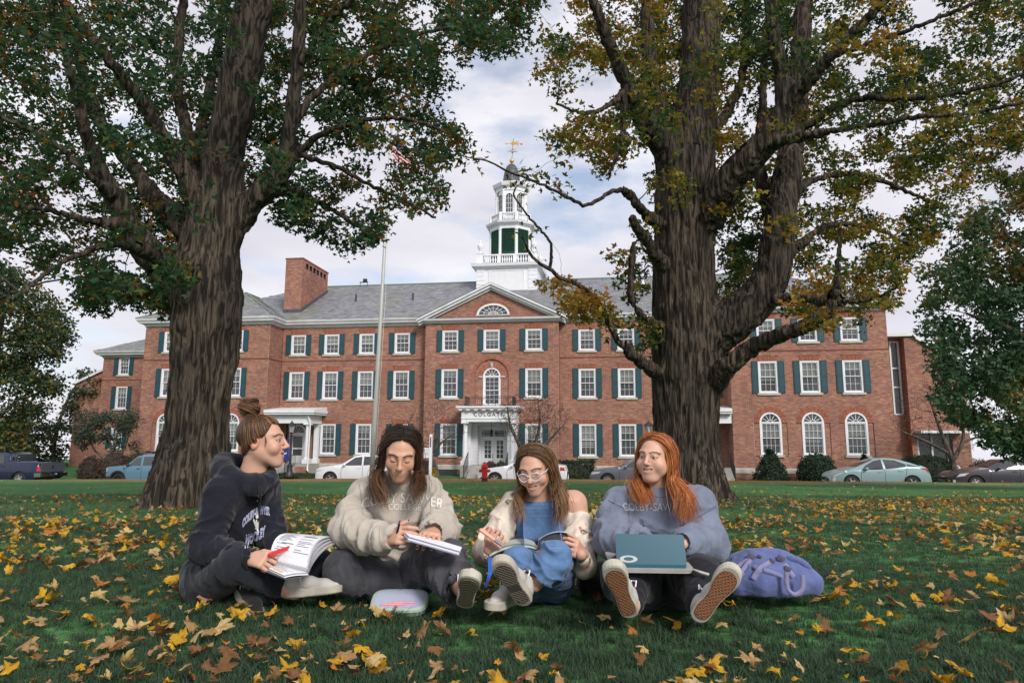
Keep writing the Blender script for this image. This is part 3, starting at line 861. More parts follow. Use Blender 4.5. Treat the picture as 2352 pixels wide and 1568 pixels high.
def slates(o, eu, ev, L, Hh, test, rng):
 """rows of slates on the plane o + u*eu + v*ev; test(u, v) -> inside"""
 o, eu, ev = np.asarray(o, float), np.asarray(eu, float), np.asarray(ev, float)
 n = np.cross(eu, ev); n /= np.linalg.norm(n)
 EX, WD = 0.20, 0.30
 A = []
 for i in range(int(Hh / EX)):
  us = np.arange(-WD, L + WD, WD) + (i % 2) * WD / 2 + rng.uniform(-0.02, 0.02)
  vs = np.full(len(us), i * EX)
  k = test(us + WD / 2, vs + EX / 2)
  A.append(np.stack([us[k], vs[k]], 1))
 A = np.concatenate(A); N = len(A)
 u0, u1 = A[:, 0] + 0.004, A[:, 0] + WD - 0.006; v0, v1 = A[:, 1] - rng.uniform(0, 0.014, N), A[:, 1] + EX + 0.02
 lift = 0.022 + rng.uniform(0, 0.012, N)
 def P(u, v, h): return o + u[:, None] * eu + v[:, None] * ev + h[:, None] * n
 V = np.stack([P(u0, v0, lift), P(u1, v0, lift), P(u1, v1, lift * 0 + 0.012), P(u0, v1, lift * 0 + 0.012), P(u0, v0, lift * 0), P(u1, v0, lift * 0)], 1)
 F = (np.arange(N)[:, None, None] * 6 + np.array([(0, 1, 2, 3), (4, 5, 1, 0)])[None]).reshape(-1, 4)
 pal = np.array([[0.225, 0.225, 0.265], [0.20, 0.215, 0.215], [0.25, 0.24, 0.28], [0.205, 0.225, 0.185], [0.175, 0.175, 0.205]])
 c = pal[rng.choice(5, N, p=[0.36, 0.24, 0.18, 0.12, 0.10])] * rng.uniform(0.85, 1.15, (N, 1))
 mossy = np.clip((fbm(V.mean(1) * np.array([0.5, 0.5, 0.5]), 4, 9) - 0.5) * 3.2, 0, 1)[:, None]
 c = c * (1 - 0.35 * mossy) + np.array([0.20, 0.225, 0.10]) * 0.35 * mossy
 return V.reshape(-1, 3), F, np.repeat(c, 6, 0)
sv, sf, scl, n0 = [], [], [], 0
rs = np.random.default_rng(2); cs = 1 / math.hypot(1, SL)
def addsl(*a):
 global n0
 V, F, C = slates(*a, rs); sv.append(V); sf.append(F + n0); scl.append(C); n0 += len(V)
slope_len = 7.5 / cs
addsl((-20.5, -0.5, ES), (1, 0, 0), (0, cs, SL * cs), 41, slope_len,
      lambda u, v: (np.abs(u - 20.5) < 24 - (24 - hipx) * (v * cs / 7.5)) & ~((np.abs(u - 20.5) < 5.0 * np.clip(1 - (v * cs) / 4.6, 0, 1))) &
      (np.abs(u - 20.5) < 14.5 + v * cs))
for x0, x1, c_, hw, ya, zr in wing_roofs:
 addsl((x0, ya, ES), (1, 0, 0), (0, cs, SL * cs), x1 - x0, hw / cs, lambda u, v: np.abs(u - hw) < hw - v * cs)
 if c_ < 0: addsl((x1, ya, ES), (0, 1, 0), (-cs, 0, SL * cs), 9, hw / cs, lambda u, v: (u > v * cs) & (u < 1.85 + v * cs))
 else: addsl((x0, ya + 9, ES), (0, -1, 0), (cs, 0, SL * cs), 9, hw / cs, lambda u, v: (9 - u > v * cs) & (9 - u < 1.85 + v * cs))
link('slates', mesh_np('slates', np.concatenate(sv), np.concatenate(sf), False, np.concatenate(scl)), M['slate'], rf, kind='stuff')
rc = MB()
rc.tube([(-hipx, RY, RZ + 0.03), (hipx, RY, RZ + 0.03)], 0.07, 6)
for x0, x1, c_, hw, ya, zr in wing_roofs:
 rc.tube([(x0, ya, ES + 0.03), (c_, ya + hw, zr + 0.04)], 0.06, 6); rc.tube([(x1, ya, ES + 0.03), (c_, ya + hw, zr + 0.04)], 0.06, 6); rc.tube([(c_, ya + hw, zr + 0.04), (c_, 14, zr + 0.04)], 0.06, 6)
rc.build('ridge_capping', M['copper'], rf)
for ux, vz in ((-10.9, 3.1), (-6.5, 3.0)):
 MB().tube([(0, 0, -0.1), (0, 0, 0.55)], 0.07, 8).build('vent_pipe', M['iron'], rf, loc=(ux, vz, roof_z(vz)))
rl = MB(); rl.box(-0.35, 0.35, -0.05, 0.05, 0.25, 0.31); rl.tube([(-0.3, 0, 0), (-0.3, 0, 0.3)], 0.02, 6); rl.tube([(0.3, 0, 0), (0.3, 0, 0.3)], 0.02, 6); rl.box(-0.05, 0.25, -0.1, 0.1, 0.31, 0.55)
rl.build('ridge_floodlight', M['iron'], rf, loc=(-11.8, 6.9, RZ))
MB().box(-1.0, 1.0, -0.6, 0.6, 0, 0.4).build('roof_hatch', M['lead'], rf, loc=(-14.2, 8.2, RZ - 0.3))
sk = MB(); M_sk = Matrix.Translation((9.6, 5.2, roof_z(5.2) + 0.09)) @ Matrix.Rotation(math.atan(SL), 4, 'X')
sk.box(-0.65, 0.65, -0.85, 0.85, -0.05, 0.06, M_sk); sk.build('skylight', M['white'], rf)
ch = Bricks()
chx0, chx1, chy0, chy1, chz = -16.15, -15.0, 1.0, 6.2, 14.62
chz = bl(660, 596, 1.0)[1]
cxa = bl(656, 620, 1.0)[0]; cxb = bl(695, 620, 1.0)[0]
chm = empty('chimney', (0, 0, 0), parent=hall)
ch.wall(cxa, cxb, 10.8, chz, 1.0); ch.wall(1.0, 5.4, 10.8, chz, cxb, [lambda z, k=k: (1.5 + k * 0.62, 1.92 + k * 0.62) if chz - 0.62 < z < chz - 0.18 else None for k in range(6)], face='+x')
ch.build(chm)
cb = MB(); cb.box(cxa + 0.02, cxb - 0.12, 1.02, 5.4, 10.8, chz - 0.01); cb.build('flue_core', M['dark'], chm)
cc = MB(); cc.box(cxa - 0.04, cxb + 0.04, 0.96, 5.44, chz, chz + 0.1, col=(0.2, 0.08, 0.06)); cc.build('cap', M['brick'], chm, useCol=True)
fl = MB(); fl.sweep([(0.01, 0), (0.06, 0), (0.06, 0.3), (0.01, 0.3)], [(cxa, 1.0, roof_z(1.0) - 0.05), (cxb, 1.0, roof_z(1.0) - 0.05), (cxb, 5.4, roof_z(5.4) - 0.05)]); fl.build('flashing', M['lead'], chm)
# ------------------------------------------------------------------ the cupola on the ridge
AX, AY = 0.14, 7.0
zc = lambda v, y, u=1178: bl(u, v, y)[1]
z_bc = zc(612, AY - 2.35)                     # cornice of the square base, lower edge
z_bt = zc(605, AY - 2.45)
tb = empty('cupola_base', (AX, AY, 0), parent=hall)
hb = 2.27
MB().box(-hb, hb, -hb, hb, 12.0, z_bc + 0.02).build('body', M['white'], tb)
qn = MB()
for sx in (-1, 1):
 n = 8; zz0 = 12.6
 hgt = (z_bc - zz0 - 0.02) / n
 for i in range(n):
  qn.box(sx * hb - (0.62 if sx > 0 else -0.0) - (0 if sx > 0 else 0.0), sx * hb + (0.0 if sx > 0 else 0.62), -hb - 0.045, -hb + 0.01, zz0 + i * hgt, zz0 + (i + 0.93) * hgt)
for i in range(8): qn.box(hb - 0.01, hb + 0.045, -hb - 0.04, hb, 12.6 + i * hgt, 12.6 + (i + 0.93) * hgt)
qn.build('corner_boards', M['white'], tb)
pf = MB(); z0, z1 = 12.8, z_bc - 0.22
for a, b, c, d in ((-1.35, 1.35, z1 - 0.07, z1), (-1.35, 1.35, z0, z0 + 0.07), (-1.35, -1.28, z0 + 0.07, z1 - 0.07), (1.28, 1.35, z0 + 0.07, z1 - 0.07)): pf.box(a, b, -hb - 0.04, -hb, c, d)
for i in range(24): pf.box(-1.27 + i * 0.106, -1.27 + i * 0.106 + 0.098, -hb - 0.012, -hb, z0 + 0.07, z1 - 0.07)
pf.build('front_panel', M['white'], tb)
sq = lambda r: [(-r, -r, 0), (r, -r, 0), (r, r, 0), (-r, r, 0)]
cb = MB(); h_ = z_bt - z_bc + 0.18
cb.sweep([(0, 0), (0.06, 0), (0.1, 0.12), (0.34, 0.17), (0.38, h_ - 0.05), (0.40, h_), (0, h_)], [(x, y, z_bc - 0.12) for x, y, z in sq(hb)], closed=True)
cb.box(-hb, hb, -hb, hb, z_bt - 0.06, z_bt + 0.05)
cb.build('cornice', M['white'], tb)
fl_ = MB(); fl_.box(0.35, 0.62, -hb - 0.22, -hb - 0.046, 12.95, 13.13); fl_.build('floodlight', M['white_old'], tb)
z_r0, z_r1 = z_bt + 0.05, zc(583, AY - 2.05)
ba = empty('cupola_balustrade', (AX, AY, 0), parent=hall)
hq = 2.05
rl = MB()
for sgn in (-1, 1):
 for zlo, zhi, d in ((z_r0, z_r0 + 0.14, 0.09), (z_r1 - 0.10, z_r1, 0.10)):
  rl.box(-hq + 0.24, hq - 0.24, sgn * hq - d, sgn * hq + d, zlo, zhi); rl.box(sgn * hq - d, sgn * hq + d, -hq + 0.24, hq - 0.24, zlo, zhi)
rl.build('rail', M['white'], ba)
ps = MB()
for sx in (-1, 1):
 for sy in (-1, 1):
  ps.box(sx * hq - 0.24, sx * hq + 0.24, sy * hq - 0.24, sy * hq + 0.24, z_r0, z_r1 + 0.02); ps.box(sx * hq - 0.28, sx * hq + 0.28, sy * hq - 0.28, sy * hq + 0.28, z_r1 + 0.021, z_r1 + 0.09)
 for t in (-0.6, 0.6):
  ps.box(t - 0.13, t + 0.13, sx * hq - 0.085, sx * hq + 0.085, z_r0 + 0.141, z_r1 - 0.101); ps.box(sx * hq - 0.085, sx * hq + 0.085, t - 0.13, t + 0.13, z_r0 + 0.141, z_r1 - 0.101)
ps.build('pedestals', M['white'], ba)
hh = z_r1 - z_r0 - 0.24
bal = MB().lathe([(0.05, 0), (0.055, 0.04), (0.035, 0.08), (0.075, hh * 0.42), (0.035, hh * 0.8), (0.055, hh * 0.93), (0.05, hh)], 8).mesh('baluster', True)
for side in range(4):
 for c0, c1 in ((-1.72, -0.78), (-0.42, 0.42), (0.78, 1.72)):
  for i in range(5):
   t = c0 + (c1 - c0) * (i + 0.5) / 5
   b = link('baluster', bal, M['white'], ba)
   b.location = [(t, -hq), (hq, t), (t, hq), (-hq, t)][side] + (z_r0 + 0.14,)
urn = MB().lathe([(0.10, 0), (0.12, 0.05), (0.05, 0.12), (0.05, 0.2), (0.16, 0.36), (0.22, 0.55), (0.23, 0.66), (0.18, 0.70), (0.20, 0.73), (0.10, 0.80), (0.05, 0.86), (0.09, 0.93), (0.07, 1.0), (0.0, 1.05)], 16).mesh('urn', True)
for sx in (-1, 1):
 for sy in (-1, 1):
  u_ = link('urn', urn, M['white'], ba); u_.location = (sx * hq, sy * hq, z_r1 + 0.09)
def octp(r, rot=PI / 8): return [(r * math.cos(rot + k * PI / 4), r * math.sin(rot + k * PI / 4)) for k in range(8)]
def octpath(r, z): return [(x, y, z) for x, y in octp(r)]
bf = empty('belfry', (AX, AY, 0), parent=hall)
rb = 1.66
z_l1 = zc(523, AY - 1.55); z_c1 = zc(505, AY - 1.8); z_l0 = z_r0 + 0.1
MB().prism(octp(rb - 0.22), z_r0 - 0.3, z_c1, 'z').build('core', M['dark'], bf)
cm = MB()
for x, y in octp(rb - 0.03): cm.lathe([(0.15, 0), (0.15, 0.12), (0.125, 0.16), (0.11, z_l1 - z_l0 - 0.15), (0.15, z_l1 - z_l0 - 0.08), (0.15, z_l1 - z_l0)], 10, (x, y, z_l0))
cm.build('columns', M['white'], bf, smooth=False)
en = MB()
ap = math.cos(PI / 8)
en.sweep([(-0.3, 0), (0.0, 0), (0.03, 0.22), (0.05, 0.24), (0.05, 0.28), (-0.3, 0.28)], octpath(rb + 0.02, z_l1), closed=True)
hc = z_c1 - z_l1 - 0.28
en.sweep([(-0.3, 0), (0.08, 0), (0.10, hc * 0.3), (0.30, hc * 0.45), (0.34, hc * 0.8), (0.36, hc), (-0.3, hc)], octpath(rb + 0.02, z_l1 + 0.28), closed=True)
en.prism(octp(rb + 0.1), z_c1 - 0.05, z_c1, 'z')
en.sweep([(-0.2, 0), (0.12, 0), (0.12, 0.12), (-0.2, 0.12)], octpath(rb - 0.05, z_r0), closed=True)
en.build('entablature', M['white'], bf)
de = MB()
side = 2 * (rb + 0.02) * math.sin(PI / 8)
for k in range(8):
 rot = Matrix.Rotation(k * PI / 4, 4, 'Z')
 for i in range(11):
  t = -side / 2 + side * (i + 0.5) / 11
  de.box(t - 0.035, t + 0.035, -(rb + 0.02) * ap - 0.19, -(rb + 0.02) * ap - 0.08, z_l1 + 0.30, z_l1 + 0.38, rot)
de.build('dentils', M['white'], bf)
lw = side - 0.34
nl = 17; dz = (z_l1 - z_l0 - 0.1) / nl
slat = MB(); Mx = Matrix.Rotation(R(-38), 4, 'X'); slat.box(-lw / 2, lw / 2, -0.075, 0.075, -0.009, 0.009, Mx)
sm_ = slat.mesh('louver_slat')
lf = MB()
for k in range(8):
 rot = Matrix.Rotation(k * PI / 4, 4, 'Z'); yy = -(rb - 0.03) * ap - 0.0
 for a, b, c, d in ((-lw / 2 - 0.05, -lw / 2, z_l0, z_l1), (lw / 2, lw / 2 + 0.05, z_l0, z_l1), (-lw / 2, lw / 2, z_l0, z_l0 + 0.05), (-lw / 2, lw / 2, z_l0 + (z_l1 - z_l0) * 0.33, z_l0 + (z_l1 - z_l0) * 0.33 + 0.07)):
  lf.box(a, b, yy - 0.05, yy + 0.05, c, d, rot)
 if k in (0, 1, 2, 7):
  for i in range(nl):
   s_ = link('louver_slat', sm_, M['louver'], bf)
   p = rot @ Vector((0, yy, z_l0 + 0.07 + dz * (i + 0.5))); s_.location = p; s_.rotation_euler = (0, 0, k * PI / 4)
lf.build('louver_frames', M['louver'], bf)
r2, z_b0, z_b1 = 1.62, z_c1, zc(486, AY - 1.6)
ub = empty('lantern_balustrade', (AX, AY, 0), parent=hall)
mb = MB(); mb.sweep([(-0.07, 0), (0.07, 0), (0.07, 0.09), (-0.07, 0.09)], octpath(r2, z_b1 - 0.09), closed=True); mb.sweep([(-0.06, 0), (0.06, 0), (0.06, 0.1), (-0.06, 0.1)], octpath(r2, z_b0), closed=True)
mb.build('rail', M['white'], ub)
mb = MB()
for k, (x, y) in enumerate(octp(r2)): mb.lathe([(0.13, 0), (0.13, z_b1 - z_b0 + 0.05)], 6, (x, y, z_b0))
mb.build('pedestals', M['white'], ub)
h2 = z_b1 - z_b0 - 0.19
b2 = MB().lathe([(0.035, 0), (0.025, h2 * 0.15), (0.055, h2 * 0.45), (0.025, h2 * 0.8), (0.035, h2)], 6).mesh('baluster', True)
P8 = octp(r2)
for k in (4, 5, 6, 7):
 a, b = np.array(P8[k]), np.array(P8[(k + 1) % 8])
 for i in range(8):
  q = a + (b - a) * (0.16 + 0.68 * (i + 0.5) / 8); o = link('baluster', b2, M['white'], ub); o.location = (q[0], q[1], z_b0 + 0.1)
ln = empty('lantern_stage', (AX, AY, 0), parent=hall)
r3 = 1.17; z_t = zc(425, AY - 1.2); z_t2 = zc(416, AY - 1.4)
w0, w1 = z_b0 + 0.45, zc(443, AY - 1.1)
s3 = 2 * r3 * math.sin(PI / 8); ow = 0.27
lb = MB(); ga = MB(); mu = MB()
for k in range(8):
 rot = Matrix.Rotation(k * PI / 4, 4, 'Z'); y0, y1 = -r3 * ap, -r3 * ap + 0.12
 def bx(m, a, b, c, d, ya=y0, yb=y1): m.box(a, b, ya, yb, c, d, rot)
 bx(lb, -s3 / 2, -ow, z_b0, z_t - 0.3); bx(lb, ow, s3 / 2, z_b0, z_t - 0.3); bx(lb, -ow, ow, z_b0, w0)
 for i in range(10):
  a, b = PI * i / 10, PI * (i + 1) / 10
  V = [(ow * math.cos(a), w1 - ow + ow * math.sin(a)), (ow * math.cos(a), z_t - 0.3), (ow * math.cos(b), z_t - 0.3), (ow * math.cos(b), w1 - ow + ow * math.sin(b))]
  VV = [rot @ Vector((x, y0, z)) for x, z in V] + [rot @ Vector((x, y1, z)) for x, z in V]
  lb.add([tuple(v) for v in VV], [(0, 1, 2, 3), (4, 7, 6, 5), (0, 3, 7, 4)])
 bx(ga, -ow, ow, w0, w1, y0 + 0.08, y0 + 0.085)
 for t in (-0.09, 0.09): bx(mu, t - 0.012, t + 0.012, w0, w1 - 0.06, y0 + 0.05, y0 + 0.079)
 for i in range(1, 5): zz = w0 + (w1 - w0) * i / 5; bx(mu, -ow, ow, zz - 0.011, zz + 0.011, y0 + 0.052, y0 + 0.077)
lb.build('wall', M['white'], ln); ga.build('pane', M['glass'], ln); mu.build('muntins', M['white'], ln)
MB().prism(octp(r3 - 0.25), z_b0, z_t, 'z').build('core', M['dark'], ln)
pil = MB()
for x, y in octp(r3 + 0.03): pil.lathe([(0.11, 0), (0.11, 0.1), (0.085, 0.13), (0.085, w1 - z_b0 - 0.3), (0.12, w1 - z_b0 - 0.22), (0.12, w1 - z_b0 - 0.12), (0.09, w1 - z_b0 - 0.1), (0.09, z_t - 0.3 - z_b0)], 6, (x, y, z_b0))
pil.build('pilasters', M['white'], ln)
en = MB(); en.sweep([(-0.3, 0), (0.02, 0), (0.05, 0.25), (0.22, 0.32), (0.30, 0.30 + (z_t2 - z_t)), (0.30, 0.36 + (z_t2 - z_t)), (-0.3, 0.36 + (z_t2 - z_t))], octpath(r3 + 0.05, z_t - 0.32), closed=True)
zt3 = z_t - 0.32 + 0.36 + (z_t2 - z_t)
en.prism(octp(r3 + 0.1), zt3 - 0.06, zt3 + 0.004, 'z'); en.build('cornice', M['white'], ln)
z_d1 = zc(376, AY)
hd = z_d1 - zt3
dm = MB().lathe([(0.86, 0), (0.84, 0.03), (0.74, hd * 0.12), (0.66, hd * 0.3), (0.61, hd * 0.48), (0.54, hd * 0.66), (0.42, hd * 0.82), (0.25, hd * 0.94), (0.08, hd)], 32, (0, 0, zt3))
dome = dm.build('dome', M['lead'], hall, smooth=True, loc=(AX, AY, 0))
rib = MB()
for k in range(16):
 a = k * PI / 8
 rib.tube([(r * math.cos(a), r * math.sin(a), zt3 + z) for r, z in ((0.85, 0.03), (0.745, hd * .12), (0.665, hd * .3), (0.615, hd * .48), (0.545, hd * .66), (0.425, hd * .82), (0.255, hd * .94))], 0.014, 5)
rib.build('seams', M['lead'], dome)
wv = empty('weathervane', (AX, AY, z_d1), parent=hall); wv.rotation_euler = (0, R(4), 0)
hz = zc(319, AY) - z_d1
g = MB(); g.lathe([(0.09, -0.05), (0.07, 0.05), (0.15, 0.12), (0.19, 0.22), (0.15, 0.34), (0.05, 0.40)], 16); g.lathe([(0.02, 0.9), (0.11, 0.96), (0.12, 1.03), (0.03, 1.12)], 12); g.build('gilded_ball', M['gold'], wv, smooth=True)
MB().tube([(0, 0, 0.3), (0, 0, hz)], 0.02, 6).build('rod', M['iron'], wv)
ar = MB()
for a in (0.15, PI / 2 + 0.15): ar.tube([(-0.45 * math.cos(a), -0.45 * math.sin(a), 1.02), (0.45 * math.cos(a), 0.45 * math.sin(a), 1.02)], 0.016, 5)
for sx in (-1, 1):
 ar.tube([(sx * (0.12 + 0.09 * math.cos(t)), 0, 1.12 + 0.09 * math.sin(t)) for t in np.linspace(-1.5, 3.6, 9)], 0.012, 5)
ar.build('cardinal_arms', M['iron'], wv)
va = MB(); zv = hz - 0.42
va.tube([(-0.55, 0, zv), (0.62, 0, zv)], 0.018, 5); va.prism([(-0.68, zv), (-0.5, zv + 0.08), (-0.52, zv), (-0.5, zv - 0.08)], -0.012, 0.012)
va.prism([(-0.2, zv + 0.03), (-0.12, zv + 0.2), (0.1, zv + 0.15), (0.3, zv + 0.19), (0.5, zv + 0.24), (0.35, zv + 0.08), (0.5, zv - 0.16), (0.2, zv - 0.06), (-0.1, zv - 0.13)], -0.015, 0.015)
va.lathe([(0.0, -0.1), (0.09, -0.05), (0.1, 0.02), (0.0, 0.1)], 10, (0.68, 0, zv)); va.build('gilded_arrow', M['gold'], wv)
# ------------------------------------------------------------------ entrance porch, doors, balcony rail
FONT = bpy.data.fonts.load('<builtin>') if False else None
def text_mesh(txt, size, depth=0.0, spacing=1.0, res=3, bold=0.0, align='CENTER'):
 cu = bpy.data.curves.new('text', 'FONT'); cu.body = txt; cu.size = size; cu.extrude = depth; cu.align_x = align; cu.align_y = 'CENTER'
 cu.space_character = spacing; cu.resolution_u = res; cu.offset = bold
 o = bpy.data.objects.new('text', cu); COL.objects.link(o)
 dg = bpy.context.evaluated_depsgraph_get()
 me = bpy.data.meshes.new_from_object(o.evaluated_get(dg))
 bpy.data.objects.remove(o); bpy.data.curves.remove(cu)
 me.materials.clear()
 return me
po = empty('entrance_porch', (0.14, PV, 0), parent=hall)
D = 1.45
zE0, zE1, zTopP = 3.50, 4.20, 4.47
en = MB()
en.box(-1.72, 1.72, -D, -D + 0.3, zE0, zE1); en.box(-1.72, -1.42, -D + 0.3, 0.5, zE0, zE1); en.box(1.42, 1.72, -D + 0.3, 0.5, zE0, zE1)
en.box(-1.76, 1.76, -D - 0.04, -D - 0.001, zE0 + 0.2, zE0 + 0.24)
en.box(-1.95, 1.95, -D - 0.28, 0.3, zE1 + 0.09, zE1 + 0.17); en.box(-2.02, 2.02, -D - 0.34, 0.3, zE1 + 0.171, zTopP)
en.box(-1.8, 1.8, -D - 0.1, 0.3, zE1 - 0.0, zE1 + 0.089)
en.build('entablature', M['white'], po)
mo = MB()
for i in range(8): t = -1.75 + i * 0.5; mo.box(t - 0.11, t + 0.11, -D - 0.25, -D - 0.08, zE1 - 0.005, zE1 + 0.085)
mo.build('modillions', M['white'], po)
MB().box(-1.42, 1.42, -D + 0.3, 0.7, zE0 + 0.05, zE0 + 0.1).build('ceiling', M['white_old'], po)
def column(parent, x, y, z0, z1, r=0.16, square=False):
 mb = MB()
 mb.box(x - r - 0.06, x + r + 0.06, y - r - 0.06, y + r + 0.06, z0, z0 + 0.3)
 if square:
  mb.box(x - r, x + r, y - r, y + r, z0 + 0.3, z1 - 0.16)
  for i in range(4): t = x - r + (i + 0.5) * r / 2; mb.box(t - 0.02, t + 0.02, y - r - 0.012, y - r, z0 + 0.35, z1 - 0.3)
  mb.box(x - r - 0.04, x + r + 0.04, y - r - 0.04, y + r + 0.04, z1 - 0.16, z1)
 else:
  prof = [(r + 0.05, 0.3), (r + 0.05, 0.36), (r, 0.40)] + [(r * (1 - 0.16 * t ** 1.8), 0.4 + (z1 - z0 - 0.65) * t) for t in np.linspace(0.1, 1, 6)] + [(r * 0.95, z1 - z0 - 0.2), (r * 0.86, z1 - z0 - 0.17), (r + 0.05, z1 - z0 - 0.1)]
  mb.lathe(prof, 20, (x, y, z0)); mb.box(x - r - 0.07, x + r + 0.07, y - r - 0.07, y + r + 0.07, z1 - 0.1, z1)
 return mb.build('pilaster' if square else 'column', M['white'], parent)
for s in (-1, 1):
 column(po, s * 1.5, -D + 0.18, 0.80, zE0); column(po, s * 1.5, -0.12, 0.80, zE0, 0.14, True)
me = text_mesh('COLGATE', 0.34, 0.006, 1.35, 4, 0.002)
l_ = link('lettering', me, mat('sign_ink', (0.03, 0.03, 0.04), 0.6), po); l_.location = (0.0, -D - 0.009, zE0 + 0.45); l_.rotation_euler = (PI / 2, 0, 0)
dr = MB()
for i in range(13): z = 0.82 + i * 0.21; dr.box(-1.36, -0.98, 0.002, 0.02, z, z + 0.2); dr.box(0.98, 1.36, 0.002, 0.02, z, z + 0.2)
dr.box(-1.38, -0.97, 0.021, 0.06, 0.8, 3.55); dr.box(0.97, 1.38, 0.021, 0.06, 0.8, 3.55); dr.box(-0.97, 0.97, 0.021, 0.06, 3.3, 3.55)
for i in range(13): z = 0.82 + i * 0.21; dr.box(-0.969, -0.955, 0.03, 0.65, z, z + 0.2); dr.box(0.955, 0.969, 0.03, 0.65, z, z + 0.2)
dr.build('recess_boards', M['white_old'], po)
fr = MB(); fr.box(-0.955, -0.80, 0.6, 0.68, 0.8, 3.3); fr.box(0.80, 0.955, 0.6, 0.68, 0.8, 3.3); fr.box(-0.80, 0.80, 0.6, 0.68, 2.50, 2.62); fr.box(-0.80, 0.80, 0.6, 0.68, 3.02, 3.3)
for t in (-0.68, -0.03, 0.03, 0.68): fr.box(t - 0.012, t + 0.012, 0.62, 0.65, 2.62, 3.02)
for z in (2.70, 2.94): fr.box(-0.8, 0.8, 0.625, 0.645, z - 0.01, z + 0.01)
fr.build('door_frame', M['white'], po); MB().box(-0.8, 0.8, 0.655, 0.66, 2.62, 3.02).build('transom_pane', M['glass'], po)
for s in (-1, 1):
 d = MB(); xa, xb = (-0.79, -0.006) if s < 0 else (0.006, 0.79)
 ga, gb = (xa + 0.18, xb - 0.18)
 d.box(xa, ga, 0.62, 0.665, 0.82, 2.5); d.box(gb, xb, 0.62, 0.665, 0.82, 2.5); d.box(ga, gb, 0.62, 0.665, 0.82, 1.22); d.box(ga, gb, 0.62, 0.665, 2.36, 2.5)
 d.box((ga + gb) / 2 - 0.015, (ga + gb) / 2 + 0.015, 0.625, 0.66, 1.22, 2.36)
 for i in (1, 2, 3): z = 1.22 + 1.14 * i / 4; d.box(ga, gb, 0.63, 0.655, z - 0.015, z + 0.015)
 d.box(ga - 0.08, gb + 0.08, 0.612, 0.62, 0.92, 1.12)
 dd = d.build('door', M['white'], po)
 g_ = MB().box(ga, gb, 0.668, 0.672, 1.22, 2.36).build('door_pane', M['glass'], po)
 if s < 0: MB().tube([(xb - 0.06, 0.60, 1.25), (xb - 0.05, 0.55, 1.35), (xb - 0.06, 0.60, 1.5)], 0.018, 6).build('door_handle', M['iron'], po)
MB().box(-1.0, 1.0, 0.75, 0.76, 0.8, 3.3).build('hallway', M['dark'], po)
la = MB(); la.tube([(0.0, -0.35, zE0 + 0.05), (0.0, -0.35, 3.02)], 0.012, 6); la.lathe([(0.03, 0.3), (0.11, 0.2), (0.13, 0.17), (0.10, 0.16), (0.08, -0.12), (0.04, -0.16)], 6, (0.0, -0.35, 2.75)); la.build('hanging_lantern', M['iron'], po)
st = MB(); st.box(-1.75, 1.8, -D - 0.05, 0.8, 0.1, 0.80)
for i in range(4): st.box(-1.1, 1.15, -D - 0.05 - 0.3 * (i + 1), -D - 0.05 - 0.3 * i - 0.001, 0.0, 0.80 - 0.16 * (i + 1))
st.build('steps', M['concrete'], po)
br_ = MB(); zb0, zb1 = zTopP + 0.02, 5.08
bxs = 1.52
for (xa, ya), (xb, yb) in (((-bxs, -D), (bxs, -D)), ((-bxs, -D), (-bxs, 0)), ((bxs, -D), (bxs, 0))):
 for z in (zb0 + 0.06, zb1 - 0.1, zb1): br_.tube([(xa, ya, z), (xb, yb, z)], 0.014, 5)
 n = int(math.hypot(xb - xa, yb - ya) / 0.115)
 for i in range(n + 1):
  x, y = xa + (xb - xa) * i / n, ya + (yb - ya) * i / n
  if abs(x) < 0.42 and ya == yb: continue
  br_.tube([(x, y, zb0), (x, y, zb1)], 0.009, 4)
for c in (-0.14, 0.14): br_.tube([(c + 0.25 * math.cos(t), -D, (zb0 + zb1) / 2 - 0.02 + 0.22 * math.sin(t)) for t in np.linspace(0, 2 * PI, 25)], 0.011, 4)
br_.tube([(-0.42, -D, zb0), (-0.42, -D, zb1)], 0.014, 4); br_.tube([(0.42, -D, zb0), (0.42, -D, zb1)], 0.014, 4)
br_.build('balcony_rail', M['iron'], po)
gr = MB()
for i in range(7): gr.box(-3.5, -2.1, PV - 0.02, PV + 0.02, 0.14 + i * 0.055, 0.165 + i * 0.055)
gr.build('areaway_grille', M['iron'], hall); MB().box(-3.6, -2.1, PV + 0.03, PV + 0.04, 0.1, 0.5).build('areaway', M['white_old'], hall)
for s in (-1, 1):
 h = MB(); x = s * 1.25
 P0, P1 = (x, -D - 1.25, 0.85), (x, -D + 0.02, 1.62)
 h.tube([(x, -D - 1.35, 0.0), (x, -D - 1.35, 0.86), P0, P1, (x, -D + 0.1, 1.6)], 0.022, 6)
 for i in range(9):
  t = i / 8; y = P0[1] + (P1[1] - P0[1]) * t; h.tube([(x, y, 0.1 + 0.6 * t), (x, y, P0[2] + (P1[2] - P0[2]) * t)], 0.012, 5)
 h.build('handrail', M['iron'], po)
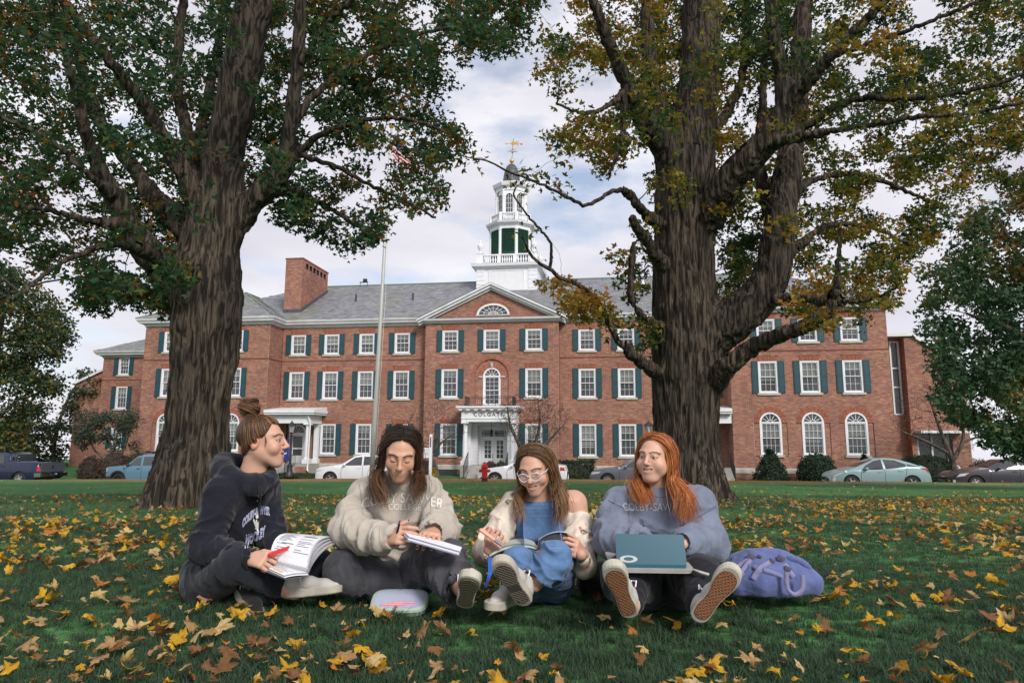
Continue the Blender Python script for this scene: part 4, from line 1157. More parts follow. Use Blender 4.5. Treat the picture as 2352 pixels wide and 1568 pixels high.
def side_porch(xa, xb, s):
 p = empty('side_porch', (0, 0, 0), parent=hall)
 yf = -1.75; z0, z1, z2 = 3.42, 3.98, 4.42
 e = MB(); e.box(xa, xb, yf, yf + 0.28, z0, z1); xo = xb if s < 0 else xa
 e.box(xo - 0.28 if s < 0 else xo, xo if s < 0 else xo + 0.28, yf + 0.281, -0.02, z0, z1)
 a, b = (xa, xb + 0.35) if s < 0 else (xa - 0.35, xb)
 e.box(a, b, yf - 0.35, -0.02, z1 + 0.001, z1 + 0.12); e.box(a - (0 if s < 0 else 0.06), b + (0.06 if s < 0 else 0), yf - 0.42, -0.02, z1 + 0.121, z1 + 0.30)
 e.build('entablature', M['white'], p)
 dn = MB()
 for i in range(int((xb - xa) / 0.14)): t = xa + 0.05 + i * 0.14; dn.box(t, t + 0.07, yf - 0.09, yf - 0.001, z1 - 0.1, z1 - 0.002)
 dn.build('dentils', M['white'], p)
 r = MB(); r.prism([(yf - 0.42, z1 + 0.301), (-0.02, z1 + 0.301), (-0.02, z2 + 0.12)], a, b, 'x'); r.build('roof', M['white_old'], p)
 xc_ = xb - 0.25 if s < 0 else xa + 0.25
 column(p, xc_, yf + 0.18, 0.80, z0, 0.16); column(p, xc_, -0.2, 0.80, z0, 0.14, True)
 MB().box(xa, xb, yf - 0.02, -0.06, 0.1, 0.79).build('plinth', M['concrete'] if s > 0 else M['concrete'], p)
 stp = MB()
 m0, m1 = (xa + 0.5, xb - 0.9) if s < 0 else (xa + 0.75, xb - 0.1)
 for i in range(5): stp.box(m0, m1, yf - 0.02 - 0.3 * (i + 1), yf - 0.021 - 0.3 * i, 0.0, 0.79 - 0.13 * (i + 1))
 stp.build('steps', M['concrete'], p)
 xd = -13.45 if s < 0 else 13.35
 d = MB(); d.box(xd - 0.62, xd - 0.48, -0.02, 0.12, 0.8, 2.8); d.box(xd + 0.48, xd + 0.62, -0.02, 0.12, 0.8, 2.8); d.box(xd - 0.48, xd + 0.48, -0.01, 0.12, 2.72, 2.82)
 for i in range(14):
  q, t = PI * i / 14, PI * (i + 1) / 14
  d.prism([(xd + k * math.cos(g), 2.8 + k * math.sin(g)) for k, g in ((0.48, q), (0.62, q), (0.62, t), (0.48, t))], -0.02, 0.12)
 for i in range(1, 5):
  t = PI * i / 5; d.tube([(xd, 0.05, 2.8), (xd + 0.49 * math.cos(t), 0.05, 2.8 + 0.49 * math.sin(t))], 0.014, 4)
 d.build('door_frame', M['white'], p)
 lf = MB(); lf.box(xd - 0.48, xd - 0.34, 0.04, 0.09, 0.8, 2.72); lf.box(xd + 0.34, xd + 0.48, 0.04, 0.09, 0.8, 2.72); lf.box(xd - 0.34, xd + 0.34, 0.04, 0.09, 0.8, 1.3); lf.box(xd - 0.34, xd + 0.34, 0.04, 0.09, 1.72, 1.82); lf.box(xd - 0.34, xd + 0.34, 0.04, 0.09, 2.6, 2.72)
 lf.build('door', M['white_old'], p)
 MB().box(xd - 0.34, xd + 0.34, 0.10, 0.104, 1.3, 2.6).build('door_pane', M['glass'], p)
 MB().prism([(xd + 0.5 * math.cos(PI * i / 12), 2.82 + 0.48 * math.sin(PI * i / 12)) for i in range(13)], 0.10, 0.104).build('fanlight_pane', M['glass'], p)
 hr = MB()
 for x in ((xa + 0.5, xb - 0.9) if s < 0 else (xb - 0.16,)):
  hr.tube([(x, yf - 1.5, 0), (x, yf - 1.5, 0.85), (x, yf, 1.65), (x, -0.8, 1.65)], 0.022, 6)
  for i in range(16): t = i / 15; y = yf - 1.5 + t * 1.5; hr.tube([(x, y, 0.05 + 0.7 * t), (x, y, 0.85 + 0.8 * t)], 0.011, 4)
 hr.build('handrail', M['iron'], p)
 if s < 0:
  dp = MB(); x = xb - 0.05
  dp.tube([(x - 0.1, yf - 0.2, z1 + 0.1), (x - 0.05, yf - 0.12, z1 - 0.2), (x + 0.05, yf - 0.05, z0 - 0.1), (x, yf - 0.05, 0.62), (x + 0.06, yf - 0.2, 0.42), (x + 0.18, yf - 0.25, 0.34)], 0.05, 8); dp.build('downspout', M['white'], p)
side_porch(-14.88, -11.75, -1)
side_porch(11.75, 14.86, 1)
pb = Bricks()
pb.wall(-14.3, -12.6, 0.82, 3.42, 0.16, [arch_open(-13.45, 0.66, 0.7, 2.8)]); pb.wall(12.4, 14.3, 0.82, 3.62, 0.16, [arch_open(13.35, 0.66, 0.7, 2.8)])
pb.wall(-14.88, -11.75, 0.15, 0.62, -1.79)
bp_ = empty('porch_walls', (0, 0, 0), parent=hall); pb.build(bp_)
# ------------------------------------------------------------------ lower brick ranges at both ends
def hall_like(name, label): return empty(name, (HX0, HY0, HZ0), -TH, label, 'building')
anx = hall_like('brick_annex', 'low brick range with hipped slate roof stepping back behind the left end')
AYL = 4.0
AB = Bricks(); ops = []
aw = [(bl(284, 850, AYL)[0], 7.30, 8.75, 0.95), (bl(277, 930, AYL)[0], 4.65, 6.45, 1.0), (bl(265, 1030, AYL)[0], 1.6, 3.3, 1.0), (bl(337, 930, AYL)[0] + 0.6, 4.65, 6.45, 1.0)]
ax0, ax1 = bl(236, 850, AYL)[0], -24.2
zA = bl(240, 815, AYL)[1]
for x, zb, zt, w in aw:
 window(x, zb, zt, w, AYL, parent=anx); ops += [rect_open(x - w / 2, x + w / 2, zb - 0.02, zt), lintel_open(x, w, zt)]
AB.wall(ax0, ax1, 0.1, zA - 0.15, AYL, ops); AB.wall(AYL, AYL + 9, 0.1, zA - 0.15, ax0, face='-x')
fx0, fx1 = bl(176, 880, 6.5)[0], bl(234, 880, 6.5)[0]
zfa, zfb = bl(176, 882, 6.5)[1], bl(234, 850, 6.5)[1]
AB.wall(fx0, fx1 + 0.6, 0.1, zfb, 6.5, ztop=lambda xs: zfa + (xs - fx0) * (zfb - zfa) / (fx1 - fx0)); AB.wall(6.5, 12, 0.1, zfa, fx0, face='-x')
AB.build(anx)
MB().prism([(fx0 - 0.1, zfa - 0.05), (fx1 + 0.3, zfb + 0.02), (fx1 + 0.3, zfb + 0.22), (fx0 - 0.1, zfa + 0.15)], 6.3, 7.2).build('coping', M['white_old'], anx)
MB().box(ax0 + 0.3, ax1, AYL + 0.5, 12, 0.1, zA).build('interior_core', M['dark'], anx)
c_ = MB(); c_.sweep([(a * 1.1, zA - 0.25 + b) for a, b in prof], [(ax0, AYL + 8, 0), (ax0, AYL, 0), (ax1 + 0.2, AYL, 0)]); c_.build('cornice', M['white_old'], anx)
sc2 = MB(); sc2.sweep([(0.004, 6.95), (0.04, 6.95), (0.04, 7.0), (0.004, 7.0)], [(ax0, AYL, 0), (ax1, AYL, 0)], col=(0.22, 0.08, 0.06)); sc2.build('string_course', M['brick'], anx, useCol=True)
r_ = MB(); ez_ = zA + 0.25; xw = ax1 + 0.3
r_.add([(ax0 - 0.55, AYL - 0.55, ez_), (xw, AYL - 0.55, ez_), (xw, AYL + 3.9, ez_ + 2.3), (ax0 + 4.0, AYL + 3.9, ez_ + 2.3), (ax0 - 0.55, AYL + 9, ez_)], [(0, 1, 2, 3), (0, 3, 4)])
rfa = r_.build('roof', M['roof_felt'], anx)
V, F, C = slates((ax0 - 0.55, AYL - 0.55, ez_), (1, 0, 0), (0, 4.45 / math.hypot(4.45, 2.3), 2.3 / math.hypot(4.45, 2.3)), xw - ax0 + 0.5, math.hypot(4.45, 2.3), lambda u, v: u > v * 0.95, np.random.default_rng(8))
link('slates', mesh_np('slates', V, F, False, C), M['slate'], rfa, kind='stuff')
rx_ = hall_like('brick_link', 'plain brick block with tall narrow window strip beyond the right end')
RB = Bricks(); yR = 1.6
g0, g1 = bl(2042, 800, yR)[0], bl(2064, 800, yR)[0]; zt_, zb_ = bl(2050, 784, yR)[1], bl(2058, 952, yR)[1]
xe = bl(2092, 800, yR - 0.6)[0]; xf = bl(2228, 1000, yR - 0.6)[0]; xm = bl(2140, 800, yR - 0.6)[0]
ztop_ = bl(2050, 776, yR)[1]; zm_ = bl(2140, 800, yR - 0.6)[1]
slope = (ztop_ - zm_) / (xm - xe)
topf = lambda xs: np.where(xs < xe, ztop_, np.maximum(ztop_ - (xs - xe) * slope, 3.0))
RB.wall(23.9, g1 + 0.1, 0.1, ztop_, yR, [rect_open(g0, g1, zb_, zt_)])
RB.wall(g1 + 0.1, xf, 0.1, ztop_, yR - 0.6, [rect_open(g1 + 0.4, g1 + 2.4, 0.1, 2.9)], ztop=topf)
RB.wall(yR - 0.6, yR, 0.1, ztop_, g1 + 0.1, face='-x')
RB.build(rx_)
tw = MB(); 
for a, b in ((g0, g0 + 0.09), (g1 - 0.09, g1)): tw.box(a, b, yR - 0.03, yR + 0.12, zb_, zt_)
for i, f in enumerate((0, 0.36, 0.62, 0.985)): z = zt_ - (zt_ - zb_) * f; tw.box(g0 + 0.09, g1 - 0.09, yR - 0.025, yR + 0.11, z - 0.09, z)
two = tw.build('window', M['white_old'], rx_); MB().box(g0 + 0.05, g1 - 0.05, yR + 0.08, yR + 0.085, zb_, zt_).build('pane', M['glass'], two)
cp = MB(); cp.box(23.7, xe, yR - 0.75, yR + 0.4, ztop_, ztop_ + 0.2)
cp.prism([(xe, ztop_), (xf + 0.1, ztop_ - (xf + 0.1 - xe) * slope), (xf + 0.1, ztop_ + 0.2 - (xf + 0.1 - xe) * slope), (xe, ztop_ + 0.2)], yR - 0.75, yR + 0.4)
cp.build('coping', M['white_old'], rx_)
MB().box(g1 + 0.3, g1 + 2.9, yR - 1.5, yR - 0.61, 2.9, 3.05).build('door_canopy', M['white_old'], rx_)
dd = MB(); dd.box(g1 + 0.45, g1 + 0.6, yR - 0.3, yR - 0.2, 0.1, 2.9); dd.box(g1 + 1.3, g1 + 1.4, yR - 0.3, yR - 0.2, 0.1, 2.9); dd.box(g1 + 2.2, g1 + 2.35, yR - 0.3, yR - 0.2, 0.1, 2.9); dd.build('door_frame', M['white_old'], rx_)
MB().box(g1 + 0.4, g1 + 2.4, yR - 0.2, yR - 0.19, 0.1, 2.9).build('door_pane', M['glass'], rx_)
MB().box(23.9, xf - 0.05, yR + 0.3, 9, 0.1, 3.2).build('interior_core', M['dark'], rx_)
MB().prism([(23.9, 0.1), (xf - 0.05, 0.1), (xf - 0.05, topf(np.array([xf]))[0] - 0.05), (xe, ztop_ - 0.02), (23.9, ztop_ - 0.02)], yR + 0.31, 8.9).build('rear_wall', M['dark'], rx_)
fh = empty('far_house', (0, 0, 0), 0, 'distant house with plain grey shingle roof beyond the right end of the brick link', 'house')
p0, p1, p2, p3 = at(2192, 1085, 75), at(2300, 1085, 75), at(2285, 1064, 78), at(2255, 1036, 82)
hm = MB(); zz = p0[2]
x0, x1 = p0[0] - 2, p1[0]; zr = at(2255, 1036, 80)[2]
hm.add([(x0, 75, zz), (x1 + 1.4, 75, zz), (x1 - 1.6, 80, zr), (x0, 80, zr), (x1 + 1.4, 85, zz), (x0, 85, zz)], [(0, 1, 2, 3), (1, 4, 2), (4, 5, 3, 2), (0, 3, 5)])
hm.build('roof', mat('shingle', (0.17, 0.165, 0.165), 0.9, noise=0.35, nscale=2.5, stretch=(1, 1, 3)), fh)
hw_ = MB(); hw_.box(x0 + 0.4, x1 + 0.9, 75.5, 84.5, -8, zz); hw_.build('wall', M['white_old'], fh)
# ------------------------------------------------------------------ trees
def bark_mat(name, c0, c1, c2, sc=1.0):
 m = bpy.data.materials.new(name); m.use_nodes = True
 nt = m.node_tree; b = nt.nodes['Principled BSDF']; K = nt.links.new
 b.inputs['Roughness'].default_value = 0.95; b.inputs['Specular IOR Level'].default_value = 0.2
 tc = nt.nodes.new('ShaderNodeTexCoord'); mp = nt.nodes.new('ShaderNodeMapping'); mp.inputs['Scale'].default_value = (21 * sc, 21 * sc, 2.1 * sc)
 K(tc.outputs['Object'], mp.inputs['Vector'])
 n1 = nt.nodes.new('ShaderNodeTexNoise'); n1.inputs['Scale'].default_value = 1.0; n1.inputs['Detail'].default_value = 8; n1.inputs['Distortion'].default_value = 0.6
 K(mp.outputs['Vector'], n1.inputs['Vector'])
 n2 = nt.nodes.new('ShaderNodeTexNoise'); n2.inputs['Scale'].default_value = 1.3; n2.inputs['Detail'].default_value = 4
 K(tc.outputs['Object'], n2.inputs['Vector'])
 r = nt.nodes.new('ShaderNodeValToRGB'); e = r.color_ramp.elements
 e[0].position = 0.41; e[0].color = (*c0, 1); e[1].position = 0.60; e[1].color = (*c2, 1); q = e.new(0.5); q.color = (*c1, 1)
 K(n1.outputs['Fac'], r.inputs['Fac'])
 mx = nt.nodes.new('ShaderNodeMixRGB'); mx.blend_type = 'MULTIPLY'; mx.inputs['Fac'].default_value = 0.8
 r2 = nt.nodes.new('ShaderNodeValToRGB'); r2.color_ramp.elements[0].position = 0.3; r2.color_ramp.elements[0].color = (0.55, 0.56, 0.58, 1); r2.color_ramp.elements[1].position = 0.7; r2.color_ramp.elements[1].color = (1.3, 1.18, 1.05, 1)
 K(n2.outputs['Fac'], r2.inputs['Fac']); K(r.outputs['Color'], mx.inputs['Color1']); K(r2.outputs['Color'], mx.inputs['Color2'])
 K(mx.outputs['Color'], b.inputs['Base Color'])
 bp = nt.nodes.new('ShaderNodeBump'); bp.inputs['Strength'].default_value = 1.0; bp.inputs['Distance'].default_value = 0.03
 K(n1.outputs['Fac'], bp.inputs['Height']); K(bp.outputs['Normal'], b.inputs['Normal'])
 return m
M['bark'] = bark_mat('maple_bark', (0.015, 0.013, 0.011), (0.045, 0.038, 0.031), (0.095, 0.078, 0.062))
M['bark_far'] = bark_mat('tree_bark', (0.04, 0.034, 0.03), (0.10, 0.085, 0.07), (0.17, 0.145, 0.12))
M['leaf'] = mat('maple_leaf', rough=0.55, attr=True, trans=0.5, spec=0.25)
M['twig'] = mat('twig_bark', (0.055, 0.046, 0.040), 0.9, noise=0.2, nscale=5)
LEAF2D = np.array([(0, 0), (0.44, 0.10), (0.64, 0.46), (0.22, 0.46), (0.0, 1.02), (-0.22, 0.46), (-0.64, 0.46), (-0.44, 0.10)])
def leaf_mesh(P, S, N, U, C, outline=LEAF2D, bend=0.25, rng=RNG):
 """one polygon per leaf: P centre, S size, N normal, U direction of the tip"""
 n = len(P); k = len(outline)
 N = N / np.linalg.norm(N, axis=1)[:, None]; U = U - N * (U * N).sum(1)[:, None]; U /= np.maximum(1e-6, np.linalg.norm(U, axis=1))[:, None]
 W = np.cross(U, N)
 o = outline.astype(float); b = rng.uniform(-1, 1, (n, 2)) * bend
 h = -(np.abs(o[:, 0])[None] * (0.35 + b[:, :1]) + ((o[:, 1] - 0.4) ** 2)[None] * (b[:, 1:] + 0.2))
 V = P[:, None] + S[:, None, None] * (o[None, :, :1] * W[:, None] + o[None, :, 1:] * U[:, None] + h[:, :, None] * N[:, None])
 F = np.arange(n * k).reshape(n, k)
 return V.reshape(-1, 3), F, np.repeat(C, k, 0)
def in_poly(u, v, poly):
 poly = np.asarray(poly, float); c = np.zeros(u.shape, bool); j = len(poly) - 1
 for i in range(len(poly)):
  a, b = poly[i], poly[j]
  c ^= ((a[1] > v) != (b[1] > v)) & (u < (b[0] - a[0]) * (v - a[1]) / (b[1] - a[1] + 1e-9) + a[0]); j = i
 return c
def spline(P, n):
 P = np.asarray(P, float)
 t = np.concatenate([[0], np.cumsum(np.linalg.norm(np.diff(P[:, :3], axis=0), axis=1))]); s = np.linspace(0, t[-1], n)
 T = np.gradient(P, t, axis=0); i = np.clip(np.searchsorted(t, s, 'right') - 1, 0, len(P) - 2)
 h = (t[i + 1] - t[i])[:, None]; w = ((s - t[i])[:, None]) / h
 a, b = P[i], P[i + 1]; ta, tb = T[i] * h, T[i + 1] * h
 return (2*w**3-3*w**2+1)*a + (w**3-2*w**2+w)*ta + (-2*w**3+3*w**2)*b + (w**3-w**2)*tb
def limb3(pts):
 """[(u, v, depth, half width in photo px), ...] -> points with radius"""
 out = []
 for u, v, Y, hw in pts:
  p = at(u, v, Y); d = np.linalg.norm(p - [0, 0, CAM_H])
  out.append((*p, hw * Y / FPX * 1.0))
 return np.array(out)
def big_tree(name, label, cat_loc, trunk, limbs, sdf_box, crown_fn, leaf_cols, h=0.031, seed=1, leaf_size=(0.062, 0.10), twig_skip=None, group=None):
 root = empty(name, cat_loc, 0, label, 'tree', group)
 base = np.array(cat_loc)
 f = Field(np.array(sdf_box[0]), np.array(sdf_box[1]), h)
 T = spline(limb3(trunk), 26)
 f.chain(T[:, :3], T[:, 3], 0.05)
 z0 = T[0, 2]
 rng = np.random.default_rng(seed)
 for a in np.linspace(0, 2 * PI, 8)[:-1] + 0.4:      # root flare
  r = T[0, 3]; q = rng.uniform(0.8, 1.3); d = np.array([math.cos(a), math.sin(a)])
  f.cone((T[0, 0] + d[0] * r * 0.55, T[0, 1] + d[1] * r * 0.55, z0 + 0.75 * q), (T[0, 0] + d[0] * r * 1.28, T[0, 1] + d[1] * r * 1.28, z0 - 0.16), 0.15, 0.13, 0.22)
 LM = [spline(limb3(l), max(10, 4 * len(l))) for l in limbs]
 for l in LM:
  if l[0, 3] > 0.035: f.chain(l[:, :3], l[:, 3], 0.09)
 hi = np.array(sdf_box[1])
 V, F = f.mesh()
 N = vnormals(V, F)
 q = V * np.array([7.5, 7.5, 0.85]); q[:, :2] += 1.2 * (fbm(V * 1.7, 3, 5)[:, None] - 0.5)
 rid = 1 - np.abs(2 * fbm(q, 3, 3) - 1) * 2.2
 rid2 = fbm(V * np.array([16, 16, 3.0]), 3, 8) - 0.5
 V = V + N * (0.055 * (rid - 0.55) + 0.05 * rid2 + 0.05 * (fbm(V * 1.6, 3, 4) - 0.5))[:, None]
 link('trunk', mesh_np('trunk', V - base, F, True), M['bark'], root)
 nodes, nrad = [], []
 LM = LM + [spline(limb3(trunk), 40)[8:]]
 for l in LM:
  ins = (l[:, 0] > sdf_box[0][0] + 0.1) & (l[:, 0] < hi[0] - 0.1) & (l[:, 1] > sdf_box[0][1] + 0.1) & (l[:, 1] < hi[1] - 0.1) & (l[:, 2] < hi[2] - 0.1) & (l[0, 3] > 0.035)
  nodes.append(l[:, :3]); nrad.append(l[:, 3])
  k = np.argmin(ins) if not ins.all() else len(l)
  k = max(0, k - 2)
  if k >= len(l) - 1: continue
  pts = spline(l[k:], 40); pts[2:, :3] += rng.normal(0, 1, (38, 3)) * np.minimum(pts[2:, 3:4], .04) * .32; n = 14 if l[k, 3] > 0.06 else 8
  rr = pts[:, 3] * (1 + 0.14 * (fbm(pts[:, :3] * 4, 3, 2) - 0.5))
  Vt, Ft = tube_arr(pts[:, :3], rr, n)
  cen = np.repeat(pts[:, :3], n, 0); d = Vt - cen
  Vt = cen + d * (1 + 0.35 * (fbm(Vt * np.array([9, 9, 2.5]), 3, 6) - 0.5))[:, None]
  link('limb', mesh_np('limb', Vt - base, Ft, True), M['bark'], root)
 tt = spline(limb3(trunk), 40); nodes.append(tt[14:, :3]); nrad.append(tt[14:, 3])
 cl, dens = crown_fn(rng)
 NP = np.concatenate(nodes); NR = np.concatenate(nrad)
 d0 = np.min(np.linalg.norm(cl[:, None] - NP[None, ::2], axis=2), axis=1)
 order = np.argsort(d0); cl = cl[order]; dens = dens[order]
 cap = len(NP) + len(cl) * 7
 A = np.zeros((cap, 3)); AR = np.zeros(cap); A[:len(NP)] = NP; AR[:len(NP)] = NR; n = len(NP)
 paths, rads = [], []
 for c in cl:
  dd = np.linalg.norm(A[:n] - c, axis=1) + 0.35 * np.maximum(0, A[:n, 2] - c[2] + 0.1)
  j = np.argmin(dd); a = A[j]; L_ = np.linalg.norm(c - a)
  if L_ < 0.05: continue
  side = rng.normal(0, 1, 3) * 0.10 * L_; mid = (a + c) / 2 + side + np.array([0, 0, 0.10 * L_])
  t = np.linspace(0, 1, 7)[:, None]
  p = (1 - t) ** 2 * a + 2 * t * (1 - t) * mid + t * t * c + rng.normal(0, 0.012 * L_, (7, 3)) * np.sin(t * PI)
  r0 = min(AR[j] * 0.8, 0.006 + 0.010 * L_); r = r0 + (0.0035 - r0) * t[:, 0] if r0 > 0.0035 else np.full(7, 0.0035)
  paths.append(p); rads.append(r)
  A[n:n + 6] = p[1:]; AR[n:n + 6] = r[1:]; n += 6
 V, F, _ = many_tubes(np.array(paths), np.array(rads), 3)
 link('branches', mesh_np('branches', V - base, F, True), M['twig'], root, kind='stuff')
 P, S, Nn, U, C = [], [], [], [], []
 paths = np.array(paths)
 per = (dens[:len(paths)] * 42).astype(int)
 idx = np.repeat(np.arange(len(paths)), per); m = len(idx)
 t = 1 - rng.power(1.6, m) * 0 - rng.exponential(0.22, m); t = np.clip(t, 0.1, 1)
 i0 = np.minimum((t * 6).astype(int), 5); w = (t * 6 - i0)[:, None]
 P = paths[idx, i0] * (1 - w) + paths[idx, i0 + 1] * w
 rad = 0.17 + 0.13 * rng.random(len(paths)); off = rng.normal(0, 1, (m, 3)); off /= np.linalg.norm(off, axis=1)[:, None]
 P = P + off * (rad[idx] * rng.random(m) ** 0.5)[:, None] * np.array([1.25, 1.25, 0.75])
 S = rng.uniform(*leaf_size, m)
 Nn = rng.normal(0, 0.75, (m, 3)) + np.array([0, 0, 0.75]) + off * 0.3; U = rng.normal(0, 1, (m, 3)) + off * 0.9 + np.array([0, 0, -0.75])
 C = leaf_cols(P, rng)
 V, F, C = leaf_mesh(P, S, Nn, U, C, rng=rng)
 link('foliage', mesh_np('foliage', V - base, F, False, C), M['leaf'], root, kind='stuff')
 print(name, 'twigs', len(paths), 'leaves', m)
 return root
def crown_sampler(regions, above, holes=0.40, hseed=3, thin=()):
 """regions: (polygon in the photo, number, depth range, density); above: ellipsoid (centre, radii, number) for what is over the frame"""
 def fn(rng):
  out, den = [], []
  for poly, n, (ya, yb), dn in regions:
   poly = np.asarray(poly, float); lo, hi = poly.min(0), poly.max(0); got = 0
   while got < n:
    u = rng.uniform(lo[0], hi[0], 4000); v = rng.uniform(lo[1], hi[1], 4000)
    ud = u + 55 * (fbm(np.stack([u / 60, v / 60, u * 0], 1), 3, 31) - 0.5); vd = v + 55 * (fbm(np.stack([u / 60, v / 60, u * 0 + 9], 1), 3, 32) - 0.5)
    k = in_poly(ud, vd, poly) & (fbm(np.stack([u / 75, v / 75, u * 0], 1), 3, hseed) > holes)
    for (a0, b0, a1, b1), kp in thin: k &= ~((u > a0) & (u < a1) & (v > b0) & (v < b1)) | (rng.random(len(u)) < kp)
    u, v = u[k][:n - got], v[k][:n - got]
    Y = np.where(rng.random(len(u)) < 0.84, rng.uniform(0.5 * (ya + yb) + 0.25, yb + 1.2, len(u)), rng.uniform(ya, yb, len(u)))
    out += [at(a, b, c) for a, b, c in zip(u, v, Y)]; den += [dn] * len(u); got += len(u)
  c, r, n = above
  q = rng.normal(0, 1, (n, 3)); q /= np.linalg.norm(q, axis=1)[:, None]; q *= rng.uniform(0.45, 1, (n, 1)); p = np.asarray(c) + q * np.asarray(r)
  d = p - [0, 0, CAM_H]; up = -d[:, 1] * math.sin(PITCH) + d[:, 2] * math.cos(PITCH); fw = d[:, 1] * math.cos(PITCH) + d[:, 2] * math.sin(PITCH)
  k = (up / np.maximum(fw, 0.1) > 860 / FPX) | (np.abs(d[:, 0]) / np.maximum(fw, 0.1) > 1330 / FPX)
  out += list(p[k]); den += [1.0] * int(k.sum())
  return np.array(out), np.array(den)
 return fn
YL = 10.5
trunkL = [(430, 1168, YL, 80), (440, 1100, YL, 70), (449, 1014, YL, 65), (462, 894, YL, 66), (474, 790, YL, 71), (478, 700, YL, 76), (480, 610, YL, 70), (490, 530, YL, 58), (503, 455, YL, 50), (524, 308, YL - 0.2, 45), (556, 154, YL - 0.4, 45), (580, 0, YL - 0.6, 46), (600, -220, YL - 0.8, 40), (615, -480, YL - 1, 28)]
limbsL = [
 [(505, 560, YL, 34), (555, 490, YL, 30), (600, 445, YL - 0.1, 24), (643, 395, YL - 0.2, 20), (668, 287, YL - 0.4, 18), (683, 154, YL - 0.6, 16), (691, 0, YL - 0.8, 15), (700, -200, YL - 1, 11)],
 [(450, 690, YL, 46), (395, 625, YL - 0.1, 40), (345, 585, YL - 0.3, 28), (300, 520, YL - 0.5, 22), (262, 450, YL - 0.8, 19), (225, 380, YL - 1.0, 16), (190, 280, YL - 1.4, 14), (160, 150, YL - 1.8, 11), (120, 0, YL - 2.2, 9)],
 [(490, 540, YL, 32), (462, 480, YL - 0.2, 24), (400, 359, YL - 0.6, 18), (338, 251, YL - 1.0, 15), (287, 185, YL - 1.3, 14), (195, 67, YL - 1.8, 12), (130, -20, YL - 2.2, 10)],
 [(470, 600, YL + 0.1, 36), (420, 513, YL + 0.3, 26), (359, 461, YL + 0.5, 20), (318, 400, YL + 0.8, 18), (246, 308, YL + 1.2, 15), (200, 205, YL + 1.6, 13), (172, 80, YL + 2, 11)],
 [(480, 500, YL + 0.1, 24), (446, 410, YL + 0.3, 17), (426, 287, YL + 0.6, 15), (406, 195, YL + 0.9, 13), (412, 77, YL + 1.1, 12), (425, -40, YL + 1.3, 10)],
 [(470, 470, YL + 0.2, 22), (452, 380, YL + 0.9, 15), (470, 250, YL + 1.5, 12), (500, 120, YL + 2, 10), (520, -30, YL + 2.3, 8)],
 [(390, 615, YL - 0.2, 18), (320, 570, YL - 1.0, 11), (235, 566, YL - 1.8, 8), (150, 600, YL - 2.3, 6), (90, 640, YL - 2.7, 5), (30, 690, YL - 3, 4)],
 [(300, 520, YL - 0.5, 12), (200, 505, YL - 1.2, 8), (90, 480, YL - 1.7, 6), (-20, 470, YL - 2, 5)],
 [(262, 450, YL - 0.8, 10), (200, 400, YL - 1.4, 7), (110, 320, YL - 1.8, 6), (0, 270, YL - 2.2, 5)],
 [(640, 398, YL - 0.2, 12), (720, 320, YL - 0.4, 8), (790, 290, YL - 0.8, 6), (880, 272, YL - 1.2, 5), (960, 280, YL - 1.6, 4), (1060, 320, YL - 2.0, 3)],
 [(668, 287, YL - 0.4, 11), (740, 200, YL - 0.2, 8), (820, 140, YL, 6), (920, 90, YL + 0.2, 5), (1040, 60, YL + 0.3, 4)],
 [(655, 350, YL - 0.2, 9), (740, 370, YL, 6), (840, 420, YL + 0.2, 5), (930, 460, YL + 0.3, 4), (1000, 500, YL + 0.3, 3)],
 [(600, 445, YL, 9), (680, 440, YL + 0.5, 6), (760, 480, YL + 0.8, 5), (850, 540, YL + 1, 3)],
 [(683, 154, YL - 0.6, 9), (750, 60, YL - 1.0, 7), (830, -20, YL - 1.4, 5)],
]
polyL = [(-200, -120), (1260, -120), (1225, 150), (1160, 90), (1090, 110), (1010, 130), (1035, 185), (985, 260), (1085, 300), (1080, 345), (1000, 410), (1040, 460), (1028, 515), (960, 488), (895, 480), (890, 545), (840, 580), (760, 585), (700, 535), (640, 520), (590, 520), (560, 500), (540, 420), (470, 560), (420, 620), (395, 690), (345, 690), (270, 690), (190, 690), (170, 610), (110, 620), (40, 640), (-200, 640)]
gapL = [(560, 360), (640, 400), (600, 480), (560, 470)]
def colsL(P, rng):
 n = len(P); pal = np.array([[0.034, 0.082, 0.034], [0.048, 0.102, 0.036], [0.026, 0.064, 0.030], [0.090, 0.115, 0.030], [0.20, 0.115, 0.018], [0.17, 0.065, 0.015]])
 lf = fbm(P * 0.8, 3, 41)
 c = pal[rng.choice(4, n, p=[0.42, 0.30, 0.16, 0.12])]
 y = rng.random(n) < np.clip((lf - 0.46) * 2.6, 0.03, 0.65)
 c[y] = pal[rng.choice([3, 4, 4, 5], y.sum())]
 return c * rng.uniform(0.75, 1.25, (n, 1))
bL = at(430, 1168, YL)
big_tree('maple_tree', 'big green leaved maple with several limbs leaning left behind the girl in the black hoodie', tuple(bL), trunkL, limbsL,
         ((bL[0] - 1.5, bL[1] - 1.1, bL[2] - 0.25), (bL[0] + 2.0, bL[1] + 1.2, bL[2] + 5.4)),
         crown_sampler([(polyL, 1500, (YL - 3.2, YL + 2.6), 1.0), ([(560, 0), (1250, -60), (1200, 130), (1000, 150), (960, 300), (700, 300)], 120, (YL - 2.5, YL + 1.5), 0.8),
      ([(180, 640), (400, 640), (400, 740), (330, 700), (200, 705)], 40, (YL - 1.5, YL + 0.5), 0.9)],
                       ((bL[0] - 0.6, YL - 1.5, 10.0), (7.5, 7.0, 5.0), 200), holes=0.34, thin=[((855, 280, 965, 420), .45)]), colsL, seed=1)
YR_ = 13.2
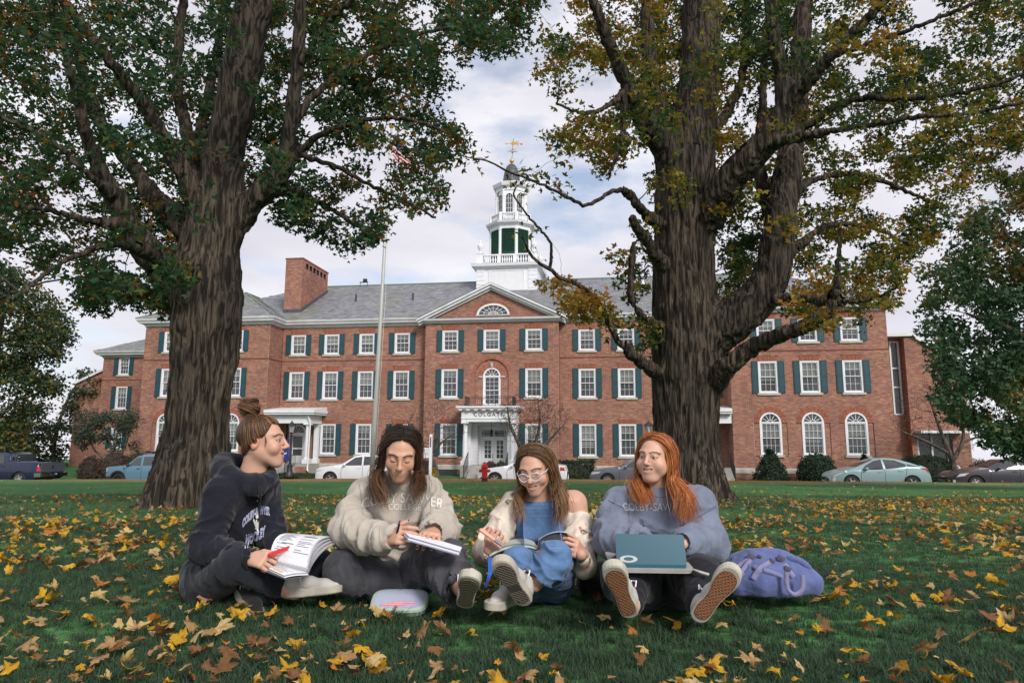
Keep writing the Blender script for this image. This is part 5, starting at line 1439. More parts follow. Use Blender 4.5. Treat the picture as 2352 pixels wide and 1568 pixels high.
trunkR = [(1578, 1148, YR_, 84), (1577, 1080, YR_, 74), (1574, 980, YR_, 70), (1576, 860, YR_, 76), (1580, 760, YR_, 80), (1572, 680, YR_, 72), (1569, 560, YR_, 66), (1572, 420, YR_, 66), (1582, 320, YR_, 60), (1604, 200, YR_, 50), (1610, 90, YR_, 48), (1612, -20, YR_, 45), (1620, -250, YR_ - 0.3, 36), (1630, -480, YR_ - 0.5, 24)]
limbsR = [
 [(1560, 420, YR_, 40), (1528, 340, YR_ - 0.2, 30), (1487, 287, YR_ - 0.4, 24), (1446, 205, YR_ - 0.8, 19), (1408, 120, YR_ - 1.1, 16), (1372, 30, YR_ - 1.4, 13), (1340, -80, YR_ - 1.7, 10)],
 [(1545, 370, YR_ + 0.1, 28), (1512, 256, YR_ + 0.1, 22), (1494, 169, YR_, 19), (1488, 60, YR_, 17), (1486, -80, YR_, 14)],
 [(1600, 520, YR_ - 0.1, 44), (1650, 450, YR_ - 0.6, 36), (1696, 390, YR_ - 1.0, 32), (1752, 333, YR_ - 1.3, 28), (1795, 270, YR_ - 1.5, 24), (1793, 160, YR_ - 1.6, 17), (1772, 40, YR_ - 1.8, 15), (1762, -80, YR_ - 1.9, 12)],
 [(1790, 280, YR_ - 1.4, 22), (1822, 200, YR_ - 1.3, 20), (1838, 100, YR_ - 1.2, 18), (1842, -40, YR_ - 1.1, 15)],
 [(1800, 260, YR_ - 1.5, 18), (1850, 190, YR_ - 1.9, 15), (1905, 130, YR_ - 2.2, 14), (1974, 62, YR_ - 2.5, 13), (2050, -20, YR_ - 2.8, 11)],
 [(1625, 770, YR_ - 0.1, 54), (1680, 735, YR_ - 0.3, 48), (1730, 695, YR_ - 0.4, 43), (1768, 640, YR_ - 0.5, 38), (1785, 560, YR_ - 0.5, 34), (1795, 480, YR_ - 0.4, 32), (1808, 400, YR_ - 0.2, 29), (1826, 310, YR_, 24), (1838, 200, YR_ + 0.3, 19), (1850, 60, YR_ + 0.6, 15), (1860, -60, YR_ + 0.8, 12)],
 [(1785, 520, YR_ - 0.2, 22), (1762, 455, YR_ + 0.2, 16), (1745, 400, YR_ + 0.4, 13), (1750, 250, YR_ + 0.9, 10), (1760, 100, YR_ + 1.2, 8)],
 [(1640, 880, YR_ - 0.3, 24), (1672, 838, YR_ - 0.8, 19), (1714, 808, YR_ - 1.0, 16), (1789, 769, YR_ - 1.5, 14), (1857, 747, YR_ - 1.9, 12), (1903, 714, YR_ - 2.1, 11), (1919, 676, YR_ - 2.2, 10), (1925, 600, YR_ - 2.4, 6), (1930, 520, YR_ - 2.5, 4)],
 [(1775, 690, YR_ - 0.7, 12), (1830, 684, YR_ - 1.2, 8), (1898, 694, YR_ - 1.9, 7)],
 [(1915, 690, YR_ - 2.1, 6), (1990, 690, YR_ - 2.5, 4), (2060, 660, YR_ - 2.9, 3)],
 [(1512, 858, YR_ - 0.3, 13), (1449, 812, YR_ - 0.9, 8.5), (1415, 776, YR_ - 1.1, 7), (1380, 703, YR_ - 1.4, 6.5), (1345, 665, YR_ - 1.6, 6), (1293, 640, YR_ - 1.9, 5), (1258, 616, YR_ - 2.1, 4.5), (1220, 585, YR_ - 2.3, 3.5), (1200, 545, YR_ - 2.4, 2.5), (1186, 533, YR_ - 2.4, 1.5)],
 [(1263, 618, YR_ - 2.1, 3.8), (1265, 559, YR_ - 2.2, 3.3), (1237, 523, YR_ - 2.3, 3), (1200, 479, YR_ - 2.4, 2.4), (1180, 440, YR_ - 2.4, 1.8), (1190, 425, YR_ - 2.4, 1.2)],
 [(1515, 515, YR_ - 0.3, 13), (1475, 486, YR_ - 0.8, 9), (1445, 447, YR_ - 1.0, 7), (1412, 437, YR_ - 1.2, 6), (1385, 452, YR_ - 1.3, 5), (1350, 469, YR_ - 1.5, 4.5), (1277, 438, YR_ - 1.9, 3.8), (1219, 413, YR_ - 2.2, 3.2), (1160, 391, YR_ - 2.5, 2.6), (1116, 369, YR_ - 2.8, 2), (1065, 361, YR_ - 3.0, 1.3)],
 [(1530, 620, YR_ - 0.2, 17), (1515, 596, YR_ - 0.5, 12), (1479, 545, YR_ - 0.8, 10), (1452, 502, YR_ - 1.0, 8)],
 [(1512, 745, YR_ - 0.3, 7), (1470, 722, YR_ - 0.6, 5), (1452, 690, YR_ - 0.8, 4.5), (1455, 559, YR_ - 1.0, 3)],
 [(1440, 200, YR_ - 0.8, 9), (1400, 240, YR_ - 1.3, 6), (1340, 260, YR_ - 1.7, 4), (1280, 240, YR_ - 2.0, 3)],
 [(1436, 195, YR_ - 0.9, 8), (1426, 330, YR_ - 1.0, 5), (1400, 400, YR_ - 1.2, 3.5)],
 [(1752, 333, YR_ - 1.3, 12), (1860, 310, YR_ - 2.0, 8), (1990, 290, YR_ - 2.6, 7), (2100, 270, YR_ - 3.1, 6), (2230, 260, YR_ - 3.5, 5), (2352, 235, YR_ - 3.8, 4)],
 [(1830, 300, YR_, 11), (1960, 230, YR_ - 0.6, 8), (2090, 225, YR_ - 1.2, 7), (2200, 215, YR_ - 1.6, 6), (2300, 190, YR_ - 1.9, 5), (2400, 150, YR_ - 2.2, 4)],
 [(1905, 130, YR_ - 2.2, 8), (2030, 90, YR_ - 2.7, 6), (2160, 40, YR_ - 3.1, 5), (2300, -20, YR_ - 3.4, 4)],
 [(1795, 480, YR_ - 0.4, 12), (1860, 420, YR_ - 0.2, 8), (1960, 400, YR_, 6), (2060, 430, YR_ + 0.3, 5), (2150, 470, YR_ + 0.5, 3)],
 [(1775, 620, YR_ - 0.5, 12), (1840, 560, YR_ - 0.3, 8), (1900, 520, YR_ - 0.1, 6), (1990, 520, YR_ + 0.1, 5), (2090, 560, YR_ + 0.2, 3)],
 [(1640, 300, YR_ + 0.2, 14), (1700, 200, YR_ + 0.8, 10), (1710, 60, YR_ + 1.2, 8), (1716, -60, YR_ + 1.4, 7)],
]
polyR = [(1290, -120), (1330, 40), (1240, 60), (1230, 150), (1290, 220), (1240, 300), (1262, 400), (1310, 420), (1335, 380), (1420, 420), (1470, 380), (1510, 440), (1640, 560), (1650, 690), (1680, 690), (1790, 560), (1830, 650), (1790, 720), (1800, 770), (1950, 755), (2050, 740), (2030, 690), (2120, 590), (2190, 510), (2240, 420), (2360, 460), (2560, 470), (2560, -120)]
def colsR(P, rng):
 n = len(P); pal = np.array([[0.052, 0.094, 0.024], [0.095, 0.122, 0.024], [0.19, 0.170, 0.026], [0.31, 0.215, 0.028], [0.33, 0.165, 0.022], [0.034, 0.070, 0.026]])
 lf = fbm(P * 0.55, 3, 51)
 k = np.clip(lf + 0.05 + rng.normal(0, 0.10, n), 0, 1)
 i = np.digitize(k, [0.38, 0.46, 0.54, 0.64, 0.74])
 c = np.array([pal[5], pal[0], pal[1], pal[2], pal[3], pal[4]])[i]
 return c * rng.uniform(0.75, 1.25, (n, 1))
bR = at(1578, 1148, YR_)
big_tree('maple_tree', 'tall maple with yellowing leaves and thick forked trunk right of the tower', tuple(bR), trunkR, limbsR,
         ((bR[0] - 1.3, bR[1] - 2.2, bR[2] - 0.25), (bR[0] + 2.5, bR[1] + 1.5, bR[2] + 7.6)),
         crown_sampler([(polyR, 1750, (YR_ - 4.0, YR_ + 3.2), 1.0), ([(1640, 420), (1790, 500), (1770, 690), (1650, 700)], 60, (YR_ + 0.6, YR_ + 3), 0.9),
      ([(1300, 660), (1500, 720), (1500, 820), (1400, 760), (1290, 730)], 26, (YR_ - 2.2, YR_ - 0.5), 0.7), ([(1170, 640), (1330, 650), (1400, 700), (1250, 730)], 20, (YR_ - 2.4, YR_ - 1.6), 0.6),
      ([(1380, 590), (1500, 480), (1500, 650), (1440, 690)], 22, (YR_ - 1.6, YR_), 0.7), ([(1080, 345), (1290, 405), (1280, 455), (1120, 400)], 12, (YR_ - 2.9, YR_ - 2), 0.22), ([(1170, 470), (1290, 520), (1300, 640), (1180, 560)], 6, (YR_ - 2.5, YR_ - 2.1), 0.05)],
                       ((bR[0] + 2.0, YR_ - 2.0, 12.0), (9.0, 8.0, 5.5), 200), holes=0.33, hseed=13, thin=[((1100, 300, 1285, 640), .06)]), colsR, seed=2, leaf_size=(0.066, 0.108))
# ------------------------------------------------------------------ smaller trees and shrubs
QUAD = np.array([(0, 0), (0.42, 0.45), (0, 1.0), (-0.42, 0.45)])
M['leaf_far'] = mat('shrub_leaf', rough=0.6, attr=True, trans=0.3, spec=0.3)
def pal_cols(pal, prob):
 pal = np.array(pal)
 def f(P, rng):
  n = len(P); lf = fbm(P * 0.9, 3, 61)[:, None]
  return pal[rng.choice(len(pal), n, p=prob)] * rng.uniform(0.75, 1.25, (n, 1)) * (0.75 + 0.5 * lf)
 return f
def small_tree(name, label, base, limbs, clumps, cols, per=40, leaf=(0.08, 0.13), rad=0.3, outline=QUAD, bark='bark_far', twig_r=0.004, seed=5, cat='tree', group=None):
 root = empty(name, tuple(base), 0, label, cat, group); base = np.asarray(base, float)
 rng = np.random.default_rng(seed); nodes, nr = [], []
 for i, l in enumerate(limbs):
  l = spline(np.asarray(l, float), 14)
  V, F = tube_arr(l[:, :3], l[:, 3], 9)
  link('trunk' if i == 0 else 'limb', mesh_np('trunk' if i == 0 else 'limb', V - base, F, True), M[bark], root)
  k = 3 if i == 0 else 0
  nodes.append(l[k:, :3]); nr.append(l[k:, 3])
 A = np.concatenate(nodes); AR = np.concatenate(nr); paths, rads = [], []
 d0 = np.min(np.linalg.norm(clumps[:, None] - A[None], axis=2), axis=1); clumps = clumps[np.argsort(d0)]
 for c in clumps:
  dd = np.linalg.norm(A - c, axis=1) + 0.35 * np.maximum(0, A[:, 2] - c[2] + 0.1); j = np.argmin(dd); a = A[j]; L_ = np.linalg.norm(c - a)
  if L_ < 0.03: continue
  mid = (a + c) / 2 + rng.normal(0, 0.1 * L_, 3) + np.array([0, 0, 0.08 * L_]); t = np.linspace(0, 1, 5)[:, None]
  p = (1 - t) ** 2 * a + 2 * t * (1 - t) * mid + t * t * c
  r0 = min(AR[j] * 0.8, 0.008 + 0.012 * L_); paths.append(p); rads.append(r0 + (twig_r - r0) * t[:, 0]); A = np.concatenate([A, p[1:]]); AR = np.concatenate([AR, rads[-1][1:]])
 V, F, _ = many_tubes(np.array(paths), np.array(rads), 3)
 link('branches', mesh_np('branches', V - base, F, True), M['twig'], root, kind='stuff')
 if per:
  ends = np.array(paths)[:, -1]; idx = np.repeat(np.arange(len(ends)), per); m = len(idx)
  off = rng.normal(0, 1, (m, 3)); off /= np.linalg.norm(off, axis=1)[:, None]
  P = ends[idx] + off * (rad * rng.random(m) ** 0.45)[:, None] * np.array([1.2, 1.2, 0.8])
  V, F, C = leaf_mesh(P, rng.uniform(*leaf, m), rng.normal(0, 0.8, (m, 3)) + np.array([0, 0, 0.7]) + off * 0.5, rng.normal(0, 1, (m, 3)) + np.array([0, 0, -0.5]), cols(P, rng), outline, rng=rng)
  link('foliage', mesh_np('foliage', V - base, F, False, C), M['leaf_far'], root, kind='stuff')
 return root
def poly_clumps(polys, seed, holes=0.38):
 rng = np.random.default_rng(seed); out = []
 for poly, n, (ya, yb) in polys:
  poly = np.asarray(poly, float); lo, hi = poly.min(0), poly.max(0); got = 0
  while got < n:
   u = rng.uniform(lo[0], hi[0], 2000); v = rng.uniform(lo[1], hi[1], 2000)
   ud = u + 30 * (fbm(np.stack([u / 30, v / 30, u * 0], 1), 3, 71) - 0.5); vd = v + 30 * (fbm(np.stack([u / 30, v / 30, u * 0 + 5], 1), 3, 72) - 0.5)
   k = in_poly(ud, vd, poly) & (fbm(np.stack([u / 40, v / 40, u * 0 + seed], 1), 3, 73) > holes); u, v = u[k][:n - got], v[k][:n - got]
   out += [at(a, b, c) for a, b, c in zip(u, v, rng.uniform(ya, yb, len(u)))]; got += len(u)
 return np.array(out)
def L3(pts): return limb3(pts)
pR = [(2125, 700), (2150, 650), (2135, 620), (2205, 575), (2215, 500), (2250, 455), (2300, 400), (2380, 380), (2560, 420), (2560, 1050), (2352, 1040), (2290, 990), (2215, 965), (2180, 940), (2140, 900), (2165, 850), (2110, 780), (2140, 740)]
b_ = at(2460, 1118, 20)
def cols_edge(P, rng):
 n = len(P); lf = fbm(P * 0.5, 3, 81) + np.clip((P[:, 2] - 6.5) * 0.05, -0.1, 0.25) + rng.normal(0, 0.06, n)
 pal = np.array([[0.045, 0.098, 0.046], [0.070, 0.13, 0.05], [0.13, 0.15, 0.042], [0.28, 0.16, 0.04], [0.28, 0.105, 0.045]])
 return pal[np.digitize(lf, [0.46, 0.56, 0.66, 0.76])] * rng.uniform(0.75, 1.25, (n, 1))
small_tree('maple_tree', 'dense green and orange maple entering at the right edge beside the brick link', b_, [
 L3([(2460, 1118, 20, 22), (2455, 900, 20, 18), (2440, 700, 20, 14), (2430, 500, 20, 8)]), L3([(2455, 930, 20, 10), (2380, 900, 19.8, 7), (2290, 930, 19.5, 4)]),
 L3([(2450, 850, 20, 9), (2330, 760, 19.6, 6), (2220, 720, 19.3, 3)]), L3([(2440, 700, 20, 9), (2350, 600, 19.8, 6), (2290, 500, 19.8, 3)]), L3([(2440, 720, 20, 8), (2520, 600, 20.3, 5)])],
 poly_clumps([(pR, 520, (18.6, 22.5)), ([(2260, 940), (2352, 1000), (2352, 1075), (2300, 1020)], 14, (19, 20))], 3, 0.40), cols_edge, per=52, leaf=(0.10, 0.165), rad=0.42, outline=LEAF2D, seed=6)
pF = [(-60, 600), (60, 625), (120, 680), (165, 740), (170, 790), (120, 830), (140, 880), (110, 930), (70, 950), (60, 1000), (20, 1070), (-60, 1080)]
small_tree('broadleaf_tree', 'dark green tree with yellowing lower leaves at the left edge behind the pickup', at(-30, 1095, 46), [
 L3([(-30, 1095, 46, 12), (-20, 900, 46, 9), (0, 760, 46, 6), (20, 660, 46, 3)]), L3([(-20, 900, 46, 6), (60, 820, 45.6, 4), (130, 760, 45, 2)]), L3([(-25, 980, 46, 5), (40, 920, 45.8, 3), (100, 880, 45.6, 2)])],
 poly_clumps([(pF, 380, (43, 49))], 9, 0.36), pal_cols([[0.030, 0.058, 0.028], [0.042, 0.072, 0.030], [0.10, 0.095, 0.02], [0.20, 0.13, 0.02]], [0.42, 0.34, 0.14, 0.10]), per=46, leaf=(0.17, 0.30), rad=0.75, seed=7)
pF2 = [(10, 960), (60, 945), (100, 900), (150, 870), (205, 850), (235, 880), (230, 930), (170, 960), (180, 1010), (165, 1070), (90, 1075), (60, 1040)]
small_tree('broadleaf_tree', 'thin loose crowned tree between the dark tree and the brick annex', at(120, 1092, 58), [
 L3([(120, 1092, 58, 5), (128, 1000, 58, 4), (150, 930, 58, 3), (190, 860, 58, 1.5)]), L3([(125, 1020, 58, 3), (90, 960, 58, 2), (70, 930, 58, 1)])],
 poly_clumps([(pF2, 150, (56, 61))], 12, 0.44), pal_cols([[0.035, 0.062, 0.032], [0.05, 0.078, 0.035], [0.13, 0.11, 0.025]], [0.5, 0.35, 0.15]), per=34, leaf=(0.2, 0.32), rad=0.7, seed=8)
pF3 = [(-40, 930), (30, 960), (75, 1000), (70, 1055), (-40, 1060)]
small_tree('broadleaf_tree', 'bright yellow leaved small tree low at the left edge above the pickup', at(5, 1090, 52), [L3([(5, 1090, 52, 4), (8, 1020, 52, 3), (20, 960, 52, 2)])],
 poly_clumps([(pF3, 70, (50, 54))], 13, 0.4), pal_cols([[0.25, 0.17, 0.02], [0.16, 0.13, 0.025], [0.07, 0.085, 0.025]], [0.4, 0.3, 0.3]), per=36, leaf=(0.18, 0.3), rad=0.6, seed=9)
pC = [(170, 960), (215, 930), (260, 945), (310, 935), (330, 990), (315, 1050), (290, 1075), (230, 1060), (175, 1030)]
small_tree('crabapple_tree', 'low dusty green crabapple with bent trunks in front of the brick annex', at(252, 1098, 44), [
 L3([(250, 1098, 44, 5), (248, 1070, 44, 4), (255, 1030, 44, 3), (240, 980, 44, 1.5)]), L3([(262, 1098, 44, 4), (270, 1065, 44, 3.4), (290, 1020, 44, 2), (300, 970, 44, 1)]), L3([(250, 1065, 44, 3), (215, 1030, 43.8, 2), (195, 985, 43.6, 1)])],
 poly_clumps([(pC, 120, (42.6, 45.4))], 14, 0.40), pal_cols([[0.060, 0.082, 0.058], [0.045, 0.064, 0.044], [0.085, 0.095, 0.05]], [0.5, 0.35, 0.15]), per=60, leaf=(0.09, 0.16), rad=0.38, seed=10)
def bare_tree(name, label, base, stems, n, box, seed, twig=0.004, group=None):
 rng = np.random.default_rng(seed); c = rng.uniform(-1, 1, (n * 3, 3)); c = c[(c ** 2).sum(1) < 1][:n]
 c = np.asarray(box[0]) + c * np.asarray(box[1])
 return small_tree(name, label, base, stems, c, None, per=0, bark='bark_far', twig_r=twig, seed=seed, group=group)
small_tree_pts = lambda u, v, Y: at(u, v, Y)
b1 = at(1002, 1098, 41.8)
bare_tree('bare_crabapple', 'leafless crooked crabapple beside the white hanging sign', b1, [L3([(1004, 1098, 41.8, 6), (1000, 1070, 41.8, 5), (988, 1045, 41.8, 4.2), (1000, 1010, 41.8, 3.4), (1008, 985, 41.8, 2)]), L3([(988, 1042, 41.8, 3.5), (1012, 1018, 41.6, 2.6), (1035, 1000, 41.4, 1.5)]), L3([(992, 1050, 41.8, 2.5), (962, 1030, 41.5, 2), (935, 1010, 41.2, 1)])],
          560, (at(990, 985, 41.6), (2.3, 0.9, 1.7)), 21, 0.013)
b2 = at(1212, 1098, 41.0)
bare_tree('bare_crabapple', 'leafless many stemmed crabapple right of the entrance porch', b2, [L3([(1212, 1098, 41, 6), (1208, 1050, 41, 5.4), (1190, 1015, 41, 4.4), (1172, 975, 41, 3), (1165, 935, 41, 1.5)]), L3([(1212, 1060, 41, 5), (1232, 1010, 40.8, 4), (1240, 965, 40.6, 2.6), (1235, 915, 40.5, 1.4)]), L3([(1214, 1050, 41, 4), (1262, 1010, 40.9, 3), (1290, 980, 40.7, 1.5)])],
          1500, (at(1225, 962, 40.8), (2.3, 1.1, 1.75)), 22, 0.013)
b3 = at(2192, 1106, 36.5)
bare_tree('bare_tree', 'small leafless grey barked tree behind the mint hatchback', b3, [L3([(2192, 1106, 36.5, 8), (2188, 1060, 36.5, 6.5), (2172, 1020, 36.5, 5), (2150, 960, 36.4, 3), (2130, 900, 36.3, 1.5)]), L3([(2190, 1055, 36.5, 5.5), (2212, 1010, 36.3, 4), (2205, 950, 36.2, 2.5), (2190, 890, 36.2, 1.3)]), L3([(2182, 1042, 36.5, 4), (2120, 1010, 36.2, 3), (2070, 990, 36, 1.4)]), L3([(2210, 1015, 36.4, 3), (2260, 1000, 36.2, 2), (2310, 1000, 36, 1)])],
          1300, (at(2170, 960, 36.4), (3.0, 1.2, 2.1)), 23, 0.011)
def shrub(name, label, u0, u1, v0, v1, Y, pal, prob, n, leaf=(0.06, 0.11), shape='round', cat='shrub', group=None, seed=1, depth=None):
 a, b = at(u0, v1, Y), at(u1, v0, Y)
 rx, hz = (b[0] - a[0]) / 2, b[2] - a[2]; c = np.array([(a[0] + b[0]) / 2, Y, a[2] - 0.1]); hz += 0.1
 rng = np.random.default_rng(seed); ry = depth or rx * 0.85
 th = rng.uniform(0, 2 * PI, n); t = rng.random(n)
 if shape == 'cone':
  rr = np.clip(1.02 - t ** 1.1, 0.02, 1) ** 0.75 * np.clip(t * 6 + 0.55, 0, 1); z = t * hz
 elif shape == 'box':
  q = rng.uniform(-1, 1, (n, 3)); f = rng.integers(0, 3, n); s = np.where(rng.random(n) < 0.5, -1, 1); q[np.arange(n), f] = s; q[(f == 2), 2] = 1
  z = (q[:, 2] + 1) / 2 * hz
 else:
  e = np.arccos(rng.uniform(-0.5, 1, n)); rr = np.sin(e); z = hz * (np.cos(e) + 0.5) / 1.5
 if shape == 'box': P = np.stack([c[0] + q[:, 0] * rx, c[1] + q[:, 1] * ry, c[2] + z], 1)
 else: P = np.stack([c[0] + rx * rr * np.cos(th), c[1] + ry * rr * np.sin(th), c[2] + z], 1)
 cen = c + np.array([0, 0, hz * 0.4]); out = P - cen
 lump = 0.72 + 0.5 * fbm(P * (2.2 / max(0.5, rx)) * 1.6, 3, seed)
 P = cen + out * (lump * rng.uniform(0.82, 1.04, n))[:, None]
 o = out / np.maximum(1e-6, np.linalg.norm(out, axis=1))[:, None]
 root = empty(name, tuple(c), 0, label, cat, group)
 C = pal_cols(pal, prob)(P, rng)
 V, F, C = leaf_mesh(P, rng.uniform(*leaf, n), o + rng.normal(0, 0.6, (n, 3)), rng.normal(0, 1, (n, 3)) + np.array([0, 0, 0.5]), C, QUAD, rng=rng)
 link('foliage', mesh_np('foliage', V - c, F, False, C), M['leaf_far'], root, kind='stuff')
 f = Field(c - [rx * 1.1, ry * 1.1, 0.1], c + [rx * 1.1, ry * 1.1, hz * 1.05], max(0.06, rx / 14))
 if shape == 'cone': f.cone(c + [0, 0, hz * 0.12], c + [0, 0, hz * 0.85], rx * 0.62, rx * 0.12, 0)
 elif shape == 'box': f.rbox(c + [0, 0, hz * 0.42], (rx * 0.8, ry * 0.8, hz * 0.4), rad=0.1)
 else: f.ell(cen, (rx * 0.74, ry * 0.74, hz * 0.52), k=0)
 V, F = f.mesh(); V = V + 0.06 * rx * (fbm(V * 3, 3, 4) - 0.5)[:, None]
 link('core', mesh_np('core', V - c, F, True), M['shrub_core'], root)
 return root
M['shrub_core'] = mat('shrub_twigs', (0.03, 0.035, 0.022), 0.95, noise=0.4, nscale=9)
yew = [[0.016, 0.040, 0.022], [0.024, 0.055, 0.026], [0.045, 0.070, 0.03]]; yp = [0.5, 0.35, 0.15]
shrub('yew_shrub', 'dark conical yew under the left arched window of the right wing', 1728, 1812, 1030, 1106, 38.9, yew, yp, 3600, (0.07, 0.14), 'cone', group='yews along the right wing', seed=2)
shrub('yew_shrub', 'dark rounded yew under the middle arched window of the right wing', 1832, 1918, 1040, 1106, 38.6, yew, yp, 3600, (0.07, 0.14), 'round', group='yews along the right wing', seed=3)
shrub('yew_shrub', 'small upright yew top showing behind the mint hatchback', 1970, 2003, 1040, 1095, 38.3, yew, yp, 1200, (0.07, 0.15), 'cone', group='yews along the right wing', seed=4)
shrub('clipped_yew', 'big round clipped dark yew right of the mint hatchback', 2062, 2197, 1044, 1110, 37.6, yew, yp, 6000, (0.06, 0.11), 'round', seed=5)
shrub('clipped_hedge', 'dark clipped hedge along the wall right of the glasses girl', 1284, 1364, 1058, 1104, 41.6, yew, yp, 3800, (0.06, 0.11), 'box', seed=6, depth=0.8)
shrub('low_hedge', 'low clipped green hedge strip by the left lamp post', 638, 760, 1087, 1102, 41.6, [[0.03, 0.06, 0.022], [0.045, 0.08, 0.028], [0.02, 0.045, 0.02]], yp, 2600, (0.05, 0.09), 'box', seed=7, depth=0.4)
barb = [[0.10, 0.055, 0.055], [0.075, 0.045, 0.05], [0.13, 0.075, 0.06]]
shrub('barberry', 'purple brown barberry below the white hanging sign', 950, 999, 1056, 1098, 42.0, barb, yp, 3000, (0.05, 0.09), 'round', seed=8)
shrub('barberry', 'reddish brown barberry in front of the double door', 1103, 1148, 1058, 1100, 41.0, barb, yp, 3000, (0.05, 0.09), 'round', seed=9)
shrub('boxwood', 'small green bush right of the barberry by the entrance steps', 1138, 1164, 1055, 1100, 41.4, [[0.045, 0.09, 0.04], [0.06, 0.11, 0.05], [0.03, 0.065, 0.03]], yp, 1500, (0.05, 0.09), 'round', seed=10)
shrub('spirea', 'small bright yellow autumn bush at the foot of the bare crabapple', 989, 1003, 1075, 1099, 40.8, [[0.50, 0.32, 0.02], [0.40, 0.27, 0.03], [0.30, 0.22, 0.04]], yp, 800, (0.05, 0.09), 'cone', seed=11)
shrub('brown_shrub', 'twiggy brown leafed shrub behind the blue off-road car', 222, 300, 1035, 1102, 43.0, [[0.10, 0.065, 0.05], [0.075, 0.05, 0.042], [0.14, 0.085, 0.05]], yp, 3000, (0.06, 0.11), 'round', seed=12)
shrub('brown_shrub', 'twiggy dark brown shrub directly behind the pickup tailgate', 178, 236, 1045, 1102, 44.0, [[0.09, 0.055, 0.05], [0.065, 0.045, 0.042], [0.12, 0.075, 0.05]], yp, 2200, (0.06, 0.11), 'round', seed=13)
shrub('red_shrub', 'red and green bush in front of the distant grey roof', 2228, 2292, 1056, 1104, 40.5, [[0.13, 0.03, 0.03], [0.09, 0.06, 0.03], [0.04, 0.08, 0.03]], yp, 1800, (0.06, 0.11), 'round', seed=14)
# ------------------------------------------------------------------ cars on the drive
M['tyre'] = mat('tyre', (0.018, 0.018, 0.02), 0.85)
M['rim'] = mat('alloy', (0.55, 0.56, 0.58), 0.35, metal=0.7)
M['rim_dark'] = mat('dark_alloy', (0.03, 0.03, 0.035), 0.4, metal=0.3)
M['carglass'] = mat('car_glass', (0.030, 0.036, 0.040), 0.05, spec=1.0)
M['trim'] = mat('black_trim', (0.02, 0.02, 0.022), 0.55)
M['chrome'] = mat('chrome', (0.7, 0.7, 0.72), 0.18, metal=1.0)
M['lamp_clear'] = mat('headlamp', (0.55, 0.57, 0.60), 0.12, spec=0.9)
M['lamp_red'] = mat('tail_lamp', (0.45, 0.012, 0.018), 0.2, spec=0.8)
M['lamp_amber'] = mat('amber_lamp', (0.7, 0.16, 0.02), 0.25)
M['plate'] = mat('number_plate', (0.6, 0.62, 0.6), 0.5)
def interp(pts):
 pts = np.asarray(pts, float)
 return lambda x: np.interp(x, pts[:, 0], pts[:, 1])
def smooth_interp(pts, n=400, w=9):
 pts = np.asarray(pts, float); xs = np.linspace(pts[0, 0], pts[-1, 0], n); ys = np.interp(xs, pts[:, 0], pts[:, 1])
 k = np.ones(w) / w; yp = np.convolve(np.pad(ys, w // 2, mode='edge'), k, 'valid')
 return lambda x: np.interp(x, xs, yp)
def wheel(parent, x, y, z, r, spokes=5, dark=False, tw=0.21, side=-1):
 w = MB().lathe([(r * 0.64, -tw / 2), (r * 0.93, -tw / 2), (r, -tw * 0.36), (r, tw * 0.36), (r * 0.93, tw / 2), (r * 0.64, tw / 2)], 28, cap=False)
 o = w.build('wheel', M['tyre'], parent, smooth=False); o.location = (x, y, z); o.rotation_euler = (PI / 2, 0, 0)
 rm = MB(); zf = tw / 2 * 0.8
 rm.lathe([(r * 0.56, zf - 0.05), (r * 0.655, zf - 0.05), (r * 0.67, zf + 0.012), (r * 0.62, zf + 0.014), (r * 0.585, zf - 0.02)], 28, cap=False)
 for k in range(spokes):
  a = 2 * PI * k / spokes + 0.3; Mx = Matrix.Rotation(a, 4, 'Z')
  for s in (-0.5, 0.5):
   rm.box(-0.03 * r + s * 0.13 * r, 0.05 * r + s * 0.13 * r, r * 0.12, r * 0.60, zf - 0.03, zf, Mx)
 rm.lathe([(r * 0.16, zf - 0.03), (r * 0.16, zf + 0.004), (r * 0.05, zf + 0.012)], 14)
 q = rm.build('rim', M['rim_dark'] if dark else M['rim'], o)
 MB().lathe([(r * 0.1, zf - 0.10), (r * 0.63, zf - 0.10), (r * 0.63, zf - 0.08)], 24).build('brake_disc', M['trim'], o)
 return o
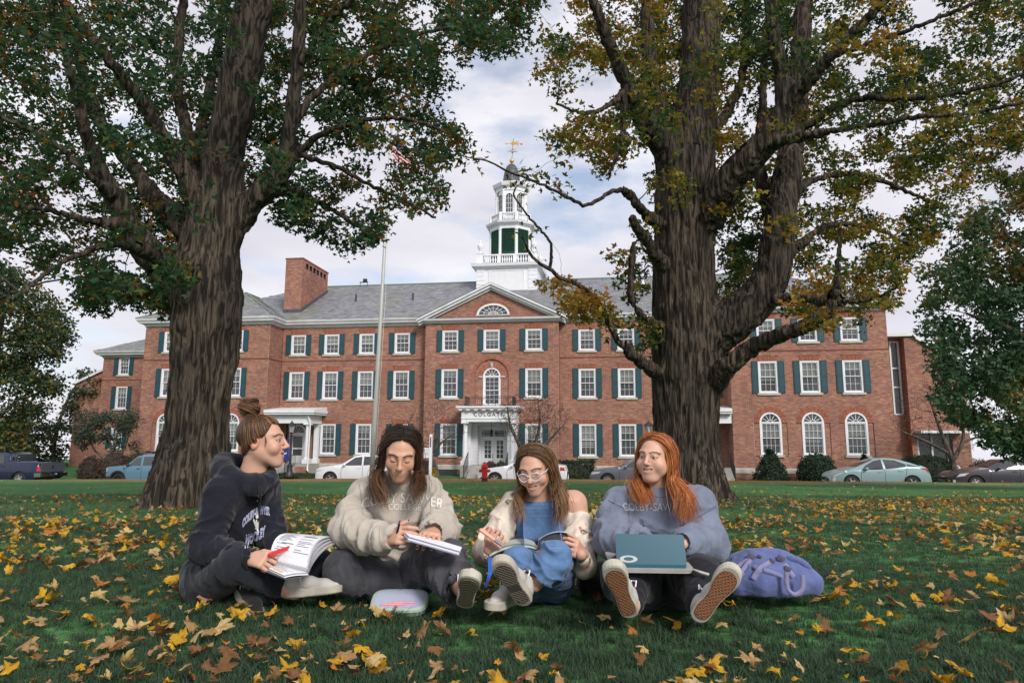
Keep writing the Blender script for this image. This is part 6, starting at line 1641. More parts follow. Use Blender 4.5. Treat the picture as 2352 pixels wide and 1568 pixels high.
def car(name, label, u_front, L, W, paint, top, belt, roofedge, wheels, r, windows, doors, lamps, sill=0.24, dist=2.2, spokes=5, darkrim=False, mirror=None, extra=None, arch_trim=False, cladding=False, xoff=0.0, flat_side=0.04, zoff=0.0, green=(0, 0)):
 """side on car, front at x=0 pointing left; top/belt: heights along x; windows/lamps: (name, material, outline in x,z)"""
 x = 0.0
 for _ in range(8):
  Y = float(edge_y(x)) + dist; x = at(u_front, 1095, Y)[0]
 zr = float(lawn_z(x, edge_y(x))) - 0.475 + zoff
 root = empty(name, (x + xoff, Y, zr), -TH, label, 'car')
 root.location.x += W / 2 * math.sin(TH); root.location.y += W / 2 * math.cos(TH)
 T = smooth_interp(top); B = interp(belt)
 xs = np.unique(np.concatenate([np.linspace(0, L, 90), [w - r - 0.07 for w in wheels], [w + r + 0.07 for w in wheels]]))
 ra = r + 0.065
 def low(x):
  z = np.full(np.shape(x), sill, float); z = z + 0.12 * np.clip((0.35 - x) / 0.35, 0, 1) + 0.14 * np.clip((x - L + 0.4) / 0.4, 0, 1)
  for w in wheels:
   d = np.abs(x - w); z = np.where(d < ra, np.maximum(z, r + np.sqrt(np.maximum(0, ra ** 2 - d ** 2)) - 0.01), z)
  return z
 def plan(x):        # half width along the car: rounded nose and tail
  q = np.minimum(np.clip(x / 0.75, 0, 1), np.clip((L - x) / 0.7, 0, 1)); return W / 2 * (0.78 + 0.22 * np.sqrt(1 - (1 - q) ** 2))
 def yside(x, z):
  b, t = B(x), np.maximum(T(x), B(x) + 0.01); h = plan(x)
  y = h * (1 - flat_side * ((z - 0.62) / 0.5) ** 2)
  f = np.clip((z - b) / np.maximum(0.05, t - b), 0, 1)
  yb = h * (1 - flat_side * ((b - 0.62) / 0.5) ** 2)
  in_g = t - b > 0.10
  return np.where((z > b) & in_g, yb - (yb - h * roofedge) * f ** 1.15, y)
 K = 14
 V = []
 for x_ in xs:
  l, b, t = float(low(x_)), float(B(x_)), float(T(x_)); b = min(b, t - 0.005); l = min(l, b - 0.02)
  zs = np.concatenate([np.linspace(l, b, 7), b + (t - b) * np.array([0.3, 0.6, 0.85])])
  row = [(x_, -float(yside(x_, z)), z) for z in zs]
  ye = row[-1][1]
  for f in (0.93, 0.75, 0.4, 0.0): row.append((x_, ye * f, t - (0.03 * (f ** 4)) * min(1, (t - b) * 4 + 0.2)))
  V.append(row)
 V = np.array(V); n, k = V.shape[:2]
 Vm = V[:, ::-1].copy(); Vm[:, :, 1] *= -1
 A = np.concatenate([V, Vm[:, 1:]], 1); k2 = A.shape[1]
 I = np.arange(n * k2).reshape(n, k2)
 F = np.stack([I[:-1, :-1], I[1:, :-1], I[1:, 1:], I[:-1, 1:]], -1).reshape(-1, 4)
 caps = [I[0, ::-1], I[-1]]
 body = link('body', mesh_np('body', A.reshape(-1, 3), [F] + [c[None] for c in caps], True), paint, root)
 MB().box(0.3, L - 0.3, -W / 2 + 0.12, W / 2 - 0.12, sill - 0.02, float(np.min(belt, axis=0)[1]) - 0.1).build('underbody', M['trim'], root)
 for w in wheels:
  for s in (-1, 1): 
   ww = wheel(root, w, s * (W / 2 - 0.115), r, r, spokes, darkrim)
   if s > 0: ww.rotation_euler = (-PI / 2, 0, 0)
  wl = MB().lathe([(r * 1.14, -0.12), (r * 1.14, 0.0)], 24).build('wheel_well', M['trim'], root); wl.location = (w, -W / 2 + 0.3, r); wl.rotation_euler = (PI / 2, 0, 0)
 def patch(nm, m, poly, both=True, off=0.008, par=None):
  P = []
  poly = np.asarray(poly, float); n_ = len(poly)
  for i in range(n_):
   a, b = poly[i], poly[(i + 1) % n_]; q = max(1, int(np.linalg.norm(b - a) / 0.15))
   for j in range(q): P.append(a + (b - a) * j / q)
  P = np.array(P); c = P.mean(0)
  for s in ((-1, 1) if both else (-1,)):
   rings, faces = [], []
   for f in (1.0, 0.7, 0.35): rings.append(np.array([[p[0], s * (float(yside(p[0], p[1])) + off), p[1]] for p in c + (P - c) * f]))
   cc = np.array([[c[0], s * (float(yside(c[0], c[1])) + off), c[1]]])
   V = np.concatenate(rings + [cc]); m_ = len(P)
   for g in range(2):
    for i in range(m_): faces.append((g * m_ + i, g * m_ + (i + 1) % m_, (g + 1) * m_ + (i + 1) % m_, (g + 1) * m_ + i))
   tri = np.array([(2 * m_ + i, 2 * m_ + (i + 1) % m_, 3 * m_) for i in range(m_)])
   link(nm, mesh_np(nm, V, [np.array(faces), tri], True), m, par or root)
 for nm, m, poly in windows + lamps: patch(nm, m, poly)
 dl = MB()
 for P in doors:
  P = np.array(P, float)
  for s in (-1,):
   Q = spline(np.concatenate([P, np.zeros((len(P), 1))], 1), 14)
   Q = np.array([(p[0], s * (float(yside(p[0], p[1])) + 0.002), p[1]) for p in Q]); dl.tube(Q, 0.008, 4)
 if doors: dl.build('door_seams', M['trim'], root)
 if mirror:
  f = Field((mirror[0] - .2, -W / 2 - .35, mirror[1] - .15), (mirror[0] + .2, -W / 2 + .1, mirror[1] + .2), 0.02)
  y0 = -float(yside(mirror[0], mirror[1])); f.ell((mirror[0], y0 - 0.12, mirror[1] + 0.04), (0.08, 0.11, 0.075), k=0); f.cone((mirror[0], y0 + 0.02, mirror[1] - 0.02), (mirror[0], y0 - 0.1, mirror[1]), 0.025, 0.03, 0.02)
  V, F = f.mesh(); link('mirror', mesh_np('mirror', V, F, True), paint if not cladding else M['trim'], root)
 for nm, (xa, xb) in zip(('windscreen', 'rear_window'), green if green[0] else ()):
  R_ = []
  for x_ in np.linspace(xa, xb, 8):
   t = float(T(x_)); ye = float(yside(x_, t - 0.02)); R_.append([(x_, ye * f, t + 0.007 - 0.03 * f ** 4) for f in (-0.9, -0.5, 0, 0.5, 0.9)])
  R_ = np.array(R_); I = np.arange(40).reshape(8, 5); link(nm, mesh_np(nm, R_.reshape(-1, 3), np.stack([I[:-1, :-1], I[1:, :-1], I[1:, 1:], I[:-1, 1:]], -1).reshape(-1, 4), True), M['carglass'], root)
 if arch_trim:
  for w in wheels: MB().prism([(w + q * math.cos(a), r + q * math.sin(a)) for q, aa in ((ra + 0.09, np.linspace(-0.15, PI + 0.15, 18)), (ra - 0.005, np.linspace(PI + 0.15, -0.15, 18))) for a in aa], -W / 2 - 0.02, -W / 2 + 0.06).build('wheel_arch_trim', M['trim'], root)
  MB().box(wheels[0] + ra + 0.05, wheels[1] - ra - 0.05, -W / 2 - 0.012, -W / 2 + 0.05, sill - 0.02, sill + 0.1).build('sill_trim', M['trim'], root)
 hd = MB()
 for hx, hz in (extra or {}).get('handles', []): hd.box(hx, hx + 0.2, -float(yside(hx, hz)) - 0.025, -float(yside(hx, hz)) + 0.01, hz, hz + 0.035)
 if (extra or {}).get('handles'): hd.build('door_handles', paint if not cladding else M['trim'], root)
 return root
def paint(name, c, rough=0.28, metal=0.0): return mat(name, c, rough, metal=metal, coat=0.6, spec=0.5)
car('parked_suv', 'white sport utility car left of the flagpole', 720, 4.69, 1.9, paint('white_car_paint', (0.74, 0.75, 0.77)),
 [(0, 0.62), (0.06, 0.86), (0.35, 0.98), (1.15, 1.10), (1.45, 1.17), (2.15, 1.58), (2.6, 1.655), (3.4, 1.64), (4.1, 1.55), (4.5, 1.15), (4.62, 1.0), (4.69, 0.7)],
 [(0, 0.5), (0.06, 0.80), (0.35, 0.92), (1.3, 1.02), (2.5, 1.06), (3.9, 1.14), (4.5, 1.1), (4.69, 0.6)], 0.72, (0.92, 3.78), 0.365,
 [('side_window', M['carglass'], [(1.62, 1.08), (2.22, 1.50), (2.62, 1.555), (2.66, 1.10)]), ('side_window', M['carglass'], [(2.75, 1.10), (2.72, 1.56), (3.35, 1.545), (3.55, 1.15)]), ('side_window', M['carglass'], [(3.62, 1.16), (3.42, 1.53), (3.95, 1.46), (4.08, 1.22)])],
 [[(1.55, 0.35), (1.52, 0.7), (1.58, 1.05)], [(2.70, 0.33), (2.72, 0.7), (2.70, 1.08)], [(3.42, 0.7), (3.55, 0.95), (3.6, 1.12)]],
 [('headlamp', M['lamp_clear'], [(0.08, 0.72), (0.42, 0.80), (0.55, 0.86), (0.12, 0.84)]), ('tail_lamp', M['lamp_red'], [(4.42, 0.85), (4.58, 0.85), (4.45, 1.25), (4.30, 1.30)]), ('lower_trim', M['trim'], [(1.35, 0.26), (3.3, 0.26), (3.3, 0.36), (1.35, 0.36)])],
 mirror=(1.72, 1.08), extra={'handles': [(2.42, 0.95), (3.3, 1.0)]}, green=((1.5, 2.1), (4.15, 4.45)))
car('parked_saloon', 'white saloon car partly hidden behind the red hydrant', 1095, 4.63, 1.86, paint('white_car_paint', (0.74, 0.75, 0.77)),
 [(0, 0.55), (0.06, 0.74), (0.4, 0.86), (1.2, 0.98), (1.5, 1.03), (2.2, 1.42), (2.7, 1.48), (3.3, 1.43), (3.95, 1.12), (4.5, 1.06), (4.6, 0.95), (4.63, 0.6)],
 [(0, 0.45), (0.06, 0.70), (0.4, 0.82), (1.3, 0.92), (2.5, 0.97), (3.9, 1.03), (4.5, 1.02), (4.63, 0.5)], 0.72, (0.95, 3.73), 0.335,
 [('side_window', M['carglass'], [(1.72, 0.98), (2.25, 1.34), (2.62, 1.40), (2.66, 1.01)]), ('side_window', M['carglass'], [(2.74, 1.01), (2.71, 1.40), (3.25, 1.35), (3.62, 1.06)])],
 [[(1.6, 0.32), (1.56, 0.6), (1.66, 0.95)], [(2.7, 0.32), (2.7, 0.98)]],
 [('headlamp', M['lamp_clear'], [(0.07, 0.60), (0.40, 0.68), (0.58, 0.76), (0.10, 0.72)]), ('indicator', M['lamp_amber'], [(0.42, 0.69), (0.56, 0.74), (0.5, 0.755), (0.4, 0.73)]), ('tail_lamp', M['lamp_red'], [(4.3, 0.8), (4.55, 0.8), (4.5, 0.98), (4.3, 0.98)])],
 mirror=(1.85, 0.98), extra={'handles': [(2.4, 0.86), (3.4, 0.9)]}, sill=0.2, spokes=6, green=((1.55, 2.15), (3.4, 3.9)))
car('parked_saloon', 'grey saloon car showing its bonnet left of the red haired girl', 1355, 4.64, 1.78, paint('grey_car_paint', (0.17, 0.19, 0.225), 0.3, 0.5),
 [(0, 0.55), (0.06, 0.72), (0.4, 0.84), (1.2, 0.96), (1.5, 1.01), (2.2, 1.39), (2.7, 1.45), (3.3, 1.41), (3.95, 1.12), (4.5, 1.06), (4.6, 0.95), (4.64, 0.6)],
 [(0, 0.45), (0.06, 0.68), (0.4, 0.80), (1.3, 0.90), (2.5, 0.95), (3.9, 1.01), (4.5, 1.0), (4.64, 0.5)], 0.73, (0.88, 3.53), 0.325,
 [('side_window', M['carglass'], [(1.66, 0.96), (2.22, 1.31), (2.60, 1.365), (2.64, 0.98)]), ('side_window', M['carglass'], [(2.72, 0.98), (2.69, 1.37), (3.25, 1.32), (3.65, 1.04)])],
 [[(1.5, 0.32), (1.46, 0.6), (1.58, 0.93)], [(2.68, 0.32), (2.68, 0.95)]],
 [('headlamp', M['lamp_clear'], [(0.07, 0.60), (0.42, 0.66), (0.55, 0.75), (0.09, 0.72)]), ('tail_lamp', M['lamp_red'], [(4.3, 0.8), (4.55, 0.8), (4.5, 0.98), (4.3, 0.98)])],
 mirror=(1.78, 0.96), extra={'handles': [(2.38, 0.84), (3.3, 0.88)]}, sill=0.2, spokes=8, green=((1.5, 2.12), (3.4, 3.9)))
car('parked_hatchback', 'pale mint green hatchback with sloping tail in front of the right wing', 1908, 4.57, 1.76, paint('mint_car_paint', (0.25, 0.37, 0.385), 0.32, 0.25),
 [(0, 0.5), (0.05, 0.66), (0.35, 0.80), (0.95, 0.97), (1.25, 1.06), (2.05, 1.42), (2.5, 1.49), (3.0, 1.46), (3.7, 1.28), (4.2, 1.10), (4.33, 1.05), (4.45, 0.8), (4.57, 0.5)],
 [(0, 0.42), (0.05, 0.6), (0.35, 0.74), (1.1, 0.88), (2.2, 0.95), (3.2, 1.02), (4.0, 1.07), (4.33, 1.0), (4.57, 0.42)], 0.70, (0.95, 3.65), 0.325,
 [('side_window', M['carglass'], [(1.42, 0.90), (1.62, 1.10), (2.02, 1.33), (2.36, 1.41), (2.40, 0.95)]), ('side_window', M['carglass'], [(2.50, 0.96), (2.46, 1.41), (2.95, 1.38), (3.42, 1.20), (3.42, 1.07)]), ('rear_quarter_glass', M['carglass'], [(3.48, 1.10), (3.46, 1.20), (4.0, 1.095)])],
 [[(1.40, 0.30), (1.38, 0.6), (1.42, 0.90)], [(2.45, 0.28), (2.46, 0.6), (2.45, 0.94)], [(3.15, 0.33), (3.35, 0.6), (3.45, 1.05)]],
 [('headlamp', M['lamp_clear'], [(0.10, 0.60), (0.34, 0.70), (0.58, 0.80), (0.46, 0.70), (0.22, 0.60)]), ('fog_lamp', M['lamp_clear'], [(0.10, 0.36), (0.2, 0.36), (0.26, 0.56), (0.12, 0.52)]), ('tail_lamp', M['lamp_red'], [(4.02, 0.98), (4.34, 0.92), (4.42, 0.78), (4.38, 0.98), (4.28, 1.03)])],
 mirror=(1.62, 0.93), extra={'handles': [(2.15, 0.80), (3.05, 0.86)]}, sill=0.2, spokes=5, green=((1.2, 2.0), (3.7, 4.25)))
car('parked_saloon', 'charcoal saloon car cut off by the right edge', 2190, 4.80, 1.82, paint('charcoal_car_paint', (0.055, 0.055, 0.070), 0.3, 0.4),
 [(0, 0.5), (0.06, 0.72), (0.4, 0.85), (1.3, 0.98), (1.6, 1.03), (2.35, 1.42), (2.9, 1.47), (3.5, 1.42), (4.15, 1.12), (4.7, 1.06), (4.76, 0.95), (4.80, 0.6)],
 [(0, 0.45), (0.06, 0.66), (0.4, 0.80), (1.4, 0.92), (2.6, 0.97), (4.0, 1.02), (4.7, 1.0), (4.80, 0.5)], 0.73, (0.98, 3.76), 0.325,
 [('side_window', M['carglass'], [(1.75, 0.97), (2.35, 1.34), (2.80, 1.39), (2.84, 1.0)]), ('side_window', M['carglass'], [(2.92, 1.0), (2.89, 1.39), (3.5, 1.33), (3.9, 1.05)])],
 [[(1.62, 0.32), (1.60, 0.6), (1.70, 0.94)], [(2.87, 0.32), (2.88, 0.97)]],
 [('headlamp', M['lamp_clear'], [(0.16, 0.60), (0.50, 0.66), (0.68, 0.80), (0.30, 0.74)]), ('indicator', M['lamp_amber'], [(0.52, 0.68), (0.66, 0.74), (0.70, 0.80), (0.6, 0.78)]), ('grille', M['trim'], [(0.03, 0.52), (0.14, 0.52), (0.18, 0.70), (0.05, 0.68)]), ('number_plate', M['plate'], [(0.03, 0.34), (0.12, 0.34), (0.12, 0.46), (0.03, 0.46)]), ('tail_lamp', M['lamp_red'], [(4.4, 0.8), (4.7, 0.8), (4.66, 0.98), (4.4, 0.98)])],
 mirror=(1.95, 0.98), extra={'handles': [(2.55, 0.85), (3.6, 0.9)]}, sill=0.2, spokes=7, green=((1.65, 2.3), (3.6, 4.1)))
br_car = car('parked_suv', 'slate blue boxy off-road car partly behind the left maple trunk', 237, 4.39, 1.89, paint('blue_car_paint', (0.105, 0.215, 0.305), 0.32, 0.2),
 [(0, 0.6), (0.04, 0.98), (0.15, 1.06), (1.05, 1.13), (1.25, 1.16), (1.85, 1.66), (2.1, 1.73), (2.35, 1.79), (3.9, 1.79), (4.15, 1.72), (4.3, 1.2), (4.36, 1.0), (4.39, 0.7)],
 [(0, 0.5), (0.04, 0.9), (0.15, 1.0), (1.2, 1.08), (2.5, 1.10), (4.2, 1.12), (4.39, 0.6)], 0.80, (0.88, 3.55), 0.36,
 [('side_window', M['carglass'], [(1.45, 1.14), (1.86, 1.56), (2.20, 1.62), (2.22, 1.14)]), ('side_window', M['carglass'], [(2.36, 1.15), (2.34, 1.63), (3.05, 1.64), (3.2, 1.18)]), ('side_window', M['carglass'], [(3.28, 1.22), (3.14, 1.64), (3.95, 1.62), (3.98, 1.24)])],
 [[(1.32, 0.4), (1.30, 0.8), (1.38, 1.12)], [(2.30, 0.4), (2.30, 1.12)], [(3.2, 0.75), (3.25, 1.1)]],
 [('headlamp', M['lamp_clear'], [(0.03, 0.80), (0.16, 0.80), (0.16, 0.98), (0.04, 0.98)]), ('indicator', M['lamp_amber'], [(0.06, 0.58), (0.18, 0.58), (0.18, 0.64), (0.06, 0.64)]), ('lower_trim', M['trim'], [(0.02, 0.36), (0.42, 0.36), (0.42, 0.54), (0.02, 0.54)]), ('vent', M['trim'], [(1.2, 0.88), (1.26, 0.88), (1.26, 1.06), (1.2, 1.06)]), ('tail_lamp', M['lamp_red'], [(4.2, 0.8), (4.3, 0.8), (4.3, 1.1), (4.2, 1.1)])],
 mirror=(1.50, 1.13), cladding=True, arch_trim=True, darkrim=True, spokes=6, extra={'handles': [(2.02, 0.96), (2.95, 0.99)]}, sill=0.3, flat_side=0.02, green=((1.3, 1.8), (4.17, 4.26)))
rr_ = MB()
for s in (-1, 1):
 rr_.tube([(1.95, s * 0.62, 1.74), (2.15, s * 0.62, 1.85), (3.9, s * 0.62, 1.88), (4.0, s * 0.62, 1.8)], 0.025, 6)
rr_.build('roof_rails', M['trim'], br_car)
cbm = MB()
for xx in (2.4, 3.2): cbm.tube([(xx, -0.72, 1.90), (xx, 0.72, 1.90)], 0.03, 6); cbm.box(xx - 0.07, xx + 0.07, -0.70, -0.58, 1.84, 1.96)
cbm.build('roof_bars', M['trim'], br_car)
pk = car('pickup_truck', 'navy blue crew cab pickup truck at the left edge, chrome rear bumper', -118, 5.92, 2.05, paint('navy_car_paint', (0.008, 0.015, 0.048), 0.25, 0.2),
 [(0, 0.7), (0.05, 1.1), (0.3, 1.22), (1.2, 1.30), (1.5, 1.34), (2.1, 1.85), (2.4, 1.95), (3.5, 1.96), (3.78, 1.88), (3.98, 1.37), (4.02, 1.36), (5.8, 1.40), (5.88, 1.38), (5.92, 0.8)],
 [(0, 0.6), (0.05, 1.05), (0.3, 1.15), (1.4, 1.25), (3.9, 1.30), (4.0, 1.34), (5.8, 1.37), (5.92, 0.7)], 0.78, (1.0, 4.66), 0.42,
 [('side_window', M['carglass'], [(1.75, 1.29), (2.15, 1.75), (2.72, 1.83), (2.74, 1.31)]), ('side_window', M['carglass'], [(2.85, 1.31), (2.83, 1.83), (3.42, 1.83), (3.55, 1.33)])],
 [[(1.6, 0.5), (1.6, 1.25)], [(2.8, 0.45), (2.8, 1.28)], [(3.72, 0.5), (3.74, 1.3)], [(3.98, 0.45), (3.98, 1.3)]],
 [('tail_lamp', M['lamp_red'], [(5.70, 0.88), (5.86, 0.88), (5.87, 1.26), (5.76, 1.26)]), ('badge', M['chrome'], [(2.0, 0.95), (2.15, 0.95), (2.15, 1.0), (2.0, 1.0)]), ('headlamp', M['lamp_clear'], [(0.05, 0.9), (0.4, 0.9), (0.4, 1.05), (0.05, 1.05)])],
 sill=0.42, mirror=(1.85, 1.28), extra={'handles': [(2.45, 1.12), (3.42, 1.14)]}, spokes=6, dist=2.6, flat_side=0.02, green=((1.55, 2.1), (3.80, 3.96)))
bm = MB(); bm.box(5.62, 6.05, -1.0, -0.3, 0.56, 0.78); bm.box(5.86, 6.05, -0.3, 0.3, 0.56, 0.66); bm.box(5.62, 6.05, 0.3, 1.0, 0.56, 0.78); bm.build('rear_bumper', M['chrome'], pk)
tg = MB(); tg.box(5.90, 5.935, -0.86, 0.86, 0.84, 1.36); tg.build('tailgate', paint('grey_tailgate', (0.06, 0.07, 0.085), 0.35), pk)
MB().box(5.936, 5.945, -0.12, 0.02, 1.02, 1.2).build('badge', M['chrome'], pk)
MB().tube([(5.2, -0.55, 0.45), (5.95, -0.55, 0.42)], 0.045, 8).build('exhaust_pipe', M['chrome'], pk)
# ------------------------------------------------------------------ hydrant, flagpole, lamps, signs
hp = at(1113, 1105.5, 27); hz0 = float(lawn_z(hp[0], 27)) - 0.03
M['red'] = mat('hydrant_red', (0.55, 0.012, 0.018), 0.42, noise=0.1, nscale=9)
hy = empty('fire_hydrant', (hp[0], 27, hz0), 0, 'red fire hydrant on the lawn edge in front of the white saloon', 'hydrant')
MB().lathe([(0.12, 0), (0.125, 0.06), (0.11, 0.08), (0.11, 0.14), (0.17, 0.15), (0.17, 0.19)], 18).build('base', mat('rusty_iron', (0.10, 0.06, 0.04), 0.9, noise=0.3, nscale=14), hy)
MB().lathe([(0.17, 0.19), (0.17, 0.215), (0.115, 0.22), (0.11, 0.55), (0.145, 0.56), (0.145, 0.60), (0.125, 0.61), (0.11, 0.68), (0.06, 0.73), (0.045, 0.735)], 20).build('barrel', M['red'], hy, smooth=False)
MB().lathe([(0.035, 0.735), (0.035, 0.79), (0.0, 0.79)], 5).build('top_nut', M['red'], hy)
for rot, rr in ((PI / 2, 0.062), (-PI / 2, 0.062), (PI, 0.085)):
 c_ = MB().lathe([(rr * 0.8, 0.08), (rr * 0.8, 0.14), (rr, 0.15), (rr, 0.20), (0.03, 0.205), (0.03, 0.23)], 12)
 o = c_.build('nozzle_cap', M['red'], hy); o.location = (0, 0, 0.45); o.rotation_euler = (PI / 2, 0, rot)
ch_ = MB(); ch_.tube([(-0.19, -0.02, 0.42), (-0.17, -0.06, 0.25), (-0.12, -0.09, 0.35)], 0.006, 4); ch_.build('chain', M['trim'], hy)
pb_, pt_ = at(853.5, 1085, 29), at(899, 296, 29)
pz = float(lawn_z(pb_[0], 29)) - 0.05
fp = empty('flagpole', (pb_[0], 29, pz), 0, 'tall pale metal flagpole rising in front of the hall', 'flagpole')
tp = np.array([pt_[0] - pb_[0], 0, pt_[2] - pz]); nsg = 6
M['pole'] = mat('brushed_aluminium', (0.50, 0.50, 0.48), 0.45, metal=0.35, noise=0.12, nscale=2, stretch=(8, 8, 0.5))
pm = MB(); pm.tube([tp * t for t in np.linspace(0, 1, 8)], np.interp(np.linspace(0, 1, 8), [0, 1], [0.105, 0.05]), 14); pm.build('pole', M['pole'], fp, smooth=True)
MB().lathe([(0.2, 0.0), (0.2, 0.05), (0.13, 0.09), (0.11, 0.2)], 16).build('collar', M['pole'], fp)
MB().lathe([(0.02, 0), (0.1, 0.06), (0.12, 0.13), (0.08, 0.21), (0, 0.24)], 14).build('truck_ball', M['gold'], fp, loc=tuple(tp))
hl_ = MB(); hl_.tube([tp * 0.06 + [0.12, 0, 0], tp * 0.5 + [0.16, 0, 0], tp * 0.95 + [0.10, 0, 0]], 0.007, 4); hl_.build('halyard', M['white'], fp)
NS, NT = 46, 27
S_, T_ = np.meshgrid(np.linspace(0, 1, NS), np.linspace(0, 1, NT), indexing='ij')
fx = 0.09 + 0.92 * S_ ** 0.8 - 0.12 * np.sin(S_ * 5) * T_; fz = -0.05 - 1.02 * T_ - 0.86 * S_ ** 1.15 + 0.05 * np.sin(S_ * 8 + T_ * 2); fy = 0.16 * np.sin(S_ * 9.5 + T_ * 1.3) * (0.25 + S_)
Vf = np.stack([fx, fy, fz], -1).reshape(-1, 3) + tp * 0.985
I = np.arange(NS * NT).reshape(NS, NT); Ff = np.stack([I[:-1, :-1], I[1:, :-1], I[1:, 1:], I[:-1, 1:]], -1)
fmid = np.stack(np.meshgrid((np.arange(NS - 1) + .5) / (NS - 1), (np.arange(NT - 1) + .5) / (NT - 1), indexing='ij'), -1)
mi = np.where((fmid[..., 0] < 0.4) & (fmid[..., 1] < 7 / 13), 2, (np.floor(fmid[..., 1] * 13).astype(int)) % 2)
fm = mesh_np('flag', Vf, Ff.reshape(-1, 4), True, None, mi.ravel())
fl = link('flag', fm, [mat('flag_red', (0.55, 0.015, 0.03), 0.7, trans=0.35), mat('flag_white', (0.75, 0.75, 0.75), 0.7, trans=0.35), mat('flag_blue', (0.02, 0.03, 0.16), 0.7, trans=0.3)])
fl.location = (pb_[0], 29, pz); tag(fl, 'red and white striped flag with blue canton hanging limp from the flagpole', 'flag')
st_ = MB()
for i in range(5):
 for j in range(5):
  s, t = 0.04 + 0.075 * i, 0.05 + 0.1 * j
  a, b = int(s * (NS - 1)), int(t * (NT - 1)); p = Vf.reshape(NS, NT, 3)[a, b]; st_.lathe([(0.028, -0.004), (0.028, 0.004)], 5, tuple(p + [0, -0.012, 0]))
V, F, C = st_.arrays()
sto = link('stars', mesh_np('stars', V, F), M['white'], fl, kind='stuff')
def lamp_post(u, v_top, Y, label, banner=False):
 b = at(u, 1098, Y); z0 = -1.27; top = at(u, v_top, Y)[2]; h = top - z0
 o = empty('lamp_post', (b[0], Y, z0), -TH, label, 'lamp post', 'black lamp posts along the drive')
 MB().lathe([(0.26, 0), (0.26, 0.12), (0.17, 0.35), (0.14, 0.6), (0.17, 0.63), (0.17, 0.70), (0.085, 0.75), (0.07, h - 0.95), (0.11, h - 0.9), (0.06, h - 0.85), (0.05, h - 0.72)], 14).build('post', M['iron'], o)
 cg = MB()
 for k in range(6):
  a = k * PI / 3; c, s = math.cos(a), math.sin(a); cg.tube([(0.13 * c, 0.13 * s, h - 0.70), (0.22 * c, 0.22 * s, h - 0.28)], 0.014, 4)
 cg.lathe([(0.05, h - 0.76), (0.15, h - 0.72), (0.15, h - 0.69)], 6); cg.lathe([(0.26, h - 0.29), (0.25, h - 0.25), (0.10, h - 0.10), (0.05, h - 0.06), (0.03, h), (0, h + 0.04)], 6)
 cg.build('lantern_cage', M['iron'], o)
 MB().lathe([(0.125, h - 0.69), (0.21, h - 0.29)], 6).build('lantern_glass', mat('lantern_glass', (0.5, 0.52, 0.5), 0.1, alpha=0.4), o)
 MB().lathe([(0.05, h - 0.69), (0.05, h - 0.42), (0.02, h - 0.38)], 8).build('bulb', M['white'], o)
 if banner:
  bn = MB().box(-0.58, -0.10, -0.012, 0.012, h - 2.35, h - 1.12).build('banner', mat('banner_blue', (0.012, 0.03, 0.22), 0.7), o)
  rg = MB()
  for i in range(22):
   a0, a1 = 0.75 + i * (2 * PI - 1.5) / 22, 0.75 + (i + 1) * (2 * PI - 1.5) / 22
   rg.prism([(-0.34 + q * math.cos(t) * 0.8, h - 1.72 + q * math.sin(t) * 1.3) for q, t in ((0.15, a0), (0.20, a0), (0.20, a1), (0.15, a1))], -0.02, -0.0121)
  rg.build('banner_emblem', M['white'], bn)
  cg2 = MB(); cg2.tube([(-0.6, 0, h - 1.1), (0, 0, h - 1.1)], 0.014, 5); cg2.tube([(-0.6, 0, h - 2.37), (0, 0, h - 2.37)], 0.014, 5); cg2.build('banner_arms', M['iron'], o)
 return o
lamp_post(664, 966, 41.2, 'black lantern lamp post with blue banner by the left side porch', True)
lamp_post(1492.5, 966, 39.6, 'black lantern lamp post just left of the right maple trunk')
sg = at(989, 1060, 40.4); sz = at(989, 997, 40.4)[2]
sp_ = empty('hanging_sign', (sg[0], 40.4, -1.27), -TH, 'white post with hanging white name board below the bare crabapple', 'sign')
hh_ = sz + 1.27
MB().box(-0.075, 0.075, -0.075, 0.075, 0, hh_).build('post', M['white'], sp_)
MB().box(-0.03, 0.03, -0.085, -0.0755, hh_ - 0.75, hh_ - 0.16).build('number_strip', M['iron'], sp_)
brk = MB(); brk.tube([(-0.07, 0, hh_ - 0.25), (-0.42, 0, hh_ - 0.56)], 0.014, 5); brk.tube([(-0.42, 0, hh_ - 0.56), (-0.42, 0, hh_ - 0.76)], 0.008, 4); brk.tube([(-0.07, 0, hh_ - 0.74), (-0.44, 0, hh_ - 0.7)], 0.012, 5); brk.build('bracket', M['iron'], sp_)
bd = MB().box(-0.44, -0.09, -0.02, 0.02, hh_ - 1.36, hh_ - 0.78).build('name_board', M['white'], sp_)
ink = mat('grey_ink', (0.12, 0.12, 0.14), 0.7)
tx = MB()
for i, (t, s) in enumerate((('COLGATE', 0.075), ('HALL', 0.075))):
 q = link('lettering', text_mesh(t, s, 0.001), ink, bd); q.location = (-0.265, -0.0225, hh_ - 0.88 - 0.085 * i); q.rotation_euler = (PI / 2, 0, 0)
for i, w in enumerate((0.12, 0.10, 0.07)): tx.box(-0.265 - w, -0.265 + w, -0.0222, -0.0202, hh_ - 1.09 - 0.075 * i, hh_ - 1.065 - 0.075 * i)
tx.build('small_print', ink, bd, kind='stuff')
ss = at(2200, 1079, 36.5); ssz = -1.2
s2 = empty('small_sign', (ss[0], 36.5, ssz), -TH, 'small white arched sign between the round yew and the charcoal saloon', 'sign')
hs_ = at(2200, 1068, 36.5)[2] - ssz
bdp = [(-0.28, hs_ - 0.38), (0.28, hs_ - 0.38), (0.28, hs_ - 0.16), (0.13, hs_ - 0.16)] + [(0.13 * math.cos(a), hs_ - 0.15 + 0.14 * math.sin(a)) for a in np.linspace(0, PI, 9)] + [(-0.13, hs_ - 0.16), (-0.28, hs_ - 0.16)]
